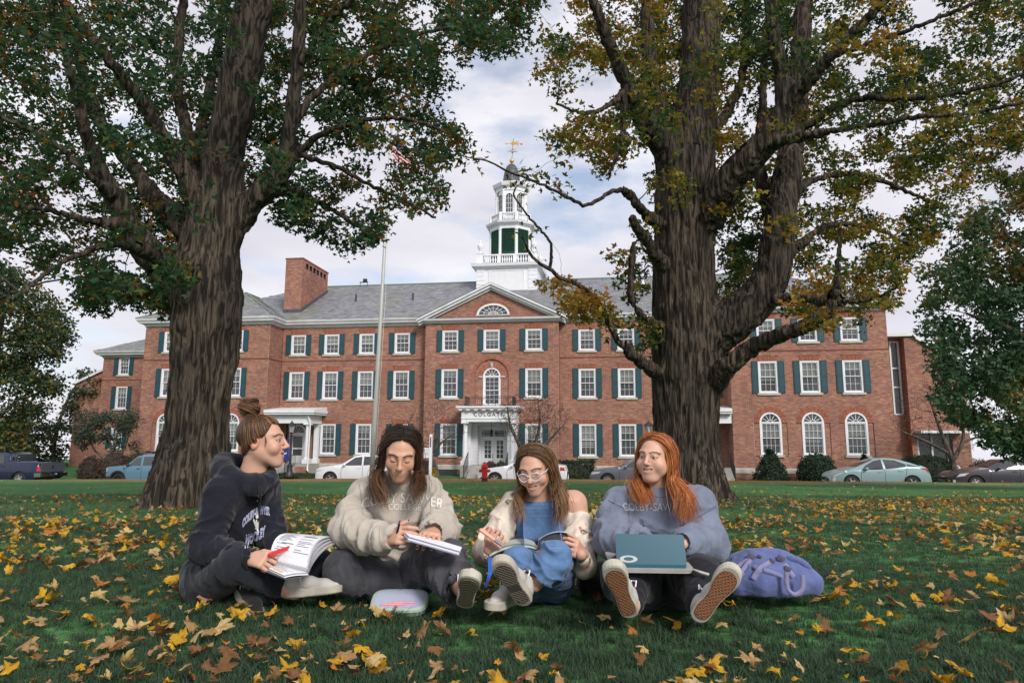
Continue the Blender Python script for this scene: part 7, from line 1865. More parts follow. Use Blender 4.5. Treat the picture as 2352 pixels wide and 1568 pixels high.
b0 = MB().prism(bdp, -0.02, 0.02).build('board', M['white'], s2)
MB().lathe([(0.06, -0.003), (0.06, 0.003)], 12).build('emblem', ink, b0, loc=(0, -0.024, hs_ - 0.1))
b0.children[0].rotation_euler = (PI / 2, 0, 0)
MB().box(-0.22, 0.22, -0.024, -0.0205, hs_ - 0.31, hs_ - 0.25).build('small_print', ink, b0, kind='stuff')
for s in (-0.22, 0.22): MB().box(s - 0.025, s + 0.025, 0.021, 0.06, 0, hs_ - 0.2).build('post', M['white'], s2)
# ------------------------------------------------------------------ grass and fallen leaves
KEEP = []          # (x, y, rx, ry): places the grass is pressed flat
for u, v, d, rx, ry in ((920, 1355, 3.22, 0.155, 0.09), (565, 1375, 3.2, 0.08, 0.05), (710, 1357, 3.2, 0.14, 0.05), (1075, 1380, 2.95, 0.1, 0.05), (1180, 1385, 2.95, 0.13, 0.07), (1415, 1400, 2.85, 0.1, 0.06), (1640, 1405, 2.85, 0.1, 0.06),
      (590, 1340, 3.45, 0.35, 0.2), (920, 1345, 3.4, 0.42, 0.22), (1240, 1345, 3.35, 0.3, 0.22), (1530, 1350, 3.25, 0.3, 0.3), (1770, 1330, 3.3, 0.22, 0.12)):
 p = at(u, v, d); KEEP.append((p[0], d, rx, ry))
def pressed(x, y, m=1.0):
 k = np.zeros(len(x), bool)
 for a, b, rx, ry in KEEP: k |= ((x - a) / (rx * m * .82)) ** 2 + ((y - b) / (ry * m * .82)) ** 2 < 1
 return k
M['grass'] = mat('grass_blade', rough=0.6, attr=True, trans=0.35, spec=0.25)
def tuft(n, r, h, seed):
 rng = np.random.default_rng(seed); V, F, C = [], [], []
 for i in range(n):
  a, q = rng.uniform(0, 2 * PI), r * math.sqrt(rng.random()); x, y = q * math.cos(a), q * math.sin(a)
  b = rng.uniform(0, 2 * PI); L_ = h * rng.uniform(0.5, 1.15); le = rng.uniform(0.15, 0.85) * L_; w = rng.uniform(0.0016, 0.0030)
  dx, dy = math.cos(b), math.sin(b); k = len(V)
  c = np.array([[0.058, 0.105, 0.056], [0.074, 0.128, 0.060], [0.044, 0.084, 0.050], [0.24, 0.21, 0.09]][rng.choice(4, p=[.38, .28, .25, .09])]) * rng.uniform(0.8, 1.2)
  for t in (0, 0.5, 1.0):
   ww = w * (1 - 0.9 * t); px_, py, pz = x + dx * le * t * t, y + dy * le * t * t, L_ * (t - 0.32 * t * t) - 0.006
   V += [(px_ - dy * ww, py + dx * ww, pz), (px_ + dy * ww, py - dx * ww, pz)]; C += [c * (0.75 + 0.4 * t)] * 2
  F += [(k, k + 1, k + 3, k + 2), (k + 2, k + 3, k + 5, k + 4)]
 me = mesh_np('grass_tuft', V, np.array(F), False, np.array(C)); me.materials.append(M['grass'])
 return bpy.data.objects.new('grass_tuft', me)
def build_grass():
 rng = np.random.default_rng(17)
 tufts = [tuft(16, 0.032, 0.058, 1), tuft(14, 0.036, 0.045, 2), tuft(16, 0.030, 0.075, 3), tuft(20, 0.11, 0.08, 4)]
 X, Y, S, K = [], [], [], []
 for y0, y1, den, k in ((1.25, 2.6, 2300, 0), (2.6, 4.6, 1300, 0), (4.6, 8.0, 420, 0), (8.0, 15, 55, 3)):
  A = 0.80 * (y1 ** 2 - y0 ** 2) * 1.0; n = int(A * den)
  y = np.sqrt(rng.uniform(y0 ** 2, y1 ** 2, n)); x = rng.uniform(-0.80, 0.80, n) * y
  lf = fbm(np.stack([x * 1.7, y * 1.7, x * 0], 1), 3, 91)
  ok = (rng.random(n) < 0.35 + 1.2 * lf) & ~pressed(x, y); x, y, lf = x[ok], y[ok], lf[ok]
  X.append(x); Y.append(y); S.append(rng.uniform(0.7, 1.15, len(x)) * (0.65 + 0.6 * lf)); K.append(np.where(k == 3, 3, rng.integers(0, 3, len(x))))
 X, Y, S, K = map(np.concatenate, (X, Y, S, K)); n = len(X)
 me = bpy.data.meshes.new('grass'); me.vertices.add(n)
 me.vertices.foreach_set('co', np.stack([X, Y, lawn_z(X, Y) + 0.0], 1).astype(np.float32).ravel())
 for nm, ty, val in (('rot', 'FLOAT_VECTOR', np.stack([rng.normal(0, 0.12, n), rng.normal(0, 0.12, n), rng.uniform(0, 6.28, n)], 1)), ('sc', 'FLOAT', S), ('pick', 'INT', K)):
  a = me.attributes.new(nm, ty, 'POINT'); a.data.foreach_set('vector' if ty == 'FLOAT_VECTOR' else 'value', np.ascontiguousarray(val, np.int32 if ty == 'INT' else np.float32).ravel())
 o = link('grass', me, M['grass'], kind='stuff'); tag(o, 'short dark green lawn grass around the seated girls', 'grass')
 ng = bpy.data.node_groups.new('grass_nodes', 'GeometryNodeTree')
 ng.interface.new_socket('Geometry', in_out='INPUT', socket_type='NodeSocketGeometry'); ng.interface.new_socket('Geometry', in_out='OUTPUT', socket_type='NodeSocketGeometry')
 gi, go = ng.nodes.new('NodeGroupInput'), ng.nodes.new('NodeGroupOutput')
 ip = ng.nodes.new('GeometryNodeInstanceOnPoints'); jn = ng.nodes.new('GeometryNodeJoinGeometry')
 for t in reversed(tufts):
  oi = ng.nodes.new('GeometryNodeObjectInfo'); oi.inputs['Object'].default_value = t; oi.inputs['As Instance'].default_value = True
  ng.links.new(oi.outputs['Geometry'], jn.inputs[0])
 def na(nm, ty):
  a = ng.nodes.new('GeometryNodeInputNamedAttribute'); a.data_type = ty; a.inputs['Name'].default_value = nm; return a.outputs['Attribute']
 ip.inputs['Pick Instance'].default_value = True
 ng.links.new(gi.outputs[0], ip.inputs['Points']); ng.links.new(jn.outputs[0], ip.inputs['Instance'])
 ng.links.new(na('pick', 'INT'), ip.inputs['Instance Index']); ng.links.new(na('rot', 'FLOAT_VECTOR'), ip.inputs['Rotation']); ng.links.new(na('sc', 'FLOAT'), ip.inputs['Scale'])
 ng.links.new(ip.outputs['Instances'], go.inputs[0])
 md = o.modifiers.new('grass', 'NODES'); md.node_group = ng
 print('grass tufts', n)
build_grass()
half = [(0.05, 0.0), (0.18, -0.04), (0.42, -0.06), (0.34, 0.06), (0.50, 0.10), (0.66, 0.36), (0.46, 0.34), (0.40, 0.44), (0.20, 0.40), (0.26, 0.62), (0.12, 0.70), (0.0, 1.0)]
MAPLE = np.array(half + [(-x, y) for x, y in half[-2::-1]]) - [0, 0.35]
FCOL = {'yellow': [(0.62, 0.36, 0.02), (0.50, 0.27, 0.02)], 'tan': [(0.42, 0.26, 0.115), (0.34, 0.20, 0.09)], 'brown': [(0.16, 0.075, 0.032), (0.22, 0.11, 0.045)], 'orange': [(0.46, 0.19, 0.03), (0.36, 0.13, 0.03)], 'pale': [(0.55, 0.40, 0.20), (0.48, 0.32, 0.10)]}
def fallen_leaf_verts(rng, curl):
 m = len(MAPLE); r = [MAPLE, MAPLE * 0.55, np.zeros((1, 2))]
 P = np.concatenate(r); x, y = P[:, 0], P[:, 1]
 a = rng.uniform(0, PI); u = x * math.cos(a) + y * math.sin(a); w = -x * math.sin(a) + y * math.cos(a)
 k = curl * rng.uniform(0.9, 1.4); th = u * k
 rr = 1 / max(k, 0.2); X = np.sin(th) * rr; Z = (1 - np.cos(th)) * rr * rng.choice([1, 1, -0.8])
 Z = Z + 0.10 * np.sin(w * rng.uniform(4, 8) + rng.uniform(0, 6)) * np.abs(w) + 0.05 * rng.normal(0, 1, len(x)) * (np.abs(x) + 0.2)
 V = np.stack([X, w, Z], 1)
 i = np.arange(m); j = (i + 1) % m
 Q = np.stack([i, j, m + j, m + i], 1); T = np.stack([m + i, m + j, np.full(m, 2 * m)], 1)
 return V, Q, T
M['fallen'] = mat('fallen_leaf', rough=0.7, attr=True, trans=0.22, spec=0.2, noise=0.22, nscale=16)
def leaf_colours(V, col, rng):
 c0, c1 = np.array(FCOL[col])[:, None] if False else [np.array(c) for c in FCOL[col]]
 t = fbm(V * 3 + rng.uniform(0, 50, 3), 3, 5)[:, None]; C = c0 + (c1 - c0) * np.clip(t * 2 - 0.5, 0, 1)
 br = np.clip((fbm(V * 4 + rng.uniform(0, 50, 3), 3, 6) - 0.56) * 5, 0, 0.8)[:, None]
 return C * (1 - br) + np.array([0.11, 0.05, 0.022]) * br
def build_fallen():
 rng = np.random.default_rng(23)
 kinds = list(FCOL); prob = [0.28, 0.27, 0.17, 0.12, 0.16]
 protos = {}
 for c in kinds:
  for q in range(4):
   V, Q, T = fallen_leaf_verts(rng, (.45, .9, 1.5, 2.2)[q])
   me = mesh_np('fallen_leaf', V, [Q, T], True, leaf_colours(V, c, rng)); me.materials.append(M['fallen']); protos[c, q] = (me, V, Q, T)
 X, Y = [], []
 for y0, y1, den in ((1.25, 2.6, 230), (2.6, 6.0, 125), (6.0, 13.5, 85), (13.5, 18, 9), (18, 32, 2.2)):
  n = int(0.84 * (y1 ** 2 - y0 ** 2) * den); y = np.sqrt(rng.uniform(y0 ** 2, y1 ** 2, n)); x = rng.uniform(-0.84, 0.84, n) * y
  lf = fbm(np.stack([x * 1.1, y * 1.1, x * 0], 1), 4, 95); far = np.clip((-x - 1.5) / 6, 0, 0.75) * (y > 8)
  ok = (rng.random(n) < np.clip((lf - 0.30) * 2.6, 0.12, 1) * (1 - far)) & ~pressed(x, y, 0.95); X.append(x[ok]); Y.append(y[ok])
 X, Y = np.concatenate(X), np.concatenate(Y); n = len(X)
 S = rng.uniform(0.036, 0.080, n) * np.where(Y > 6, 1.15, np.where(Y < 2.6, .82, 1)) * np.where(rng.random(n) < .35, rng.uniform(.35, .7, n), 1); o = np.argsort(Y / S); X, Y, S = X[o], Y[o], S[o]
 lab = {'yellow': 'bright yellow', 'tan': 'dry tan', 'brown': 'dark brown', 'orange': 'orange', 'pale': 'pale straw'}
 bv, bq, bt, bc, n0 = [], [], [], [], 0
 for i in range(n):
  c = kinds[rng.choice(5, p=prob)]; q_ = rng.integers(4); me, V, Q, T = protos[c, q_]
  z = float(lawn_z(X[i], Y[i])) + rng.uniform(0.028, 0.058) if Y[i] < 9 else float(lawn_z(X[i], Y[i])) + 0.05
  rot = (rng.normal(0, 0.42), rng.normal(0, 0.42), rng.uniform(0, 2 * PI))
  if i > 1500: V, Q, T = V[::2], np.zeros((0, 4), int), np.stack([np.arange(11), np.arange(1, 12), np.full(11, 23)], 1); ev = True
  else: ev = False
  if i < 300:
   u_ = X[i] / Y[i]; zn = ('at the bottom left edge' if u_ < -.25 else 'at the bottom edge in the middle' if u_ < .25 else 'at the bottom right edge') if Y[i] < 2 else ('left of the girl in black' if u_ < -.4 else 'in front of the four girls' if u_ < .32 else 'right of the backpack')
   lb = '%s %s maple leaf on the grass %s' % (('flat', 'slightly curled', 'curled', 'tightly rolled')[q_], lab[c], zn); ob = link('fallen_leaf', me, None, None, lb, 'leaf', lb.replace('leaf', 'leaves')); ob.location = (X[i], Y[i], z); ob.rotation_euler = rot; ob.scale = (S[i] * 1.12,) * 3
  else:
   from_m = np.array(Matrix.Translation((X[i], Y[i], z)) @ (Matrix.Rotation(rot[2], 4, 'Z') @ Matrix.Rotation(rot[1], 4, 'Y') @ Matrix.Rotation(rot[0], 4, 'X')))
   bv.append(V * S[i] @ from_m[:3, :3].T + from_m[:3, 3]); bq.append(Q + n0); bt.append(T + n0); n0 += len(V)
   a = me.attributes['Col'].data; cc = PC.get(me.name)
   if cc is None:
    cc = np.zeros(len(V) * 4, np.float32); a.foreach_get('color', cc); cc = PC[me.name] = cc.reshape(-1, 4)[:, :3]
   bc.append((cc[::2] if ev else cc) * rng.uniform(0.85, 1.15))
 ob = link('fallen_leaves', mesh_np('fallen_leaves', np.concatenate(bv), [np.concatenate(bq), np.concatenate(bt)], True, np.concatenate(bc)), M['fallen'], kind='stuff')
 tag(ob, 'yellow and brown maple leaves strewn over the lawn towards the trees', 'leaves'); print('fallen leaves', n)
PC = {}
build_fallen()
# ------------------------------------------------------------------ people
def unit(v): v = np.asarray(v, float); return v / np.linalg.norm(v)
def skin_mat(name):
 m = mat(name, rough=0.48, attr=True, noise=0.06, nscale=14, spec=0.35)
 b = m.node_tree.nodes['Principled BSDF']; b.inputs['Subsurface Weight'].default_value = 0.12; b.inputs['Subsurface Radius'].default_value = (0.010, 0.004, 0.002); b.inputs['Subsurface Scale'].default_value = 0.6
 return m
M['skin'] = skin_mat('skin')
M['hair'] = mat('hair', rough=0.42, attr=True, spec=0.45)
M['eye'] = mat('eye', rough=0.08, attr=True, spec=0.7)
M["teeth"] = mat("teeth", (0.82, 0.79, 0.72), 0.3)
M['rubber_white'] = mat('shoe_sole_rubber', (0.44, 0.415, 0.345), 0.6, noise=0.18, nscale=30)
M['paper'] = mat('paper', (0.76, 0.76, 0.80), 0.7)
M['print'] = mat('print_ink', (0.15, 0.15, 0.24), 0.8)
class Head:
 """head frame: x to her right, y forward, z up"""
 def __init__(s, c, face, pitch=0.0, roll=0.0, size=1.0):
  f = unit([face[0], face[1], 0]); x = np.array([f[1], -f[0], 0]); z = np.array([0, 0, 1.0])
  y2 = f * math.cos(pitch) - z * math.sin(pitch); z2 = z * math.cos(pitch) + f * math.sin(pitch)
  x3 = x * math.cos(roll) + z2 * math.sin(roll); z3 = z2 * math.cos(roll) - x * math.sin(roll)
  s.R = np.stack([x3, y2, z3], 1); s.c = np.asarray(c, float); s.s = size
 def P(s, q): return s.c + s.s * (np.asarray(q, float) @ s.R.T)
 def inv(s, p): return (np.asarray(p) - s.c) @ s.R / s.s
 def ell(s, F, c, r, k=0.02, op='u', tilt=None):
  Rm = s.R if tilt is None else s.R @ np.array(tilt)
  F.ell(s.P(c), np.array(r) * s.s, Rm, k * s.s, op)
 def cone(s, F, a, b, ra, rb, k=0.02, op='u'): F.cone(s.P(a), s.P(b), ra * s.s, rb * s.s, k * s.s, op)
def face_mesh(H, tone, brow, smile=0.5, teeth=True, eyes=1.0, neck=None, extra=None, lipc=(0.42, 0.12, 0.10), lo=-0.20, plump=0):
 F = Field(H.c - np.array([0.17, 0.17, 0.26]) * H.s if lo > -0.3 else H.c - np.array([0.34, 0.24, 0.36]) * H.s, H.c + np.array([0.17 if lo > -0.3 else 0.34, 0.17, 0.15]) * H.s, 0.003)
 e, cn = H.ell, H.cone
 e(F, (0, -.016, .034), (.073, .092, .080), 0); e(F, (0, .026, -.012), (.061, .066, .086), .03)
 for s in (-1, 1):
  cn(F, (s*.043, .0, -.050), (s*.012, .064, -.097), .021, .016, .04)
  e(F, (s*.041, .060, -.030), (.024, .022, .026), .022)
  cn(F, (s*.012, .0855, .028), (s*.050, .065, .030), .0070, .006, .020)
 if plump:
  for s in (-1, 1): e(F, (s*.046, .030, -.050), (.026, .036, .034), .03)
  e(F, (0, .045, -.105), (.035, .03, .02), .03)
 e(F, (0, .074, -.099), (.019, .016, .015), .018); e(F, (0, .074, -.062), (.030, .024, .028), .02)
 for s in (-1, 1): e(F, (s*.032, .100, .003), (.020, .0165, .012), .012, 's')
 cn(F, (0, .092, .014), (0, .111, -.022), .0066, .0098, .013); e(F, (0, .1135, -.0255), (.0102, .0105, .0092), .008)
 for s in (-1, 1): e(F, (s*.0108, .101, -.0305), (.0068, .0105, .0072), .006); e(F, (s*.0062, .108, -.0385), (.0034, .005, .003), .001, 's')
 mw = .0235 + .0095 * smile; cu = .011 * smile; op = .0060 * smile if teeth else 0
 if smile > 0.4:
  for s in (-1, 1): e(F, (s*(.041 + .003*smile), .064, -.032), (.017, .014, .015), .028)
 yl = lambda x: .0955 - 14.0 * x * x
 if teeth: e(F, (0, .094, -.0605 + cu*.3), (mw*.86, .013, .0022 + op), .002, 's')
 xs = np.linspace(-1, 1, 9) * mw
 up = [(x, yl(x), -.0548 + cu * (x/mw)**2 + .0012*math.cos(x*400) + op*.35*(1-(x/mw)**2)) for x in xs]
 lw = [(x, yl(x) - .001, -.0655 + cu * (x/mw)**2 + .0055*(x/mw)**2 - op*1.3*(1-(x/mw)**2)) for x in xs]
 for ch, r in ((up, .0042), (lw, .0054)):
  for i in range(8):
   t0, t1 = 1 - .75*(abs(xs[i])/mw)**2, 1 - .75*(abs(xs[i+1])/mw)**2; cn(F, ch[i], ch[i+1], r*t0, r*t1, .003)
 for s in (-1, 1):
  e(F, (s*.0315, .0742, .003), (.0150, .0150, .0145), .004)
  if eyes > 0: e(F, (s*.0318, .0900, .0025), (.0142, .0080, .0070*eyes), .0015, 's')
  e(F, (s*.0775, -.014, -.006), (.0085, .019, .031), .010, tilt=[[1, 0, 0], [0, .97, .24], [0, -.24, .97]]); e(F, (s*.087, -.010, -.004), (.0085, .010, .017), .004, 's')
 if neck is not None:
  n0 = H.P((0, -.022, -.045)); F.cone(n0, neck[0], .054*H.s, neck[1], .03)
  d = unit(np.asarray(neck[0]) - n0); F.cone(neck[0], neck[0] + d*.08, neck[1], neck[1]*1.25, .03)
 if extra: extra(F)
 V, Fc = F.mesh(); V = relax(V, Fc, 2, 0.4)
 q = H.inv(V); x, y, z = q[:, 0], q[:, 1], q[:, 2]; ax = np.abs(x); n = len(V)
 tone = np.array(tone); C = np.tile(tone, (n, 1))
 def blend(w, c): 
  nonlocal C
  w = np.clip(w, 0, 1)[:, None]; C = C*(1-w) + np.array(c)*w
 fr = y > 0.03
 blend(.30*np.exp(-((ax-.044)/.024)**2 - ((z+.026)/.022)**2)*fr, tone*[1.05, .70, .64])
 blend(.30*np.exp(-(ax/.014)**2 - ((z+.028)/.014)**2)*(y > .09), tone*[1.05, .70, .64])
 blend(.5*np.exp(-((ax-.078)/.016)**2 - ((z+.008)/.03)**2)*(y < .03), tone*[1.08, .70, .62])
 def dist(ch):
  P = np.array(ch); d = np.full(n, 9.)
  for i in range(len(P)-1):
   ab = P[i+1]-P[i]; t = np.clip(((q-P[i])@ab)/(ab@ab), 0, 1); d = np.minimum(d, np.linalg.norm(q-P[i]-t[:, None]*ab, axis=1))
  return d
 blend((.0068*(1 - .62*np.clip(ax/mw, 0, 1.2)**3)-np.minimum(dist(up)+.0012, dist(lw)))/.0022, lipc)
 if not teeth:
  ml = [(a, b, (c+d)/2) for (a, b, c), (_, _, d) in zip(up, lw)]; blend((.0036-dist(ml))/.002, (.10, .03, .03))
 for s in (-1, 1):
  br = [(s*.0135, .098, .0265), (s*.030, .092, .0315), (s*.045, .078, .0295), (s*.055, .062, .023)]
  P = np.array(br); d = np.full(n, 9.)
  for i in range(3):
   a, b = P[i, [0, 2]], P[i+1, [0, 2]]; ab = b-a; qq = q[:, [0, 2]]; t = np.clip(((qq-a)@ab)/(ab@ab), 0, 1); d = np.minimum(d, np.linalg.norm(qq-a-t[:, None]*ab, axis=1))
  blend((.0044-d)/.0018*(y > .05)*.95, brow)
  ee = np.sqrt(((x-s*.0318)/.0145)**2 + ((z-.0025)/(.0070*max(eyes, .3)))**2)
  if eyes > 0: blend((1-np.abs(ee-1.12)/.26)*(y > .06)*np.where(z > .0025, 1.0, .6), (.02, .013, .012))
  else: blend((.0020-np.abs(z+.0050+12*(x-s*.0318)**2*-1+.0))/.0010*(np.abs(x-s*.0318) < .0145)*(y > .06), (.02, .015, .014))
 blend((mw*.8-ax)/.004*(z > -.0605-op*2)*(z < -.0575+op)*(y < .0895)*(y > .06)*(1.0 if teeth else 0), (.10, .03, .03))
 return V, Fc, C
def eyes_obj(H, parent, look=(0, 0), iris=(.08, .05, .03)):
 for s in (-1, 1):
  V, F = [], []; n, m = 20, 12; C = []
  ax = unit([look[0], 1, look[1]]); c = np.array([s*.0315, .0748, .003])
  X = unit(np.cross(ax, [0, 0, 1])); Z = np.cross(X, ax)
  for i in range(m+1):
   t = PI*i/m
   for j in range(n):
    a = 2*PI*j/n; V.append(c + .0124*(ax*math.cos(t) + math.sin(t)*(X*math.cos(a) + Z*math.sin(a))))
    C.append((.01, .01, .01) if t < .22 else iris if t < .60 else (.50, .48, .46))
  F = [(i*n+j, i*n+(j+1) % n, (i+1)*n+(j+1) % n, (i+1)*n+j) for i in range(m) for j in range(n)]
  link('eye', mesh_np('eye', H.P(np.array(V)), np.array(F), True, np.array(C)), M['eye'], parent)
def teeth_obj(H, parent, smile):
 mw = (.0235 + .0095*smile)*.84; mb = MB(); cu = .011*smile
 for i in range(8):
  x0, x1 = -mw + 2*mw*i/8 + .0004, -mw + 2*mw*(i+1)/8 - .0004; y0, y1 = .0895-13*x0*x0, .0895-13*x1*x1; dz = cu*.8*((x0+x1)/2/mw)**2 + .001
  P = [(x0, y0, -.0680+dz), (x1, y1, -.0680+dz), (x1, y1, -.054+dz), (x0, y0, -.054+dz)]; P += [(a, b-.005, c) for a, b, c in P]
  mb.add(H.P(np.array(P)), [(0, 1, 2, 3), (0, 4, 5, 1), (3, 2, 6, 7)])
 mb.build('teeth', M['teeth'], parent, kind='stuff')
def hand_mesh(wrist, knuck, back, curl, thumb=(0.5, 0.4), size=1.0, right=True, spread=0.10, h=0.003):
 """wrist, knuck: points; back: direction the back of the hand faces; curl: bend of the four fingers"""
 w = np.asarray(wrist, float); f = unit(np.asarray(knuck, float) - w); b = unit(np.asarray(back, float) - f*(np.asarray(back, float)@f)); t = np.cross(f, b)*(1 if right else -1)   # t points to the thumb side
 L_ = .088*size; F = Field(w - .2*size, w + .2*size, h)
 K = w + f*L_
 F.cone(w - f*.05, w + f*.01, .025*size, .025*size, .012, flat=(b, 1.25))
 for i, o in enumerate((.030, .010, -.010, -.029)):
  F.cone(w + f*.012 + t*o*.55*size, K + t*o*size - f*(.004 + .004*abs(i-1)), .0165*size, .0125*size, .014*size)
 tips = []
 for i, o in enumerate((.031, .0105, -.0105, -.030)):
  ln = (.043, .047, .044, .034)[i]; d = unit(f + t*(o/.03)*spread); p = K + t*o*size - f*(.004 + .004*abs(i-1)); a = 0
  c = curl[i] if hasattr(curl, '__len__') else curl
  for k, fr in enumerate((1.0, .62, .5)):
   a += c*(.85, 1.0, .7)[k]; dd = d*math.cos(a) - b*math.sin(a); q = p + dd*ln*fr*size
   r0, r1 = (.0094, .0086, .0078)[k]*size, (.0086, .0078, .0066)[k]*size
   F.cone(p, q, r0, r1, .0035 if k == 0 else .002); p = q
  tips.append((p, dd))
 p = w + f*.022*size + t*.020*size; d = unit(f*.62 + t*.72 - b*.25); a = thumb[0]
 for k, (ln, r0, r1) in enumerate(((.036, .0145, .0115), (.030, .0110, .0098), (.026, .0098, .0076))):
  dd = unit(d - t*a*k*.55 - b*thumb[1]*(.35 + .4*k)); q = p + dd*ln*size; F.cone(p, q, r0*size, r1*size, .008 if k == 0 else .003); p = q
 V, Fc = F.mesh()
 return relax(V, Fc, 1, .3), Fc, tips + [(p, dd)]
def join(parts):
 Vs, Fs, Cs, n = [], [], [], 0
 for V, F, C in parts: Vs.append(V); Fs.append(F + n); Cs.append(np.broadcast_to(np.asarray(C, float), (len(V), 3))); n += len(V)
 return np.concatenate(Vs), np.concatenate(Fs), np.concatenate(Cs)
def solid(chains, h, k=.03, pad=.05):
 """chains of (points, radii) blended into one surface"""
 A = np.concatenate([np.asarray(c[0], float) for c in chains]); r = max(max(c[1]) for c in chains)
 F = Field(A.min(0) - r - pad, A.max(0) + r + pad, h)
 for c in chains: F.chain(c[0], c[1], c[3] if len(c) > 3 else k, flat=c[2] if len(c) > 2 else None)
 return F
def folds(V, F, segs, big=.010, seed=1, fine=.004):
 """cloth folds: rings and diagonal creases along the limbs, broad waves elsewhere"""
 N = vnormals(V, F); cr = np.clip(1 - np.abs(2*fbm(V*np.array([7, 7, 4.5]) + seed, 3, seed+7) - 1)*3, 0, 1); d = big*1.3*(fbm(V*7 + seed, 2, seed) - .5) + big*.8*(cr**2 - .3) + fine*2*(fbm(V*26 + seed, 2, seed+3) - .5)
 for a, b, freq, amp, r in segs:
  a, b = np.asarray(a, float), np.asarray(b, float); ab = b - a; L_ = np.linalg.norm(ab); u = ab/L_; t = (V-a)@u; p = V - a - t[:, None]*u; rr = np.linalg.norm(p, axis=1)
  w = np.exp(-(np.maximum(0, rr-r)/.03)**2)*np.clip((t+.05)/.05, 0, 1)*np.clip((L_+.05-t)/.05, 0, 1)
  q = np.concatenate([(t*freq)[:, None], p*freq*.42], 1) + seed*3.1; q[:, 0] += 1.6*(fbm(V*7, 2, seed+9)-.5) + (p@np.array([.5, .3, .7]))*freq*.6
  rg = np.clip(1 - np.abs(2*fbm(q, 2, seed+5) - 1)*2.6, 0, 1); d += amp*w*(1.5*rg**2.2 - .45)
 return V + N*d[:, None]
def garment(name, F, m, parent, segs=(), big=.008, seed=1, fine=.003, rel=1, cols=None):
 V, Fc = F.mesh(); V = relax(V, Fc, rel, .4); V = folds(V, Fc, segs, big, seed, fine)
 V[:, 2] = np.maximum(V[:, 2], .004)
 o = link(name, mesh_np(name, V, Fc, True, cols(V) if cols else None), m, parent); return o, V, Fc
def locks(guides, n, r0, r1, pal, rng, taper=.2, npt=17, wave=0.0):
 """hair: every guide is (points, spread radii); n strands follow it"""
 P, Rr, C = [], [], []
 for g, sp in guides:
  g = spline(np.concatenate([np.asarray(g, float), np.asarray(sp, float)[:, None]], 1), npt)
  for i in range(n):
   a, q = rng.uniform(0, 2*PI), math.sqrt(rng.random()); T = np.gradient(g[:, :3], axis=0); T /= np.linalg.norm(T, axis=1)[:, None]
   A = np.cross(T, [.3, .2, .93]); A /= np.maximum(1e-6, np.linalg.norm(A, axis=1))[:, None]; B = np.cross(T, A)
   tt = np.linspace(0, 1, npt)[:, None]; w = wave*np.sin(tt*rng.uniform(6, 10) + rng.uniform(0, 6))*tt
   fl = 2.2 if rng.random() < .06 else 1.0; S = g[:, :3] + (A*math.cos(a) + B*math.sin(a))*(g[:, 3:4]*q*fl) + A*w + rng.normal(0, .0012, 3)
   le = rng.uniform(.80, 1.03)**1.0 if taper < .5 else 1; ii = np.linspace(0, min(le, 1), npt)*(npt-1); i0 = np.minimum(ii.astype(int), npt-2); f_ = (ii-i0)[:, None]; P.append(S[i0]*(1-f_) + S[i0+1]*f_)
   rad = rng.uniform(r0, r1)*np.interp(np.linspace(0, 1, npt), [0, .15, .7, 1], [.7, 1, .85, taper]); Rr.append(rad)
   k = rng.random(); c0, c1, c2 = pal; base = (np.array(c0)*(1-tt) + np.array(c1)*tt) if k > .3 else (np.array(c2)*(1-.3*tt)); C.append(base*rng.uniform(.5, 1.5))
 return many_tubes(np.array(P), np.array(Rr), 3, np.array(C))
def long_hair(H, name, parent, pal, ends, seed, n=34, part=0.0, spread=.020, wave=.004, fall=None, ng=11, r=(.0007, .0015)):
 """hair parted in the middle falling down both sides; ends[side] = (front end, back end) world points"""
 rng = np.random.default_rng(seed); G = []
 for s in (-1, 1):
  for i in range(ng):
   q = i/(ng-1); e = (1-q)*np.asarray(ends[s][0], float) + q*np.asarray(ends[s][1], float)
   y0 = .052 - .137*q
   top = math.sqrt(max(.05, 1 - ((y0+.018)/.104)**2))*.088 + .036
   p0 = H.P((part + s*.003, y0, top)); p1 = H.P((part*.5 + s*.046, y0*.92 - .008, top - .014)); p2 = H.P((s*.082, .020 - .105*q, .036)); p3 = H.P((s*(.089 - .004*q), .010 - .08*q, -.035))
   p4 = H.P((s*.088, .006 - .07*q, -.095)); pm = .55*p4 + .45*e + np.array([0, -.006, 0]) + H.R[:, 0]*s*.022; e = e + rng.normal(0, .012, 3)
   G.append(([p0, p1, p2, p3, p4, pm, e], [.004, .010, .013, .015, .017, spread, spread*.9]))
 V, F, C = locks(G, int(n*1.2), r[0], r[1], pal, rng, wave=wave)
 f = Field(H.c - .16*H.s, H.c + .16*H.s, .004); H.ell(f, (0, -.022, .038), (.078, .098, .085), 0)
 for s in (-1, 1): H.cone(f, (s*.068, -.035, .03), (s*.064, -.06, -.06), .016, .014, .03)
 H.ell(f, (0, .100, -.015), (.078, .104, .126), .006, 's'); H.ell(f, (0, -.02, -.16), (.075, .11, .07), .01, 's')
 V2, F2 = f.mesh(); c2 = np.array(pal[0])*.55
 V, F, C = join([(V, F, C), (V2, F2, c2)])
 return link(name, mesh_np(name, V, F, True, C), M['hair'], parent)
def keep_main(V, F):
 lab = np.arange(len(V))
 while True:
  new = lab.copy(); m = lab[F].min(1)
  for i in range(4): np.minimum.at(new, F[:, i], m)
  if (new == lab).all(): break
  lab = new
 k = lab == np.bincount(lab).argmax(); idx = np.cumsum(k) - 1; return V[k], idx[F[k[F].all(1)]]
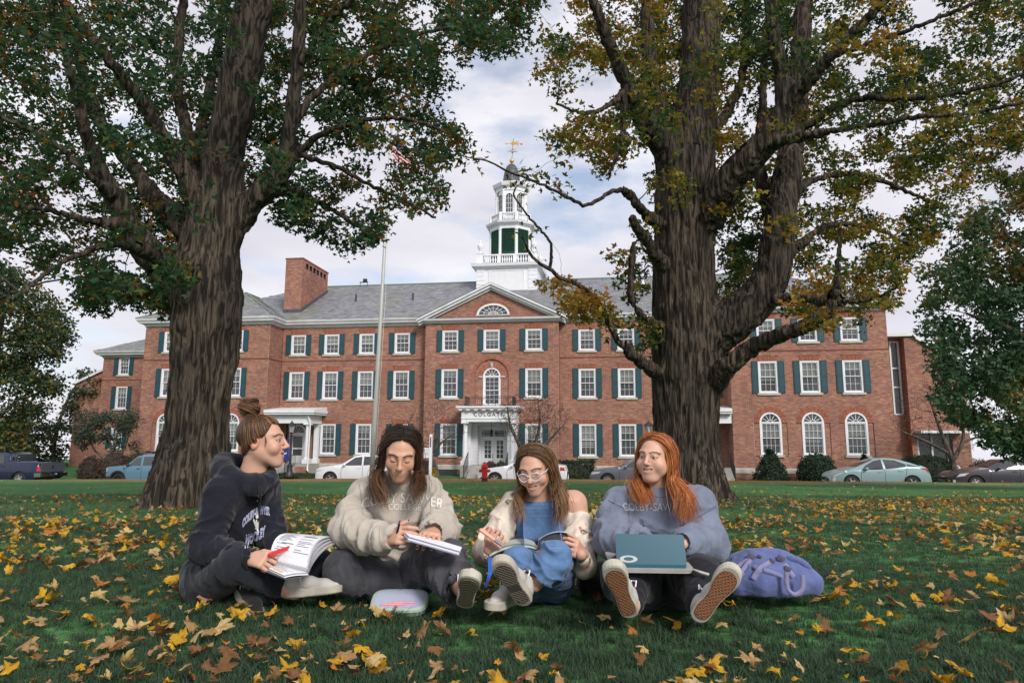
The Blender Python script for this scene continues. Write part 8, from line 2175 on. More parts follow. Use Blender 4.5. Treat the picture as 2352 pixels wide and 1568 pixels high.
def seam(g, pts, c, m, name, parent, rad=.0016, off=.001):
 bv = BVHTree.FromPolygons([tuple(v) for v in g[1]], [tuple(f) for f in g[2]]); mb = MB()
 for P in pts:
  Q = []
  for X, Y in spline(np.array([(*p, 0) for p in P], float), 18)[:, :2]:
   q = c(X, Y, 2.7); d = Vector(unit(q - [0, 0, CAM_H])); h = bv.ray_cast(Vector(q), d, 1.2)
   if h[0] is not None: Q.append(np.array(h[0] - d*off))
  if len(Q) > 3: mb.tube(Q, rad, 5)
 return mb.build(name, m, parent, kind='stuff') if mb.n else None
def stick_text(target_V, target_F, txt_me, o, ex, ey, d, m, name, parent, off=.003, flat=False):
 """lay a flat text or emblem on a garment: o + x*ex + y*ey, dropped along d"""
 bv = BVHTree.FromPolygons([tuple(v) for v in target_V], [tuple(f) for f in target_F])
 d = Vector(unit(d)); n = len(txt_me.vertices)
 for v in txt_me.vertices:
  p = np.asarray(o) + v.co.x*np.asarray(ex) + v.co.y*np.asarray(ey); hit = bv.ray_cast(Vector(p) - d*.3, d, .8)
  v.co = (hit[0] - d*off) if hit[0] is not None else Vector(p)
 return link(name, txt_me, m, parent)
def fine_text(t, size, spacing=1.0, bold=.0, arc=0.0):
 me = text_mesh(t, size, 0, spacing, 3, bold)
 import bmesh
 bm = bmesh.new(); bm.from_mesh(me); bmesh.ops.triangulate(bm, faces=bm.faces[:])
 for _ in range(2):
  long = [e for e in bm.edges if e.calc_length() > .012]
  if long: bmesh.ops.subdivide_edges(bm, edges=long, cuts=1)
 bmesh.ops.triangulate(bm, faces=bm.faces[:]); bm.to_mesh(me); bm.free()
 if arc:
  for v in me.vertices: v.co.y -= arc*v.co.x**2
 return me
SOLE = [(0, -.030), (.04, -.036), (.09, -.031), (.14, -.034), (.19, -.046), (.225, -.046), (.255, -.034), (.268, -.010), (.266, .012), (.250, .034), (.215, .044), (.17, .040), (.12, .032), (.07, .033), (.03, .036), (.0, .030), (-.014, .012), (-.014, -.012)]
def shoe(name, label, heel, fwd, up, size, upper, tread, pattern, ankle, grp=None, lace=None, sole_m=None, mirror=1, part_of=None):
 f = unit(fwd); u = unit(np.asarray(up, float) - f*(np.asarray(up, float)@f)); s = np.cross(u, f); B = np.stack([f, s, u], 1)*size; heel = np.asarray(heel, float)
 W = lambda q: heel + np.asarray(q, float) @ B.T
 P = spline(np.array([(x, y*mirror, 0) for x, y in SOLE + SOLE[:1]]), 49)[:-1, :2]
 c = P.mean(0); rings = []
 for z, k in ((-.012, .95), (-.008, 1.0), (.022, 1.02), (.026, .97)): rings.append(np.concatenate([c + (P-c)*k, np.full((48, 1), z)], 1))
 V = np.concatenate(rings); F = [(r*48+i, r*48+(i+1) % 48, (r+1)*48+(i+1) % 48, (r+1)*48+i) for r in range(3) for i in range(48)]
 mb = MB(); mb.add(W(V), F + [tuple(range(48))[::-1], tuple(range(144, 192))])
 up_f = Field(heel - .34*size, heel + .34*size, .0055)
 up_f.chain([W((.0, 0, .05)), W((.03, 0, .05)), W((.10, 0, .045)), W((.18, 0, .028)), W((.235, .0, .02))], [.028*size, .033*size, .034*size, .031*size, .022*size], .02)
 up_f.cone(W((.015, 0, .05)), W((.02, 0, .085)), .034*size, .036*size, .02); up_f.cut(W((0, 0, .012)), -u)
 up_f.cone(W((.02, 0, .075)), W((.02, 0, .16)), .027*size, .030*size, .004, 's')
 Vu, Fu = up_f.mesh()
 root = link(name, mesh_np(name, Vu, Fu, True), upper, part_of)
 mb.build('sole', sole_m or M['rubber_white'], root)
 inn = c + (P-c)*.84; t = MB(); t.add(np.concatenate([W(np.concatenate([inn, np.full((48, 1), -.0145)], 1)), W(np.concatenate([inn, np.full((48, 1), -.0100)], 1))]), [tuple(range(48))[::-1]] + [(i, (i+1) % 48, 48+(i+1) % 48, 48+i) for i in range(48)])
 t.build('outsole', tread[0], root)
 tr = MB(); poly = c + (P-c)*.82
 def inside(a): return in_poly(np.array([a[0]]), np.array([a[1]]), poly)[0]
 if pattern == 'waffle':
  for dr in ((.8, .6), (.8, -.6)):
   d = np.array(dr); nn = np.array([-d[1], d[0]])
   for k in range(-22, 26):
    ts = np.arange(-.35, .36, .012); run = []
    for tt in ts:
     q = np.array([.12, 0]) + nn*k*.0125 + d*tt
     if inside(q): run.append(q)
    if len(run) > 1: tr.tube([W((run[0][0], run[0][1], -.0150)), W((run[-1][0], run[-1][1], -.0150))], .0017*size, 4)
  for k in range(30):
   x = -.005 + k*.009; ys = [y for y in np.arange(-.05, .051, .004) if inside((x, y))]
   if len(ys) > 1: tr.tube([W((x, ys[0], -.0148)), W((x, ys[-1], -.0148))], .0013*size, 4)
 elif pattern == 'diamond':
  for x in np.arange(.0, .26, .019):
   for y in np.arange(-.04, .041, .0165):
    if inside((x, y)) and not .085 < x < .118:
     for k in range(4): tr.tube([W((x + .0085*math.cos(k*PI/2), y + .0085*math.sin(k*PI/2), -.0150)), W((x + .0085*math.cos((k+1)*PI/2), y + .0085*math.sin((k+1)*PI/2), -.0150))], .0012*size, 4)
 else:
  for x in np.arange(.0, .26, .02):
   ys = [y for y in np.arange(-.045, .046, .004) if inside((x, y))]
   if len(ys) > 1: tr.tube([W((x, ys[0], -.0146)), W((x + .012, (ys[0]+ys[-1])/2, -.0146)), W((x, ys[-1], -.0146))], .0012*size, 4)
 if tr.n: tr.build('tread', tread[1], root, kind='stuff')
 lc = MB()
 for i in range(4):
  x = .075 + i*.025; z = .092 - i*.011; lc.tube([W((x, -.026, z-.014)), W((x+.004, 0, z)), W((x, .026, z-.014))], .0035*size, 6)
 for sg in (-1, 1): lc.tube([W((.07, 0, .094)), W((.055, sg*.03, .11)), W((.075, sg*.05, .085)), W((.075, sg*.045, .055))], .003*size, 5)
 lc.build('laces', lace or M['white'], root)
 return root
# ------------------------------------------------------------------ the four girls
def crop(x0, y0, k): return lambda X, Y, d: at(x0 + X*k, y0 + Y*k, d)
def person(loc, label): return empty('person', tuple(loc), 0, label, 'person', 'girls sitting on the lawn')
def put(root):           # children were built in world coordinates: hang them on the person without moving them
 for o in list(root.children): o.matrix_parent_inverse = Matrix.Translation(-Vector(root.location))
def body_obj(root, parts): V, F, C = join(parts); return link('body', mesh_np('body', V, F, True, C), M['skin'], root)
def limbs_body(tone, chains): F = solid(chains, .009, .03); V, f = F.mesh(); return V, f, tone
def text_at(gm, txt, size, o, ex, ey, m, root, name='lettering', d=None, off=.003, **kw): return stick_text(gm[1], gm[2], fine_text(txt, size, **kw), o, ex, ey, np.cross(ey, ex) if d is None else d, m, name, root, off)
def hem(P, r, n=40, tube=.008):
 return np.array(P)
cloth = lambda n, c, **k: mat(n, c, .95, spec=.15, noise=k.pop('noise', .10), nscale=k.pop('nscale', 9), bump=.35, bscale=55, sheen=.15, **k)
M['black_cloth'] = cloth('black_fleece', (.013, .014, .022)); M['navy_cloth'] = cloth('navy_leggings', (.020, .022, .030))
M['beige'] = cloth('beige_fleece', (.43, .385, .335)); M['charcoal'] = cloth('washed_black_denim', (.060, .060, .070), noise=.35, nscale=14)
M['denim'] = cloth('blue_denim', (.095, .175, .33), noise=.28, nscale=12); M['bluegrey'] = cloth('bluegrey_cord', (.165, .19, .26), noise=.2, nscale=7)
M['leggings'] = cloth('black_leggings', (.016, .017, .021)); M['canvas_black'] = cloth('black_canvas', (.02, .02, .022)); M['canvas_white'] = cloth('white_canvas', (.46, .445, .42)); M['canvas_pink'] = cloth('pink_canvas', (.60, .42, .38))
M['ink_white'] = mat('white_print', (.75, .73, .70), .7); M['ink_blue'] = mat('blue_print', (.07, .14, .55), .7)
M['gum'] = mat('gum_rubber', (.16, .062, .028), .7); M['gum_l'] = mat('gum_rubber_edge', (.33, .16, .08), .7); M['dkrub'] = mat('dark_rubber', (.085, .068, .055), .8); M['dkrub_l'] = mat('worn_rubber', (.22, .185, .15), .8); M['khrub'] = mat('olive_rubber', (.17, .15, .095), .8)
Z3 = np.array([0, 0, 1.])
def girl_hoodie():
 c = crop(402, 890, .3294); r = person((c(330, 1400, 3.45)[0], 3.45, 0), 'girl in black hoodie with hair in a bun, seated sideways holding open notebook')
 hip, chest, nb = c(235, 1330, 3.50), c(440, 880, 3.46), c(555, 640, 3.43)
 sR, sL = c(330, 745, 3.30), c(628, 690, 3.55); eR, eL = c(205, 1120, 3.22), c(655, 1010, 3.50); wR, wL = c(520, 1190, 3.10), c(715, 1125, 3.38)
 hR, hL = c(215, 1365, 3.38), c(300, 1350, 3.62); kR, kL = c(430, 1220, 3.14), c(1005, 1250, 3.46); aR, aL = c(765, 1405, 3.22), c(600, 1440, 3.24)
 tone = (.56, .33, .24)
 H = Head(c(610, 374, 3.41), (1, .10), -.02, 0, 1.06)
 face = face_mesh(H, tone, (.075, .038, .024), .75, True, 1.1, (c(545, 600, 3.43), .058))
 h1 = hand_mesh(wR, c(640, 1200, 3.06), (-.25, -.75, .62), (1.15, 1.2, 1.25, 1.3), (.8, .5), 1.0, False); h2 = hand_mesh(wL, c(775, 1150, 3.33), (.1, -.45, .9), (.7, .6, .6, .7), (.3, .3), .95, True)
 body_obj(r, [face, (h1[0], h1[1], tone), (h2[0], h2[1], tone), limbs_body(tone, [([hip, chest, nb], [.08, .08, .05]), ([nb, sR, eR, wR], [.05, .06, .04, .025]), ([nb, sL, eL, wL], [.05, .06, .04, .025]), ([hip, hR, kR, aR], [.08, .06, .05, .033]), ([hip, hL, kL, aL], [.08, .06, .05, .033])])])
 eyes_obj(H, r, (.1, .05), (.05, .09, .10)); teeth_obj(H, r, .75)
 F = solid([([hip + Z3*.0, .5*(hip + chest), chest, nb - Z3*.04], [.128, .122, .128, .070], ((1, 1, 0), 1.08)), ([nb - Z3*.05, sR, eR, wR], [.075, .080, .066, .042]), ([nb - Z3*.05, sL, eL, wL], [.075, .070, .062, .042])], .0078, .035, .12)
 hd = []     # hood gathered round the neck, deeper behind
 for t in np.linspace(0, 2*PI, 15): hd.append(c(500 + 140*math.cos(t) + (-38 if math.cos(t) < 0 else 15), 590 + 60*math.sin(t) + 40*math.cos(t), 3.43 - .115*math.sin(t)))
 F.chain(hd, [.036 + .016*max(0, -math.cos(t)) for t in np.linspace(0, 2*PI, 15)], .022); F.chain([c(345, 610, 3.47), c(400, 650, 3.40), c(560, 690, 3.30), c(600, 720, 3.32)], [.05, .05, .04, .02], .03)
 F.cone(nb + Z3*.05, nb + Z3*.20, .058, .075, .004, 's'); F.cone(wR, wR + unit(wR-eR)*.1, .030, .04, .003, 's'); F.cone(wL, wL + unit(wL-eL)*.1, .030, .04, .003, 's')
 g = garment('hoodie', F, M['black_cloth'], r, [(sR, eR, 16, .012, .06), (eR, wR, 20, .012, .05), (sL, eL, 16, .01, .06), (eL, wL, 20, .01, .05), (hip, chest, 12, .012, .14)], .010, 3)
 ex, ey, o = np.array([.36, 0, .17]), np.array([-.02, 0, 1]), c(567, 868, 3.2); vd = o - [0, 0, CAM_H]
 for t, s, dy, ar in (('COLBY-SAWYER', .048, 0, .9), ('HOCKEY', .062, -.118, -.5)):
  for m, bo, nm, of in ((M['ink_white'], .003, 'lettering_outline', .003), (M['ink_blue'], 0, 'lettering', .0045)): text_at(g, t, s, o + ey*dy, ex, ey, m, r, nm, d=vd, off=of, bold=bo, arc=ar)
 ex = np.array([.8, 0, .15])
 em = MB()
 for P in ([(-.02, .035), (-.012, .03), (.01, .0), (.0, -.012), (-.022, .026)], [(.0, .03), (.022, .018), (.02, -.02), (.034, -.045), (.02, -.05), (.004, -.015), (-.004, .012)], [(-.004, -.01), (.004, -.014), (-.022, -.05), (-.04, -.056), (-.04, -.048), (-.026, -.043)]): em.prism(P, 0, .0001, 'z')
 em.lathe([(.011, 0), (.011, .0001)], 10, (.008, .042, 0)); stick_text(g[1], g[2], em.mesh('emblem'), o - ey*.062, ex*.8, ey, vd, M['ink_white'], 'player_emblem', r)
 lg = MB()
 for s in (-1, 1): lg.prism([(-.014, s*.014), (-.006, s*.012), (0, s*.003), (.006, s*.012), (.014, s*.014), (.008, s*.004), (.004, 0), (-.004, 0), (-.008, s*.004)], 0, .0001, 'z')
 stick_text(g[1], g[2], lg.mesh('emblem'), c(588, 765, 3.2), ex, ey, vd, M['ink_white'], 'chest_emblem', r)
 dc = MB(); bv = BVHTree.FromPolygons([tuple(v) for v in g[1]], [tuple(f) for f in g[2]])
 for x0, x1, y1 in ((582, 588, 1030), (598, 585, 985)):
  P = []
  for t in np.linspace(0, 1, 14):
   q = c(x0 + (x1-x0)*t, 690 + (y1-690)*t, 3.0); d_ = Vector(unit(q - [0, 0, CAM_H])); h = bv.ray_cast(Vector(q), d_, 2); P.append(np.array(h[0] - d_*.006 if h[0] else q))
  dc.tube(P, .0042, 6)
 dc.build('drawstrings', M['canvas_black'], r)
 F = solid([([hip, hR, kR, aR - (aR-kR)*.06], [.125, .105, .080, .044]), ([hip, hL, kL, aL], [.125, .10, .080, .048])], .008, .03)
 garment('leggings', F, M['navy_cloth'], r, [(hR, kR, 12, .008, .09), (kR, aR, 14, .010, .06), (hL, kL, 12, .008, .09), (kL, aL, 14, .009, .06)], .007, 4)
 F = solid([([aR - (aR-kR)*.12, aR + .3*(c(840, 1425, 3.2)-aR), c(840, 1425, 3.2)], [.034, .030, .033])], .005); V, f = F.mesh(); link('ankle', mesh_np('ankle', V, f, True, np.tile(tone, (len(V), 1))), M['skin'], r)
 shoe('shoe', '', c(800, 1445, 3.2), (1, -.10, .12), (0, .15, 1), .90, M['canvas_white'], (M['rubber_white'], M['rubber_white']), 'rib', None, part_of=r); shoe('shoe', '', c(455, 1425, 3.30), (.55, -.62, -.30), (-.35, .5, .75), .95, M['canvas_black'], (M['dkrub'], M['dkrub']), 'rib', None, part_of=r)
 seam(g, [[(430, 700), (440, 800), (400, 960), (350, 1090)], [(400, 640), (430, 700)], [(100, 1300), (160, 1240), (300, 1200)]], c, M['canvas_black'], 'seams', r)
 rng = np.random.default_rng(31); pal = ((.095, .048, .025), (.17, .085, .042), (.33, .17, .085)); bun = H.P((0, -.066, .158)); base = H.P((0, -.060, .116)); G = []
 for i in range(40):
  a = 2*PI*i/40; x, y = math.sin(a), math.cos(a)
  zz = .066 if y > .75 else .050 - .075*(1-y)*.76; kk = math.sqrt(max(.2, 1 - ((zz-.034)/.112)**2)); p0 = H.P((x*.076*kk, -.014 + (.080 if y > 0 else .088)*y*kk - .018*max(0, y)*abs(x)*2, zz)); nrm = unit(p0 - H.c)
  mid = H.P((x*.060, -.03 + .055*y, .098 - .02*(1-y))); mid = mid + unit(mid-H.c)*.008
  G.append(([p0 - nrm*.006, p0 + nrm*.007, .5*(p0+mid) + nrm*.016, mid + unit(mid-H.c)*.004, base], [.006, .008, .009, .009, .007]))
 P1 = locks(G, 30, .0007, .0014, pal, rng, .7, 16); G = []
 for i in range(16):
  ph = rng.uniform(0, 2*PI); tl = rng.uniform(-.7, .7); ax = unit([math.cos(ph)*.5, math.sin(ph)*.5, 1]); u = unit(np.cross(ax, [1, .2, 0])); w = np.cross(ax, u); rr = rng.uniform(.030, .050)
  G.append(([bun + ax*tl*.040 + rr*(u*math.cos(t) + w*math.sin(t)) for t in np.linspace(ph, ph + 4.5, 12)], [.010]*12))
 P2 = locks(G, 16, .0012, .0022, pal, rng, .6, 16)
 f = Field(H.c - .17*H.s, H.c + .2*H.s, .004); H.ell(f, (0, -.022, .036), (.079, .100, .088), 0); H.ell(f, (0, -.058, .108), (.03, .03, .03), .02); f.ell(bun, (.046, .046, .042), k=.012); H.ell(f, (0, .100, -.030), (.09, .112, .130), .01, 's'); H.ell(f, (0, -.01, -.13), (.09, .12, .07), .02, 's')
 for s in (-1, 1): H.ell(f, (s*.078, -.012, -.012), (.02, .03, .04), .006, 's')
 V2, F2 = f.mesh(); wf = [([H.P((s*.074, .030, .025)), H.P((s*.080, .036, -.005)), H.P((s*.079, .026 + .010*k, -.022 - .01*k))], [.002, .003, .003]) for s in (-1, 1) for k in (0, 1)]
 V, F_, C = join([P1, P2, locks(wf, 5, .0005, .0009, pal, rng), (V2, F2, np.array(pal[0])*.6)]); link('hair', mesh_np('hair', V, F_, True, C), M['hair'], r)
 tp = MB(); tip = h1[2][0][0]
 pa, pb = c(652, 1168, 3.05), c(818, 1104, 3.16); dd = pb - pa
 pn = MB().tube([pa, pa + dd*.1, pa + dd*.45, pa + dd*.9, pb], [.006, .0095, .0095, .007, .003], 10).build('pen', mat('red_plastic', (.62, .02, .025), .3)); tag(pn, 'red felt pen held over the open notebook', 'pen')
 nbk = empty('notebook', tuple(c(760, 1250, 3.15)), 0, 'open spiral notebook with printed pages on the lap of the girl in black', 'notebook')
 A, B_, Cc, D = c(575, 1238, 3.10), c(765, 1312, 2.96), c(930, 1292, 3.02), c(660, 1215, 3.16); E_, G_ = c(868, 1042, 3.36), c(1155, 1066, 3.30)
 def sheet(P00, P10, P11, P01, bul, name, m, th=.0022, n=14):
  u, v = np.meshgrid(np.linspace(0, 1, n), np.linspace(0, 1, n), indexing='ij'); u, v = u[..., None], v[..., None]
  S = (1-u)*(1-v)*P00 + u*(1-v)*P10 + u*v*P11 + (1-u)*v*P01; nn = unit(np.cross(P10-P00, P01-P00)); nn = nn*np.sign(nn[2]); S = S + nn*bul*np.sin(PI*v**.8)
  V = np.concatenate([S.reshape(-1, 3), (S - nn*th).reshape(-1, 3)]); I = np.arange(n*n).reshape(n, n); Q = np.stack([I[:-1, :-1], I[1:, :-1], I[1:, 1:], I[:-1, 1:]], -1).reshape(-1, 4)
  ed = np.concatenate([I[:, 0], I[-1, 1:], I[-2::-1, -1], I[0, -2:0:-1]]); e2 = np.roll(ed, -1); W = np.stack([ed, e2, e2 + n*n, ed + n*n], 1)
  o = link(name, mesh_np(name, V - np.array(nbk.location), np.concatenate([Q, Q[:, ::-1] + n*n, W]), True), m, nbk); return S, nn, o
 sheet(A - Z3*.012, B_ - Z3*.010, Cc - Z3*.008, D - Z3*.012, .0, 'cover', mat('grey_card', (.10, .11, .13), .6), .003); Slow, nl, ol = sheet(A + [.03, 0, -.004], B_, Cc, D, .004, 'page_block', M['paper'], .008)
 for k in range(4): Su, nu, ou = sheet(D + Z3*.004*k, Cc + Z3*(.006*k) + np.array([.0, .0, .0]), G_ + Z3*.006*k - np.array([.012*k, 0, 0]), E_ + Z3*.006*k - np.array([.012*k, 0, 0]), .030 + .008*k, 'page', M['paper'], .0012)
 rng = np.random.default_rng(5); pt = MB(); hl = {}
 def strip(S, nn, u0, u1, v, w, mb):
  n = S.shape[0]; P = []
  for u in np.linspace(u0, u1, 6):
   for dv in (0, w):
    a, b = u*(n-1), min(.999, v+dv)*(n-1); i, j = int(a), int(b); fa, fb = a-i, b-j; i2, j2 = min(i+1, n-1), min(j+1, n-1)
    P.append((S[i, j]*(1-fa)*(1-fb) + S[i2, j]*fa*(1-fb) + S[i, j2]*(1-fa)*fb + S[i2, j2]*fa*fb) + nn*.0016 - np.array(nbk.location))
  mb.add(P, [(2*i, 2*i+2, 2*i+3, 2*i+1) for i in range(5)])
 for v in np.linspace(.12, .9, 20):
  for u0, u1 in ((.06, .46), (.54, .94)):
   if rng.random() < .78: strip(Su, nu, u0 + rng.uniform(0, .05), u1 - rng.uniform(0, .2), v, .011, pt)
 for v in np.linspace(.2, .85, 7): strip(Slow, nl, .1, .9 - rng.uniform(0, .4), v, .02, pt)
 pt.build('print', M['print'], nbk, kind='stuff'); y = MB(); strip(Slow, nl, .35, .75, .12, .09, y); y.build('yellow_highlight', mat('highlighter', (.75, .50, .05), .7), nbk); y = MB(); strip(Su, nu, .2, .5, .3, .02, y); strip(Su, nu, .55, .9, .62, .02, y); y.build('green_highlight', mat('marker_green', (.08, .28, .16), .7), nbk)
 put(r)
girl_hoodie()
def girl_beige():
 c = crop(735, 947.5, .293); r = person((c(560, 1380, 3.5)[0], 3.5, 0), 'dark haired girl in beige college sweatshirt looking down at her folder')
 hip, chest, nb = c(560, 1230, 3.55), c(590, 760, 3.45), c(620, 500, 3.42)
 sR, sL = c(360, 655, 3.45), c(840, 640, 3.45); eR, eL = c(232, 925, 3.30), c(965, 905, 3.33); wR, wL = c(530, 985, 3.08), c(890, 935, 3.16)
 hR, hL = c(430, 1270, 3.5), c(700, 1250, 3.5); kR, kL = c(215, 1240, 3.28), c(955, 1165, 3.20); aR, aL = c(760, 1370, 3.35), c(1105, 1380, 3.00)
 tone = (.55, .315, .215); H = Head(c(632, 316, 3.24), (.14, -1), .46, .06, .97)
 face = face_mesh(H, tone, (.035, .02, .015), .15, False, 0, (c(622, 520, 3.40), .056), lipc=(.40, .14, .115))
 h1 = hand_mesh(wR, c(610, 962, 3.03), (-.35, -.75, .35), (.55, .75, .85, .9), (.35, .25), 1.0, False, .05); h2 = hand_mesh(wL, c(870, 965, 3.05), (.15, -.55, .85), (.45, .35, .35, .4), (.2, .15), 1.0, True, .22)
 nail = []
 for (p, d) in h1[2] + h2[2]: f = Field(p - .012, p + .012, .0016); f.ell(p - d*.001 + np.array([0, -.0035, .003]), (.0045, .0045, .0045), k=0); V, q = f.mesh(); nail.append((V, q, (.02, .015, .02)))
 body_obj(r, [face, (h1[0], h1[1], tone), (h2[0], h2[1], tone)] + nail + [limbs_body(tone, [([hip, chest, nb], [.08, .08, .05]), ([nb, sR, eR, wR], [.05, .06, .04, .025]), ([nb, sL, eL, wL], [.05, .06, .04, .025]), ([hip, hR, kR, aR], [.08, .06, .05, .033]), ([hip, hL, kL, aL], [.08, .06, .05, .033])])])
 F = solid([([hip - Z3*.02, .5*(hip + chest), chest, nb - Z3*.05], [.155, .165, .15, .085], ((0, 1, 0), 1.1)), ([nb - Z3*.05, sR, eR], [.07, .083, .080]), ([eR, wR], [.082, .056]), ([nb - Z3*.05, sL, eL], [.07, .083, .080]), ([eL, wL], [.082, .054])], .0078, .04, .1)
 F.chain([nb + .085*np.array([math.cos(t), .75*math.sin(t), .10*math.sin(t) + .05]) for t in np.linspace(0, 2*PI, 17)], [.016]*17, .008)
 F.cone(nb + Z3*.06, nb + Z3*.2, .066, .08, .004, 's'); F.cone(wR + .2*(wR-eR), wR + .5*(wR-eR), .040, .05, .003, 's'); F.cone(wL + .1*(wL-eL), wL + .5*(wL-eL), .042, .05, .003, 's')
 g = garment('sweatshirt', F, M['beige'], r, [(sR, eR, 11, .020, .08), (eR, wR, 15, .020, .07), (sL, eL, 11, .020, .08), (eL, wL, 15, .018, .07), (hip, chest, 9, .014, .15)], .014, 5)
 ex, ey = np.array([1., 0, 0]), unit([0, .12, 1])
 text_at(g, 'COLBY SAWYER', .066, c(612, 660, 3.2), ex*.80, ey, M['ink_white'], r, arc=.5); text_at(g, 'COLLEGE', .040, c(630, 733, 3.2), ex*.9, ey, M['ink_white'], r)
 F = solid([([hip, hR, kR], [.14, .12, .100]), ([kR, aR], [.100, .070]), ([hip, hL, kL], [.14, .12, .096]), ([kL, aL], [.096, .078])], .008, .03); F.cone(aL + .12*(aL-kL), aL + .5*(aL-kL), .075, .09, .004, 's')
 garment('jeans', F, M['charcoal'], r, [(hR, kR, 10, .010, .11), (kR, aR, 12, .016, .09), (hL, kL, 10, .010, .11), (kL, aL, 13, .020, .09)], .012, 6)
 shoe('shoe', '', c(1132, 1500, 2.93), (.14, -.75, .56), (.06, .8, .5), .98, M['canvas_pink'], (M['khrub'], M['dkrub_l']), 'rib', None, part_of=r)
 seam(g, [[(300, 520), (320, 640), (335, 800)], [(855, 500), (865, 640), (870, 800)], [(470, 890), (465, 980), (500, 1080)], [(945, 870), (900, 900), (880, 880)]], c, mat('beige_thread', (.30, .27, .235), .9), 'seams', r)
 pal = ((.016, .011, .009), (.20, .095, .042), (.05, .030, .02))
 long_hair(H, 'hair', r, pal, {1: (c(560, 765, 3.14), c(430, 690, 3.32)), -1: (c(735, 725, 3.14), c(760, 560, 3.36))}, 41, 48, -.004, .030, .008)
 a, b = c(606, 935, 3.02), c(627, 846, 3.00); d = b - a
 p = MB().tube([a - d*.3, a, a + d*.8], [.0035, .0052, .0052], 10).build('pen', mat('navy_plastic', (.012, .016, .07), .3)); tag(p, 'dark blue ballpoint pen upright in the hand of the girl in beige', 'pen'); MB().tube([a + d*.8, a + d*.86, b], [.0052, .0045, .004], 10).build('clicker', M['chrome'], p)
 f0, f1, f2, f3 = c(630, 925, 3.10), c(1105, 1068, 3.04), c(1090, 1100, 2.94), c(690, 985, 2.93)
 fo = empty('folder', tuple(f0), 0, 'lilac exercise folder with loose papers resting on the knee of the girl in beige', 'folder'); f0_ = f0.copy()
 for nm, m, z0, z1 in (('cover', mat('lilac_card', (.30, .29, .52), .5), -.010, -.006), ('page', M['paper'], -.005, .003), ('cover', mat('lilac_card', (.30, .29, .52), .5), .004, .0065), ('page', M['paper'], .0075, .009)):
  sh = np.array([.004, -.002, 0])*(z0 > 0); P = [q + sh + Z3*z - f0_ for z in (z0, z1) for q in (f0, f1, f2, f3)]; MB().add(P, [(0, 3, 2, 1), (4, 5, 6, 7), (0, 1, 5, 4), (1, 2, 6, 5), (2, 3, 7, 6), (3, 0, 4, 7)]).build(nm, m, fo)
 cz = c(628, 1395, 3.18); cz[2] = .034; pc = empty('pencil_case', tuple(cz), .02, 'translucent pale green zip pencil case lying on the grass', 'pencil case')
 def rr(w, d, z, n=28, e=4): return [(w*np.sign(math.cos(t))*abs(math.cos(t))**(2/e), d*np.sign(math.sin(t))*abs(math.sin(t))**(2/e), z) for t in np.linspace(0, 2*PI, n+1)[:-1]]
 Mx = Matrix.Rotation(R(24), 4, 'X'); rings = [rr(.120, .075, -.020), rr(.124, .079, .0), rr(.122, .077, .012), rr(.108, .064, .016)]
 V = [tuple(Mx @ Vector(p) + Vector((0, 0, .018))) for q in rings for p in q]; n = 28
 MB().add(V, [(k*n+i, k*n+(i+1) % n, (k+1)*n+(i+1) % n, (k+1)*n+i) for k in range(3) for i in range(n)] + [tuple(range(n))[::-1]]).build('body', mat('pale_green_pvc', (.42, .52, .44), .35), pc)
 MB().add([tuple(Mx @ Vector((x, y, .0165)) + Vector((0, 0, .018))) for x, y, z in rr(.108, .064, 0)], [tuple(range(n))]).build('window_panel', mat('iridescent_film', (.42, .50, .62), .12, col2=(.46, .42, .62), nscale=8, spec=.9), pc)
 MB().tube([tuple(Mx @ Vector(p) + Vector((0, 0, .018))) for p in rr(.125, .080, .004) + rr(.125, .080, .004)[:1]], .003, 6).build('zip', mat('zip_tape', (.33, .42, .36), .6), pc)
 for k, (x, cc) in enumerate(((-.03, (.75, .30, .33)), (.02, (.70, .28, .36)))): MB().tube([tuple(Mx @ Vector((x - .045, -.045 + .012*k, .019)) + Vector((0, 0, .018))), tuple(Mx @ Vector((x + .05, -.043 + .012*k, .019)) + Vector((0, 0, .018)))], .0065, 8).build('pink_marker', mat('pink_plastic', cc, .4), pc)
 put(r)
girl_beige()
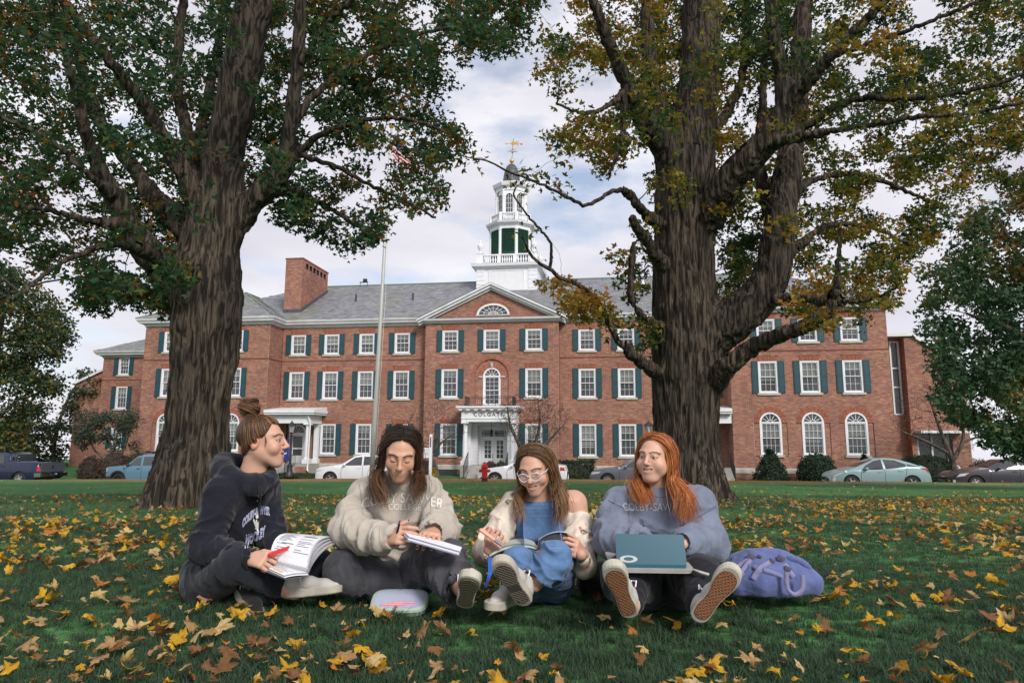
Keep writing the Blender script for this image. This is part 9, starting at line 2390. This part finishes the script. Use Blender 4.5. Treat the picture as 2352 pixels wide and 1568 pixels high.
def girl_glasses():
 c = crop(1062.3, 976, .2747); r = person((c(680, 1350, 3.4)[0], 3.4, 0), 'girl with clear glasses in blue denim dungarees and floral blouse writing in notebook')
 hip, chest, nb = c(650, 1280, 3.48), c(650, 820, 3.42), c(655, 640, 3.38)
 sR, sL = c(425, 690, 3.38), c(890, 700, 3.40); eR, eL = c(222, 1045, 3.26), c(975, 1110, 3.26); wR, wL = c(225, 1045, 3.10), c(990, 1085, 3.06)
 hR, hL = c(560, 1300, 3.42), c(760, 1300, 3.42); kR, kL = c(462, 1140, 3.03), c(775, 1100, 3.03); aR, aL = c(455, 1290, 2.98), c(600, 1330, 3.02)
 tone = (.56, .32, .23); H = Head(c(606, 366, 3.27), (-.34, -1), .34, -.10, .92)
 def sh(F): F.chain([c(420, 640, 3.38), c(560, 650, 3.38), nb, c(800, 640, 3.38), c(930, 655, 3.40)], [.045, .05, .055, .052, .062], .03); F.cone(c(930, 655, 3.40), c(965, 760, 3.38), .060, .052, .02); F.ell(c(650, 740, 3.40), (.13, .075, .09), k=.04)
 face = face_mesh(H, tone, (.08, .045, .03), .85, True, .6, (c(645, 610, 3.37), .055), extra=sh, lo=-.4)
 h1 = hand_mesh(c(235, 1060, 3.12), c(262, 985, 3.06), (-.3, -.9, -.1), (1.2, 1.25, 1.3, 1.35), (.7, .5), .95, False); h2 = hand_mesh(c(1000, 1080, 3.13), c(955, 1040, 3.08), (.45, -.85, .2), (1.0, 1.05, 1.1, 1.15), (.5, .5), .95, True)
 body_obj(r, [face, (h1[0], h1[1], tone), (h2[0], h2[1], tone), limbs_body(tone, [([hip, chest, nb - Z3*.06], [.11, .105, .05]), ([nb - Z3*.06, sR, eR, wR], [.05, .05, .04, .025]), ([nb - Z3*.08, sL, eL, wL], [.05, .045, .04, .025]), ([hip, hR, kR, aR], [.10, .07, .055, .033]), ([hip, hL, kL, aL], [.10, .07, .055, .033])])])
 eyes_obj(H, r, (-.15, -.55)); teeth_obj(H, r, .85)
 def flowers(V):
  rng = np.random.default_rng(3); C = np.tile((.66, .58, .49), (len(V), 1)) * (0.94 + .12*fbm(V*14, 2, 3)[:, None]); k = V[rng.choice(len(V), 130)]
  for i, p in enumerate(k):
   d = np.linalg.norm(V - p, axis=1); q = rng.random(); rad = rng.uniform(.008, .018)
   d = d*(1 + .5*(vnoise(V*160, i) - .5)); C[d < rad] = (.60, .22, .19) if q < .35 else (.68, .38, .32) if q < .6 else (.10, .12, .09) if q < .78 else (.45, .38, .30); C[d < rad*.45] = (.40, .10, .10) if q < .5 else (.5, .35, .25)
  return C
 F = solid([([chest + Z3*.02, .5*(hip+chest)], [.125, .125], ((0, 1, 0), 1.2)), ([c(480, 690, 3.38), sR, eR], [.06, .070, .072]), ([eR, c(235, 1075, 3.12)], [.072, .038]), ([c(880, 770, 3.38), c(945, 820, 3.38), c(978, 1050, 3.28)], [.055, .062, .068]), ([c(978, 1060, 3.28), c(1000, 1165, 3.22), c(1003, 1110, 3.14)], [.068, .058, .038])], .006, .03, .1)
 F.cone(c(235, 1062, 3.12), c(262, 985, 3.05), .028, .04, .003, 's'); F.cone(c(1003, 1085, 3.14), c(955, 1040, 3.08), .030, .04, .003, 's'); F.cut(c(890, 690, 3.4), unit([-.25, -.2, 1]), c(790, 500, 3.6) - [0, .5, .2], c(1080, 500, 3.6)); F.cone(nb + Z3*.02, c(800, 610, 3.38), .09, .07, .01, 's')
 garment('blouse', F, mat('floral_cotton', rough=.9, attr=True, spec=.15), r, [(sR, eR, 16, .014, .07), (c(960, 800, 3.38), c(1010, 1050, 3.28), 16, .014, .07)], .010, 7, cols=flowers)
 F = solid([([c(650, 930, 3.42), .5*(hip+chest), hip], [.105, .125, .135], ((0, 1, 0), 1.15)), ([hip, hR, kR], [.13, .095, .068], None, .012), ([kR, aR], [.068, .056], None, .01), ([hip, hL, kL], [.13, .10, .072], None, .012), ([kL, aL], [.072, .064], None, .01)], .006, .025, .12)
 F.rbox(c(650, 805, 3.315), (.112, .028, .095), rad=.02, k=.02); F.cone(aR + .1*(aR-kR), aR + .5*(aR-kR), .062, .08, .003, 's'); F.cone(aL + .1*(aL-kL), aL + .5*(aL-kL), .074, .09, .003, 's')
 for x in (455, 840): F.chain([c(x + (20 if x < 600 else -10), 700, 3.275), c(x, 600, 3.31), c(x + (-5 if x < 600 else 0), 560, 3.40)], [.013, .014, .013], .004)
 g = garment('dungarees', F, M['denim'], r, [(hR, kR, 12, .006, .1), (kR, aR, 14, .012, .08), (hL, kL, 12, .006, .1), (kL, aL, 13, .014, .08)], .008, 8)
 sm = MB()
 for P in ([(-.115, .0), (.115, .0), (.115, -.003), (-.115, -.003)], [(-.075, -.035), (.09, -.035), (.09, -.038), (-.075, -.038)], [(-.075, -.135), (.09, -.135), (.09, -.138), (-.075, -.138)], [(-.075, -.035), (-.072, -.035), (-.072, -.138), (-.075, -.138)], [(.087, -.035), (.09, -.035), (.09, -.138), (.087, -.138)]):
  q = [np.array(P[0])*(1-t) + np.array(P[1])*t for t in np.linspace(0, 1, 9)] + [np.array(P[3])*(1-t) + np.array(P[2])*t for t in np.linspace(0, 1, 9)]; sm.add([(a, b, 0) for a, b in q], [(i, i+1, i+10, i+9) for i in range(8)])
 stick_text(g[1], g[2], sm.mesh('stitching'), c(655, 725, 3.1), (1, 0, 0), (0, 0, 1), (0, 1, 0), mat('orange_thread', (.16, .22, .36), .8), 'stitching', r, .002)
 shoe('shoe', '', c(525, 1475, 2.92), (-.46, -.62, .78), (.15, 1, .6), 1.0, M['canvas_white'], (M['dkrub'], M['dkrub_l']), 'diamond', None, sole_m=mat('cream_rubber', (.42, .38, .31), .7), part_of=r, mirror=-1); shoe('shoe', '', c(440, 1455, 3.12), (-.42, -.9, .05), (.1, .1, 1), .92, M['canvas_white'], (M['dkrub'], M['dkrub_l']), 'rib', None, part_of=r)
 pal = ((.11, .058, .028), (.32, .17, .07), (.30, .17, .085))
 long_hair(H, 'hair', r, pal, {1: (c(505, 800, 3.20), c(450, 690, 3.36)), -1: (c(800, 870, 3.20), c(830, 760, 3.40))}, 51, 44, .004, .026, .005)
 gl = MB()       # clear framed glasses
 for s in (-1, 1):
  gl.tube([H.P((s*.032 + .026*math.cos(t), .108 - .012*abs(math.cos(t))*(1 if math.cos(t)*s > 0 else .2), -.004 + .021*math.sin(t))) for t in np.linspace(0, 2*PI, 21)], .0024, 6)
  gl.tube([H.P((s*.058, .098, .004)), H.P((s*.078, .06, .006)), H.P((s*.080, -.005, .008))], .0022, 6)
 gl.tube([H.P((-.007, .110, .0)), H.P((0, .114, .004)), H.P((.007, .110, .0))], .0024, 6)
 go = gl.build('glasses', mat('clear_acetate', (.62, .60, .66), .12, spec=.8)); tag(go, 'clear round framed glasses on the face of the girl in dungarees', 'glasses')
 ln = MB()
 for s in (-1, 1): ln.add([H.P((s*.032 + .024*math.cos(t), .1055, -.004 + .019*math.sin(t))) for t in np.linspace(0, 2*PI, 17)[:-1]], [tuple(range(16))])
 ln.build('lens', mat('lens', (.8, .8, .85), .03, spec=1.0, alpha=.12), go)
 a, b = c(145, 870, 3.02), c(342, 1012, 3.02); d = b - a
 p = MB().tube([a, a + d*.02, a + d*.62], [.006, .0085, .0085], 10).build('pen', mat('salmon_plastic', (.80, .34, .22), .35)); tag(p, 'salmon pink brush pen in the hand of the girl with glasses', 'pen'); MB().tube([a + d*.62, a + d*.93], [.0085, .0075], 10).build('grip', mat('grey_plastic', (.16, .19, .24), .4), p); MB().tube([a + d*.93, b], [.004, .001], 8).build('nib', mat('salmon_nib', (.75, .36, .24), .4), p)
 nbk = empty('notebook', tuple(c(610, 1030, 3.0)), 0, 'dark covered notebook held open on raised knees by the girl with glasses', 'notebook'); o_ = np.array(nbk.location)
 def leafset(P0, P1, P2, P3, bul, m, mp, nm):
  n = 12; u, v = np.meshgrid(np.linspace(0, 1, n), np.linspace(0, 1, 6), indexing='ij'); u, v = u[..., None], v[..., None]; S = (1-u)*(1-v)*P0 + u*(1-v)*P1 + u*v*P2 + (1-u)*v*P3 + Z3*bul*np.sin(PI*u)**.8; I = np.arange(n*6).reshape(n, 6)
  Q = np.stack([I[:-1, :-1], I[1:, :-1], I[1:, 1:], I[:-1, 1:]], -1).reshape(-1, 4); ed = np.concatenate([I[:, 0], I[-1, 1:], I[-2::-1, -1], I[0, -2:0:-1]]); e2 = np.roll(ed, -1); m_ = n*6
  of = Z3 if nm == 'l' else np.array([0, 1., .2])
  for a, b, mm, k in ((0, -.004, m, 'cover'), (.012, .0005, mp, 'page_block')): link(k, mesh_np(k, np.concatenate([S + of*a, S + of*b]).reshape(-1, 3) - o_, np.concatenate([Q, Q[:, ::-1] + m_, np.stack([ed, e2, e2 + m_, ed + m_], 1)]), True), mm, nbk)
 bk = mat('black_card', (.025, .027, .035), .5); lg_ = mat('pale_green_card', (.40, .47, .42), .6)
 leafset(c(222, 1105, 3.04), c(622, 1042, 3.11), c(605, 1000, 3.24), c(300, 1040, 3.24), .026, bk, lg_, 'l'); 
 leafset(c(622, 1045, 3.11), c(945, 1150, 3.09), c(968, 945, 3.12), c(640, 960, 3.17), .030, bk, M['paper'], 'r')
 q = [c(212, 1112, 2.98), c(262, 1105, 2.98), c(250, 1230, 2.97), c(205, 1352, 2.95), c(186, 1355, 2.95), c(215, 1230, 2.97)]; rb = MB(); rb.add(q + [p + [0, .004, 0] for p in q], [(0, 1, 2, 5), (5, 2, 3, 4), (6, 11, 8, 7), (11, 10, 9, 8)] + [(i, (i+1) % 6, 6+(i+1) % 6, 6+i) for i in range(6)])
 tag(rb.build('ribbon', mat('blue_satin', (.01, .10, .50), .4)), 'bright blue ribbon strip hanging from the notebook of the girl with glasses', 'ribbon')
 put(r)
girl_glasses()
def girl_red():
 c = crop(1320.7, 964.7, .3002); r = person((c(650, 1400, 3.35)[0], 3.35, 0), 'smiling red haired girl in blue grey sweatshirt with laptop on her lap')
 hip, chest, nb = c(660, 1190, 3.40), c(660, 740, 3.34), c(655, 520, 3.30)
 sR, sL = c(365, 665, 3.32), c(950, 655, 3.32); eR, eL = c(295, 925, 3.18), c(1018, 940, 3.18); wR, wL = c(490, 925, 3.0), c(835, 935, 3.0)
 hR, hL = c(520, 1230, 3.32), c(810, 1230, 3.32); kR, kL = c(385, 1215, 2.98), c(960, 1215, 2.98); aR, aL = c(420, 1400, 2.84), c(945, 1410, 2.84)
 tone = (.60, .36, .27); H = Head(c(610, 284, 3.24), (-.70, -1), .03, .04, .90)
 face = face_mesh(H, tone, (.13, .055, .028), 1.0, True, 1.05, (c(645, 480, 3.30), .062), plump=1)
 h1 = hand_mesh(wR, c(600, 950, 2.97), (0, -.3, 1), .45, (.3, .3), 1.0, False); h2 = hand_mesh(wL, c(740, 955, 2.97), (0, -.3, 1), .45, (.3, .3), 1.0, True)
 body_obj(r, [face, (h1[0], h1[1], tone), (h2[0], h2[1], tone), limbs_body(tone, [([hip, chest, nb], [.09, .10, .06]), ([nb, sR, eR, wR], [.05, .045, .04, .025]), ([nb, sL, eL, wL], [.05, .045, .04, .025]), ([hip, hR, kR, aR], [.12, .085, .065, .038]), ([hip, hL, kL, aL], [.12, .085, .065, .038])])])
 eyes_obj(H, r, (.2, .0), (.10, .06, .035)); teeth_obj(H, r, 1.0)
 F = solid([([hip + Z3*.03, .5*(hip+chest), chest, nb - Z3*.06], [.175, .18, .158, .085], ((0, 1, 0), 1.1)), ([nb - Z3*.055, sR, eR], [.072, .086, .084]), ([eR, wR], [.086, .052]), ([nb - Z3*.055, sL, eL], [.072, .086, .086]), ([eL, wL], [.088, .052])], .0078, .04, .1)
 F.chain([nb + .082*np.array([math.cos(t), .75*math.sin(t), .10*math.sin(t) + .04]) for t in np.linspace(0, 2*PI, 17)], [.014]*17, .008); F.cone(nb + Z3*.05, nb + Z3*.2, .066, .08, .004, 's'); F.cone(wR, wR + unit(wR-eR)*.1, .034, .04, .003, 's'); F.cone(wL, wL + unit(wL-eL)*.1, .034, .04, .003, 's')
 g = garment('sweatshirt', F, M['bluegrey'], r, [(sR, eR, 11, .022, .08), (eR, wR, 15, .020, .07), (sL, eL, 11, .022, .08), (eL, wL, 15, .020, .07), (hip, chest, 9, .012, .16)], .013, 9)
 text_at(g, 'COLBY-SAWYER', .050, c(645, 665, 3.1), np.array([.80, 0, 0]), unit([0, .1, 1]), mat('grey_print', (.42, .43, .47), .8), r)
 F = solid([([hip, hR, kR], [.165, .13, .098]), ([kR, aR], [.096, .054]), ([hip, hL, kL], [.165, .13, .098]), ([kL, aL], [.096, .054])], .008, .03)
 garment('leggings', F, M['leggings'], r, [(kR, aR, 14, .006, .07), (kL, aL, 14, .006, .07)], .005, 10)
 F = solid([([aR - .1*(aR-kR), aR + [0, -.02, .0]], [.048, .040]), ([aL - .1*(aL-kL), aL + [0, -.02, .0]], [.048, .040])], .005, .01); V, f = F.mesh(); link('ankles', mesh_np('ankles', V, f, True, np.tile(tone, (len(V), 1))), M['skin'], r, kind='stuff')
 shoe('shoe', '', c(425, 1478, 2.74), (-.38, -.55, .84), (.22, 1, .3), .98, M['canvas_white'], (M['gum'], M['gum_l']), 'waffle', None, part_of=r, mirror=-1); shoe('shoe', '', c(935, 1505, 2.74), (.50, -.48, .84), (.30, 1, .2), .98, M['canvas_white'], (M['gum'], M['gum_l']), 'waffle', None, part_of=r)
 seam(g, [[(255, 612), (330, 650), (412, 690)], [(1085, 655), (1010, 700), (930, 750)], [(400, 520), (405, 620), (415, 780)], [(560, 560), (650, 590), (750, 560)]], c, mat('bluegrey_thread', (.11, .125, .175), .9), 'seams', r, .0022)
 pal = ((.30, .080, .022), (.46, .145, .038), (.80, .33, .10))
 long_hair(H, 'hair', r, pal, {1: (c(520, 650, 3.12), c(600, 640, 3.20)), -1: (c(800, 785, 3.08), c(910, 775, 3.20))}, 61, 56, 0, .036, .005)
 er = MB().tube([H.P((-.080, -.012, -.040 + .0)) + .011*np.array([.4*math.sin(t), .3*math.sin(t), math.cos(t) - 1]) for t in np.linspace(0, 2*PI, 15)], .0022, 6).build('earring', M['gold']); tag(er, 'small gold hoop earring of the red haired girl', 'earring')
 A, B_, Cc, D = c(322, 1098, 2.85), c(856, 1106, 2.85), c(842, 864, 2.88), c(305, 866, 2.88)
 lp = empty('laptop', tuple(A), 0, 'open laptop with teal lid facing the camera on the red haired girl', 'laptop'); lo = np.array(lp.location); ex, ez = unit(B_ - A), unit(D - A); ny = unit(np.cross(ex, ez)); ny = ny*np.sign(ny[1])
 w, h = np.linalg.norm(B_ - A), np.linalg.norm(D - A)
 def slab(w0, w1, h0, h1, y0, y1, rad, ex, ez, ny, o, nm, m, par):
  P = [(cx + rad*math.cos(t), cz + rad*math.sin(t)) for cx, cz, t0 in ((w1-rad, h0+rad, -PI/2), (w1-rad, h1-rad, 0), (w0+rad, h1-rad, PI/2), (w0+rad, h0+rad, PI)) for t in np.linspace(t0, t0 + PI/2, 6)]
  V = [o + ex*a + ez*b + ny*y - np.array(par.location) for y in (y0, y1) for a, b in P]; n = len(P); return MB().add(V, [tuple(range(n)), tuple(range(n, 2*n))[::-1]] + [(i, n+i, n+(i+1) % n, (i+1) % n) for i in range(n)]).build(nm, m, par)
 slab(0, w, 0, h, 0, .007, .010, ex, ez, ny, A, 'lid', mat('teal_aluminium', (.014, .070, .105), .38, metal=.25, noise=.08, nscale=3), lp); slab(.008, w-.008, .01, h-.01, .0072, .0078, .004, ex, ez, ny, A, 'screen', M['carglass'], lp)
 ey = np.array([0, 1., 0]); slab(0, w, 0, .21, -.012, 0, .010, ex, ey, Z3, A, 'base', mat('teal_metal', (.03, .13, .18), .4, metal=.3), lp)
 kb = MB()
 for i in range(12):
  for j in range(5): q = A + ex*(.02 + i*(w-.04)/12) + ey*(.02 + j*.022) - lo; e1 = ex*(w-.04)/14; kb.add([q + Z3*.002, q + e1 + Z3*.002, q + e1 + ey*.017 + Z3*.002, q + ey*.017 + Z3*.002], [(0, 1, 2, 3)])
 kb.build('keys', M['trim'], lp, kind='stuff')
 lg = MB(); lc = A + ex*.048 + ez*.020 - lo - ny*.0006
 for i in range(24):
  a, b = 2*PI*i/24, 2*PI*(i+1)/24; lg.add([lc + ex*p*math.cos(t)*1.0 + ez*p*math.sin(t)*.38 for p, t in ((.020, a), (.036, a), (.036, b), (.020, b))], [(0, 1, 2, 3)])
 lg.build('logo', mat('silver_logo', (.42, .45, .46), .4), lp)
 sv = empty('laptop_sleeve', tuple(A - Z3*.03), 0, 'grey padded zip sleeve under the teal laptop', 'laptop sleeve'); gm = mat('grey_felt', (.30, .29, .28), .9, noise=.1, nscale=20)
 for k, (z0, z1, e) in enumerate(((-.030, -.0215, .014), (-.021, -.0135, .020))): slab(-e, w + e + .008, -.012, .235, z0, z1, .03, ex, unit([0, 1, .12]), Z3, A, 'panel', gm, sv)
 zp = MB(); zp.tube([A + ex*(w + .028) + [0, .03, -.021] - np.array(sv.location), A + ex*(w + .05) + [0, 0, -.026] - np.array(sv.location), A + ex*(w + .085) + [0, -.01, -.035] - np.array(sv.location)], [.004, .0055, .006], 6); zp.build('zip_pull', M['canvas_white'], sv)
 put(r)
girl_red()
def backpack():
 c = crop(1636.5, 1234.6, .12206)      # photo crop 2850..3350 at 4.704 px per px
 o = c(1120, 1060, 3.22); r = empty('backpack', tuple(o), 0, 'periwinkle blue backpack lying on its side on the grass', 'backpack'); bl_ = cloth('periwinkle_canvas', (.105, .13, .29), noise=.15, nscale=20); ww = cloth('lilac_webbing', (.22, .21, .36)); bk = mat('grey_buckle', (.10, .09, .13), .4)
 F = solid([([c(480, 800, 3.34), c(760, 700, 3.36), c(1100, 720, 3.36), c(1500, 800, 3.34), c(1720, 850, 3.32)], [.085, .112, .116, .095, .066])], .006, .05, .16); F.chain([c(520, 860, 3.27), c(900, 840, 3.25), c(1350, 900, 3.26)], [.055, .07, .055], .06); F.cone(c(1600, 780, 3.3), c(1900, 800, 3.28), .06, .02, .05); F.cut(c(1000, 1110, 3.2) + Z3*.0, -Z3)
 F.chain([c(640, 500, 3.36), c(1000, 450, 3.37), c(1300, 510, 3.33), c(1500, 640, 3.25)], [.035, .05, .05, .03], .02); V, f = keep_main(*F.mesh()); V = folds(V, f, [], .012, 12, .004); lo_ = np.array(r.location); link('body', mesh_np('body', V - lo_, f, True), bl_, r)
 bv = BVHTree.FromPolygons([tuple(v) for v in V], [tuple(q) for q in f])
 def strap(P, w, m, nm, off=.006, free=False):
  P = spline(np.array([(*p, 0) for p in P], float), 16)[:, :2]; Q = []
  for X, Y in P:
   q = c(X, Y, 3.0); d = Vector(unit(q - [0, 0, CAM_H])); h = bv.ray_cast(Vector(q), d, 2); Q.append(np.array(h[0] - d*off) if h[0] is not None and not free else c(X, Y, 3.14))
  Q = np.array(Q); T = np.gradient(Q, axis=0); s = np.cross(T, [0, -1, .4]); s /= np.linalg.norm(s, axis=1)[:, None]; V = np.concatenate([Q - s*w, Q + s*w, Q - s*w + [0, .004, 0], Q + s*w + [0, .004, 0]]) - lo_; n = 16
  F_ = [(i, i+1, n+i+1, n+i) for i in range(n-1)] + [(2*n+i, 3*n+i, 3*n+i+1, 2*n+i+1) for i in range(n-1)] + [(i, 2*n+i, 2*n+i+1, i+1) for i in range(n-1)] + [(n+i, n+i+1, 3*n+i+1, 3*n+i) for i in range(n-1)]; MB().add(V, F_).build(nm, m, r, smooth=True)
 for P in ([(740, 420), (620, 560), (540, 680), (440, 790)], [(480, 560), (600, 470), (730, 400)], [(770, 780), (850, 640), (900, 580), (1060, 480), (1120, 430)], [(1530, 740), (1440, 620), (1350, 490)]): strap(P, .0125, ww, 'strap')
 strap([(1400, 640), (1400, 860), (1430, 980), (1560, 1070), (1680, 990), (1710, 820), (1690, 700)], .010, ww, 'side_handle', free=True)
 for P, w in (([(650, 525), (760, 540), (870, 585)], .011), ([(960, 605), (1140, 660), (1330, 745)], .011)): strap(P, w, mat('lilac_mesh', (.17, .18, .33), .9), 'pocket_flap', .003)
 seam((0, V, f), [[(330, 590), (560, 560), (800, 590), (1100, 660), (1400, 770)], [(360, 640), (380, 800), (400, 980)], [(1430, 560), (1560, 660), (1800, 700)]], c, bk, 'seams', r, .0022)
 hd = MB(); P = [c(1390, 470, 3.30), c(1440, 400, 3.28), c(1560, 410, 3.27), (c(1740, 500, 3.27)), c(1810, 590, 3.28), c(1825, 660, 3.30)]; P = spline(np.array([(*p, 0) for p in P]), 18)[:, :3] - lo_; hd.tube(P, .017, 8); hd.build('grab_handle', bl_, r, smooth=True)
 lp = MB(); lp.tube(spline(np.array([(*c(x, y, 3.34), 0) for x, y in ((370, 620), (375, 430), (420, 370), (470, 440), (520, 480))]), 14)[:, :3] - lo_, .009, 6); lp.build('webbing_loop', bl_, r, smooth=True)
 for X, Y, s in ((735, 365, 1.2), (1290, 385, 1.1), (1415, 580, 1.0), (1120, 430, .8), (890, 345, .6)):
  q = c(X, Y, 3.0); d = Vector(unit(q - [0, 0, CAM_H])); h = bv.ray_cast(Vector(q), d, 2); p = (np.array(h[0] - d*.012) if h[0] is not None else c(X, Y, 3.3)) - lo_; MB().box(-.014*s, .014*s, -.006, .006, -.010*s, .010*s, Matrix.Translation(p) @ Matrix.Rotation(.4, 4, 'Y')).box(-.006*s, .006*s, -.009, .009, -.004, .004, Matrix.Translation(p) @ Matrix.Rotation(.4, 4, 'Y')).build('buckle', bk, r)
backpack()
c_ = crop(1320.7, 964.7, .3002); F = solid([([c_(100, 1240, 3.55), c_(200, 1215, 3.5)], [.055, .075])], .007, .03); F.cone(c_(60, 1200, 3.5), c_(130, 1190, 3.5), .02, .03, .03); V, f = F.mesh(); V = folds(V, f, [], .014, 15, .005); V[:, 2] = np.maximum(V[:, 2], .003)
bg = link('bag', mesh_np('bag', V - V.mean(0), f, True), M['canvas_black']); bg.location = V.mean(0); tag(bg, 'crumpled black bag on the grass between the girl in dungarees and the red haired girl', 'bag')
MB().tube([c_(60, 1200, 3.46) - V.mean(0), c_(95, 1165, 3.46) - V.mean(0), c_(150, 1165, 3.46) - V.mean(0)], .008, 6).build('strap', M['canvas_black'], bg)
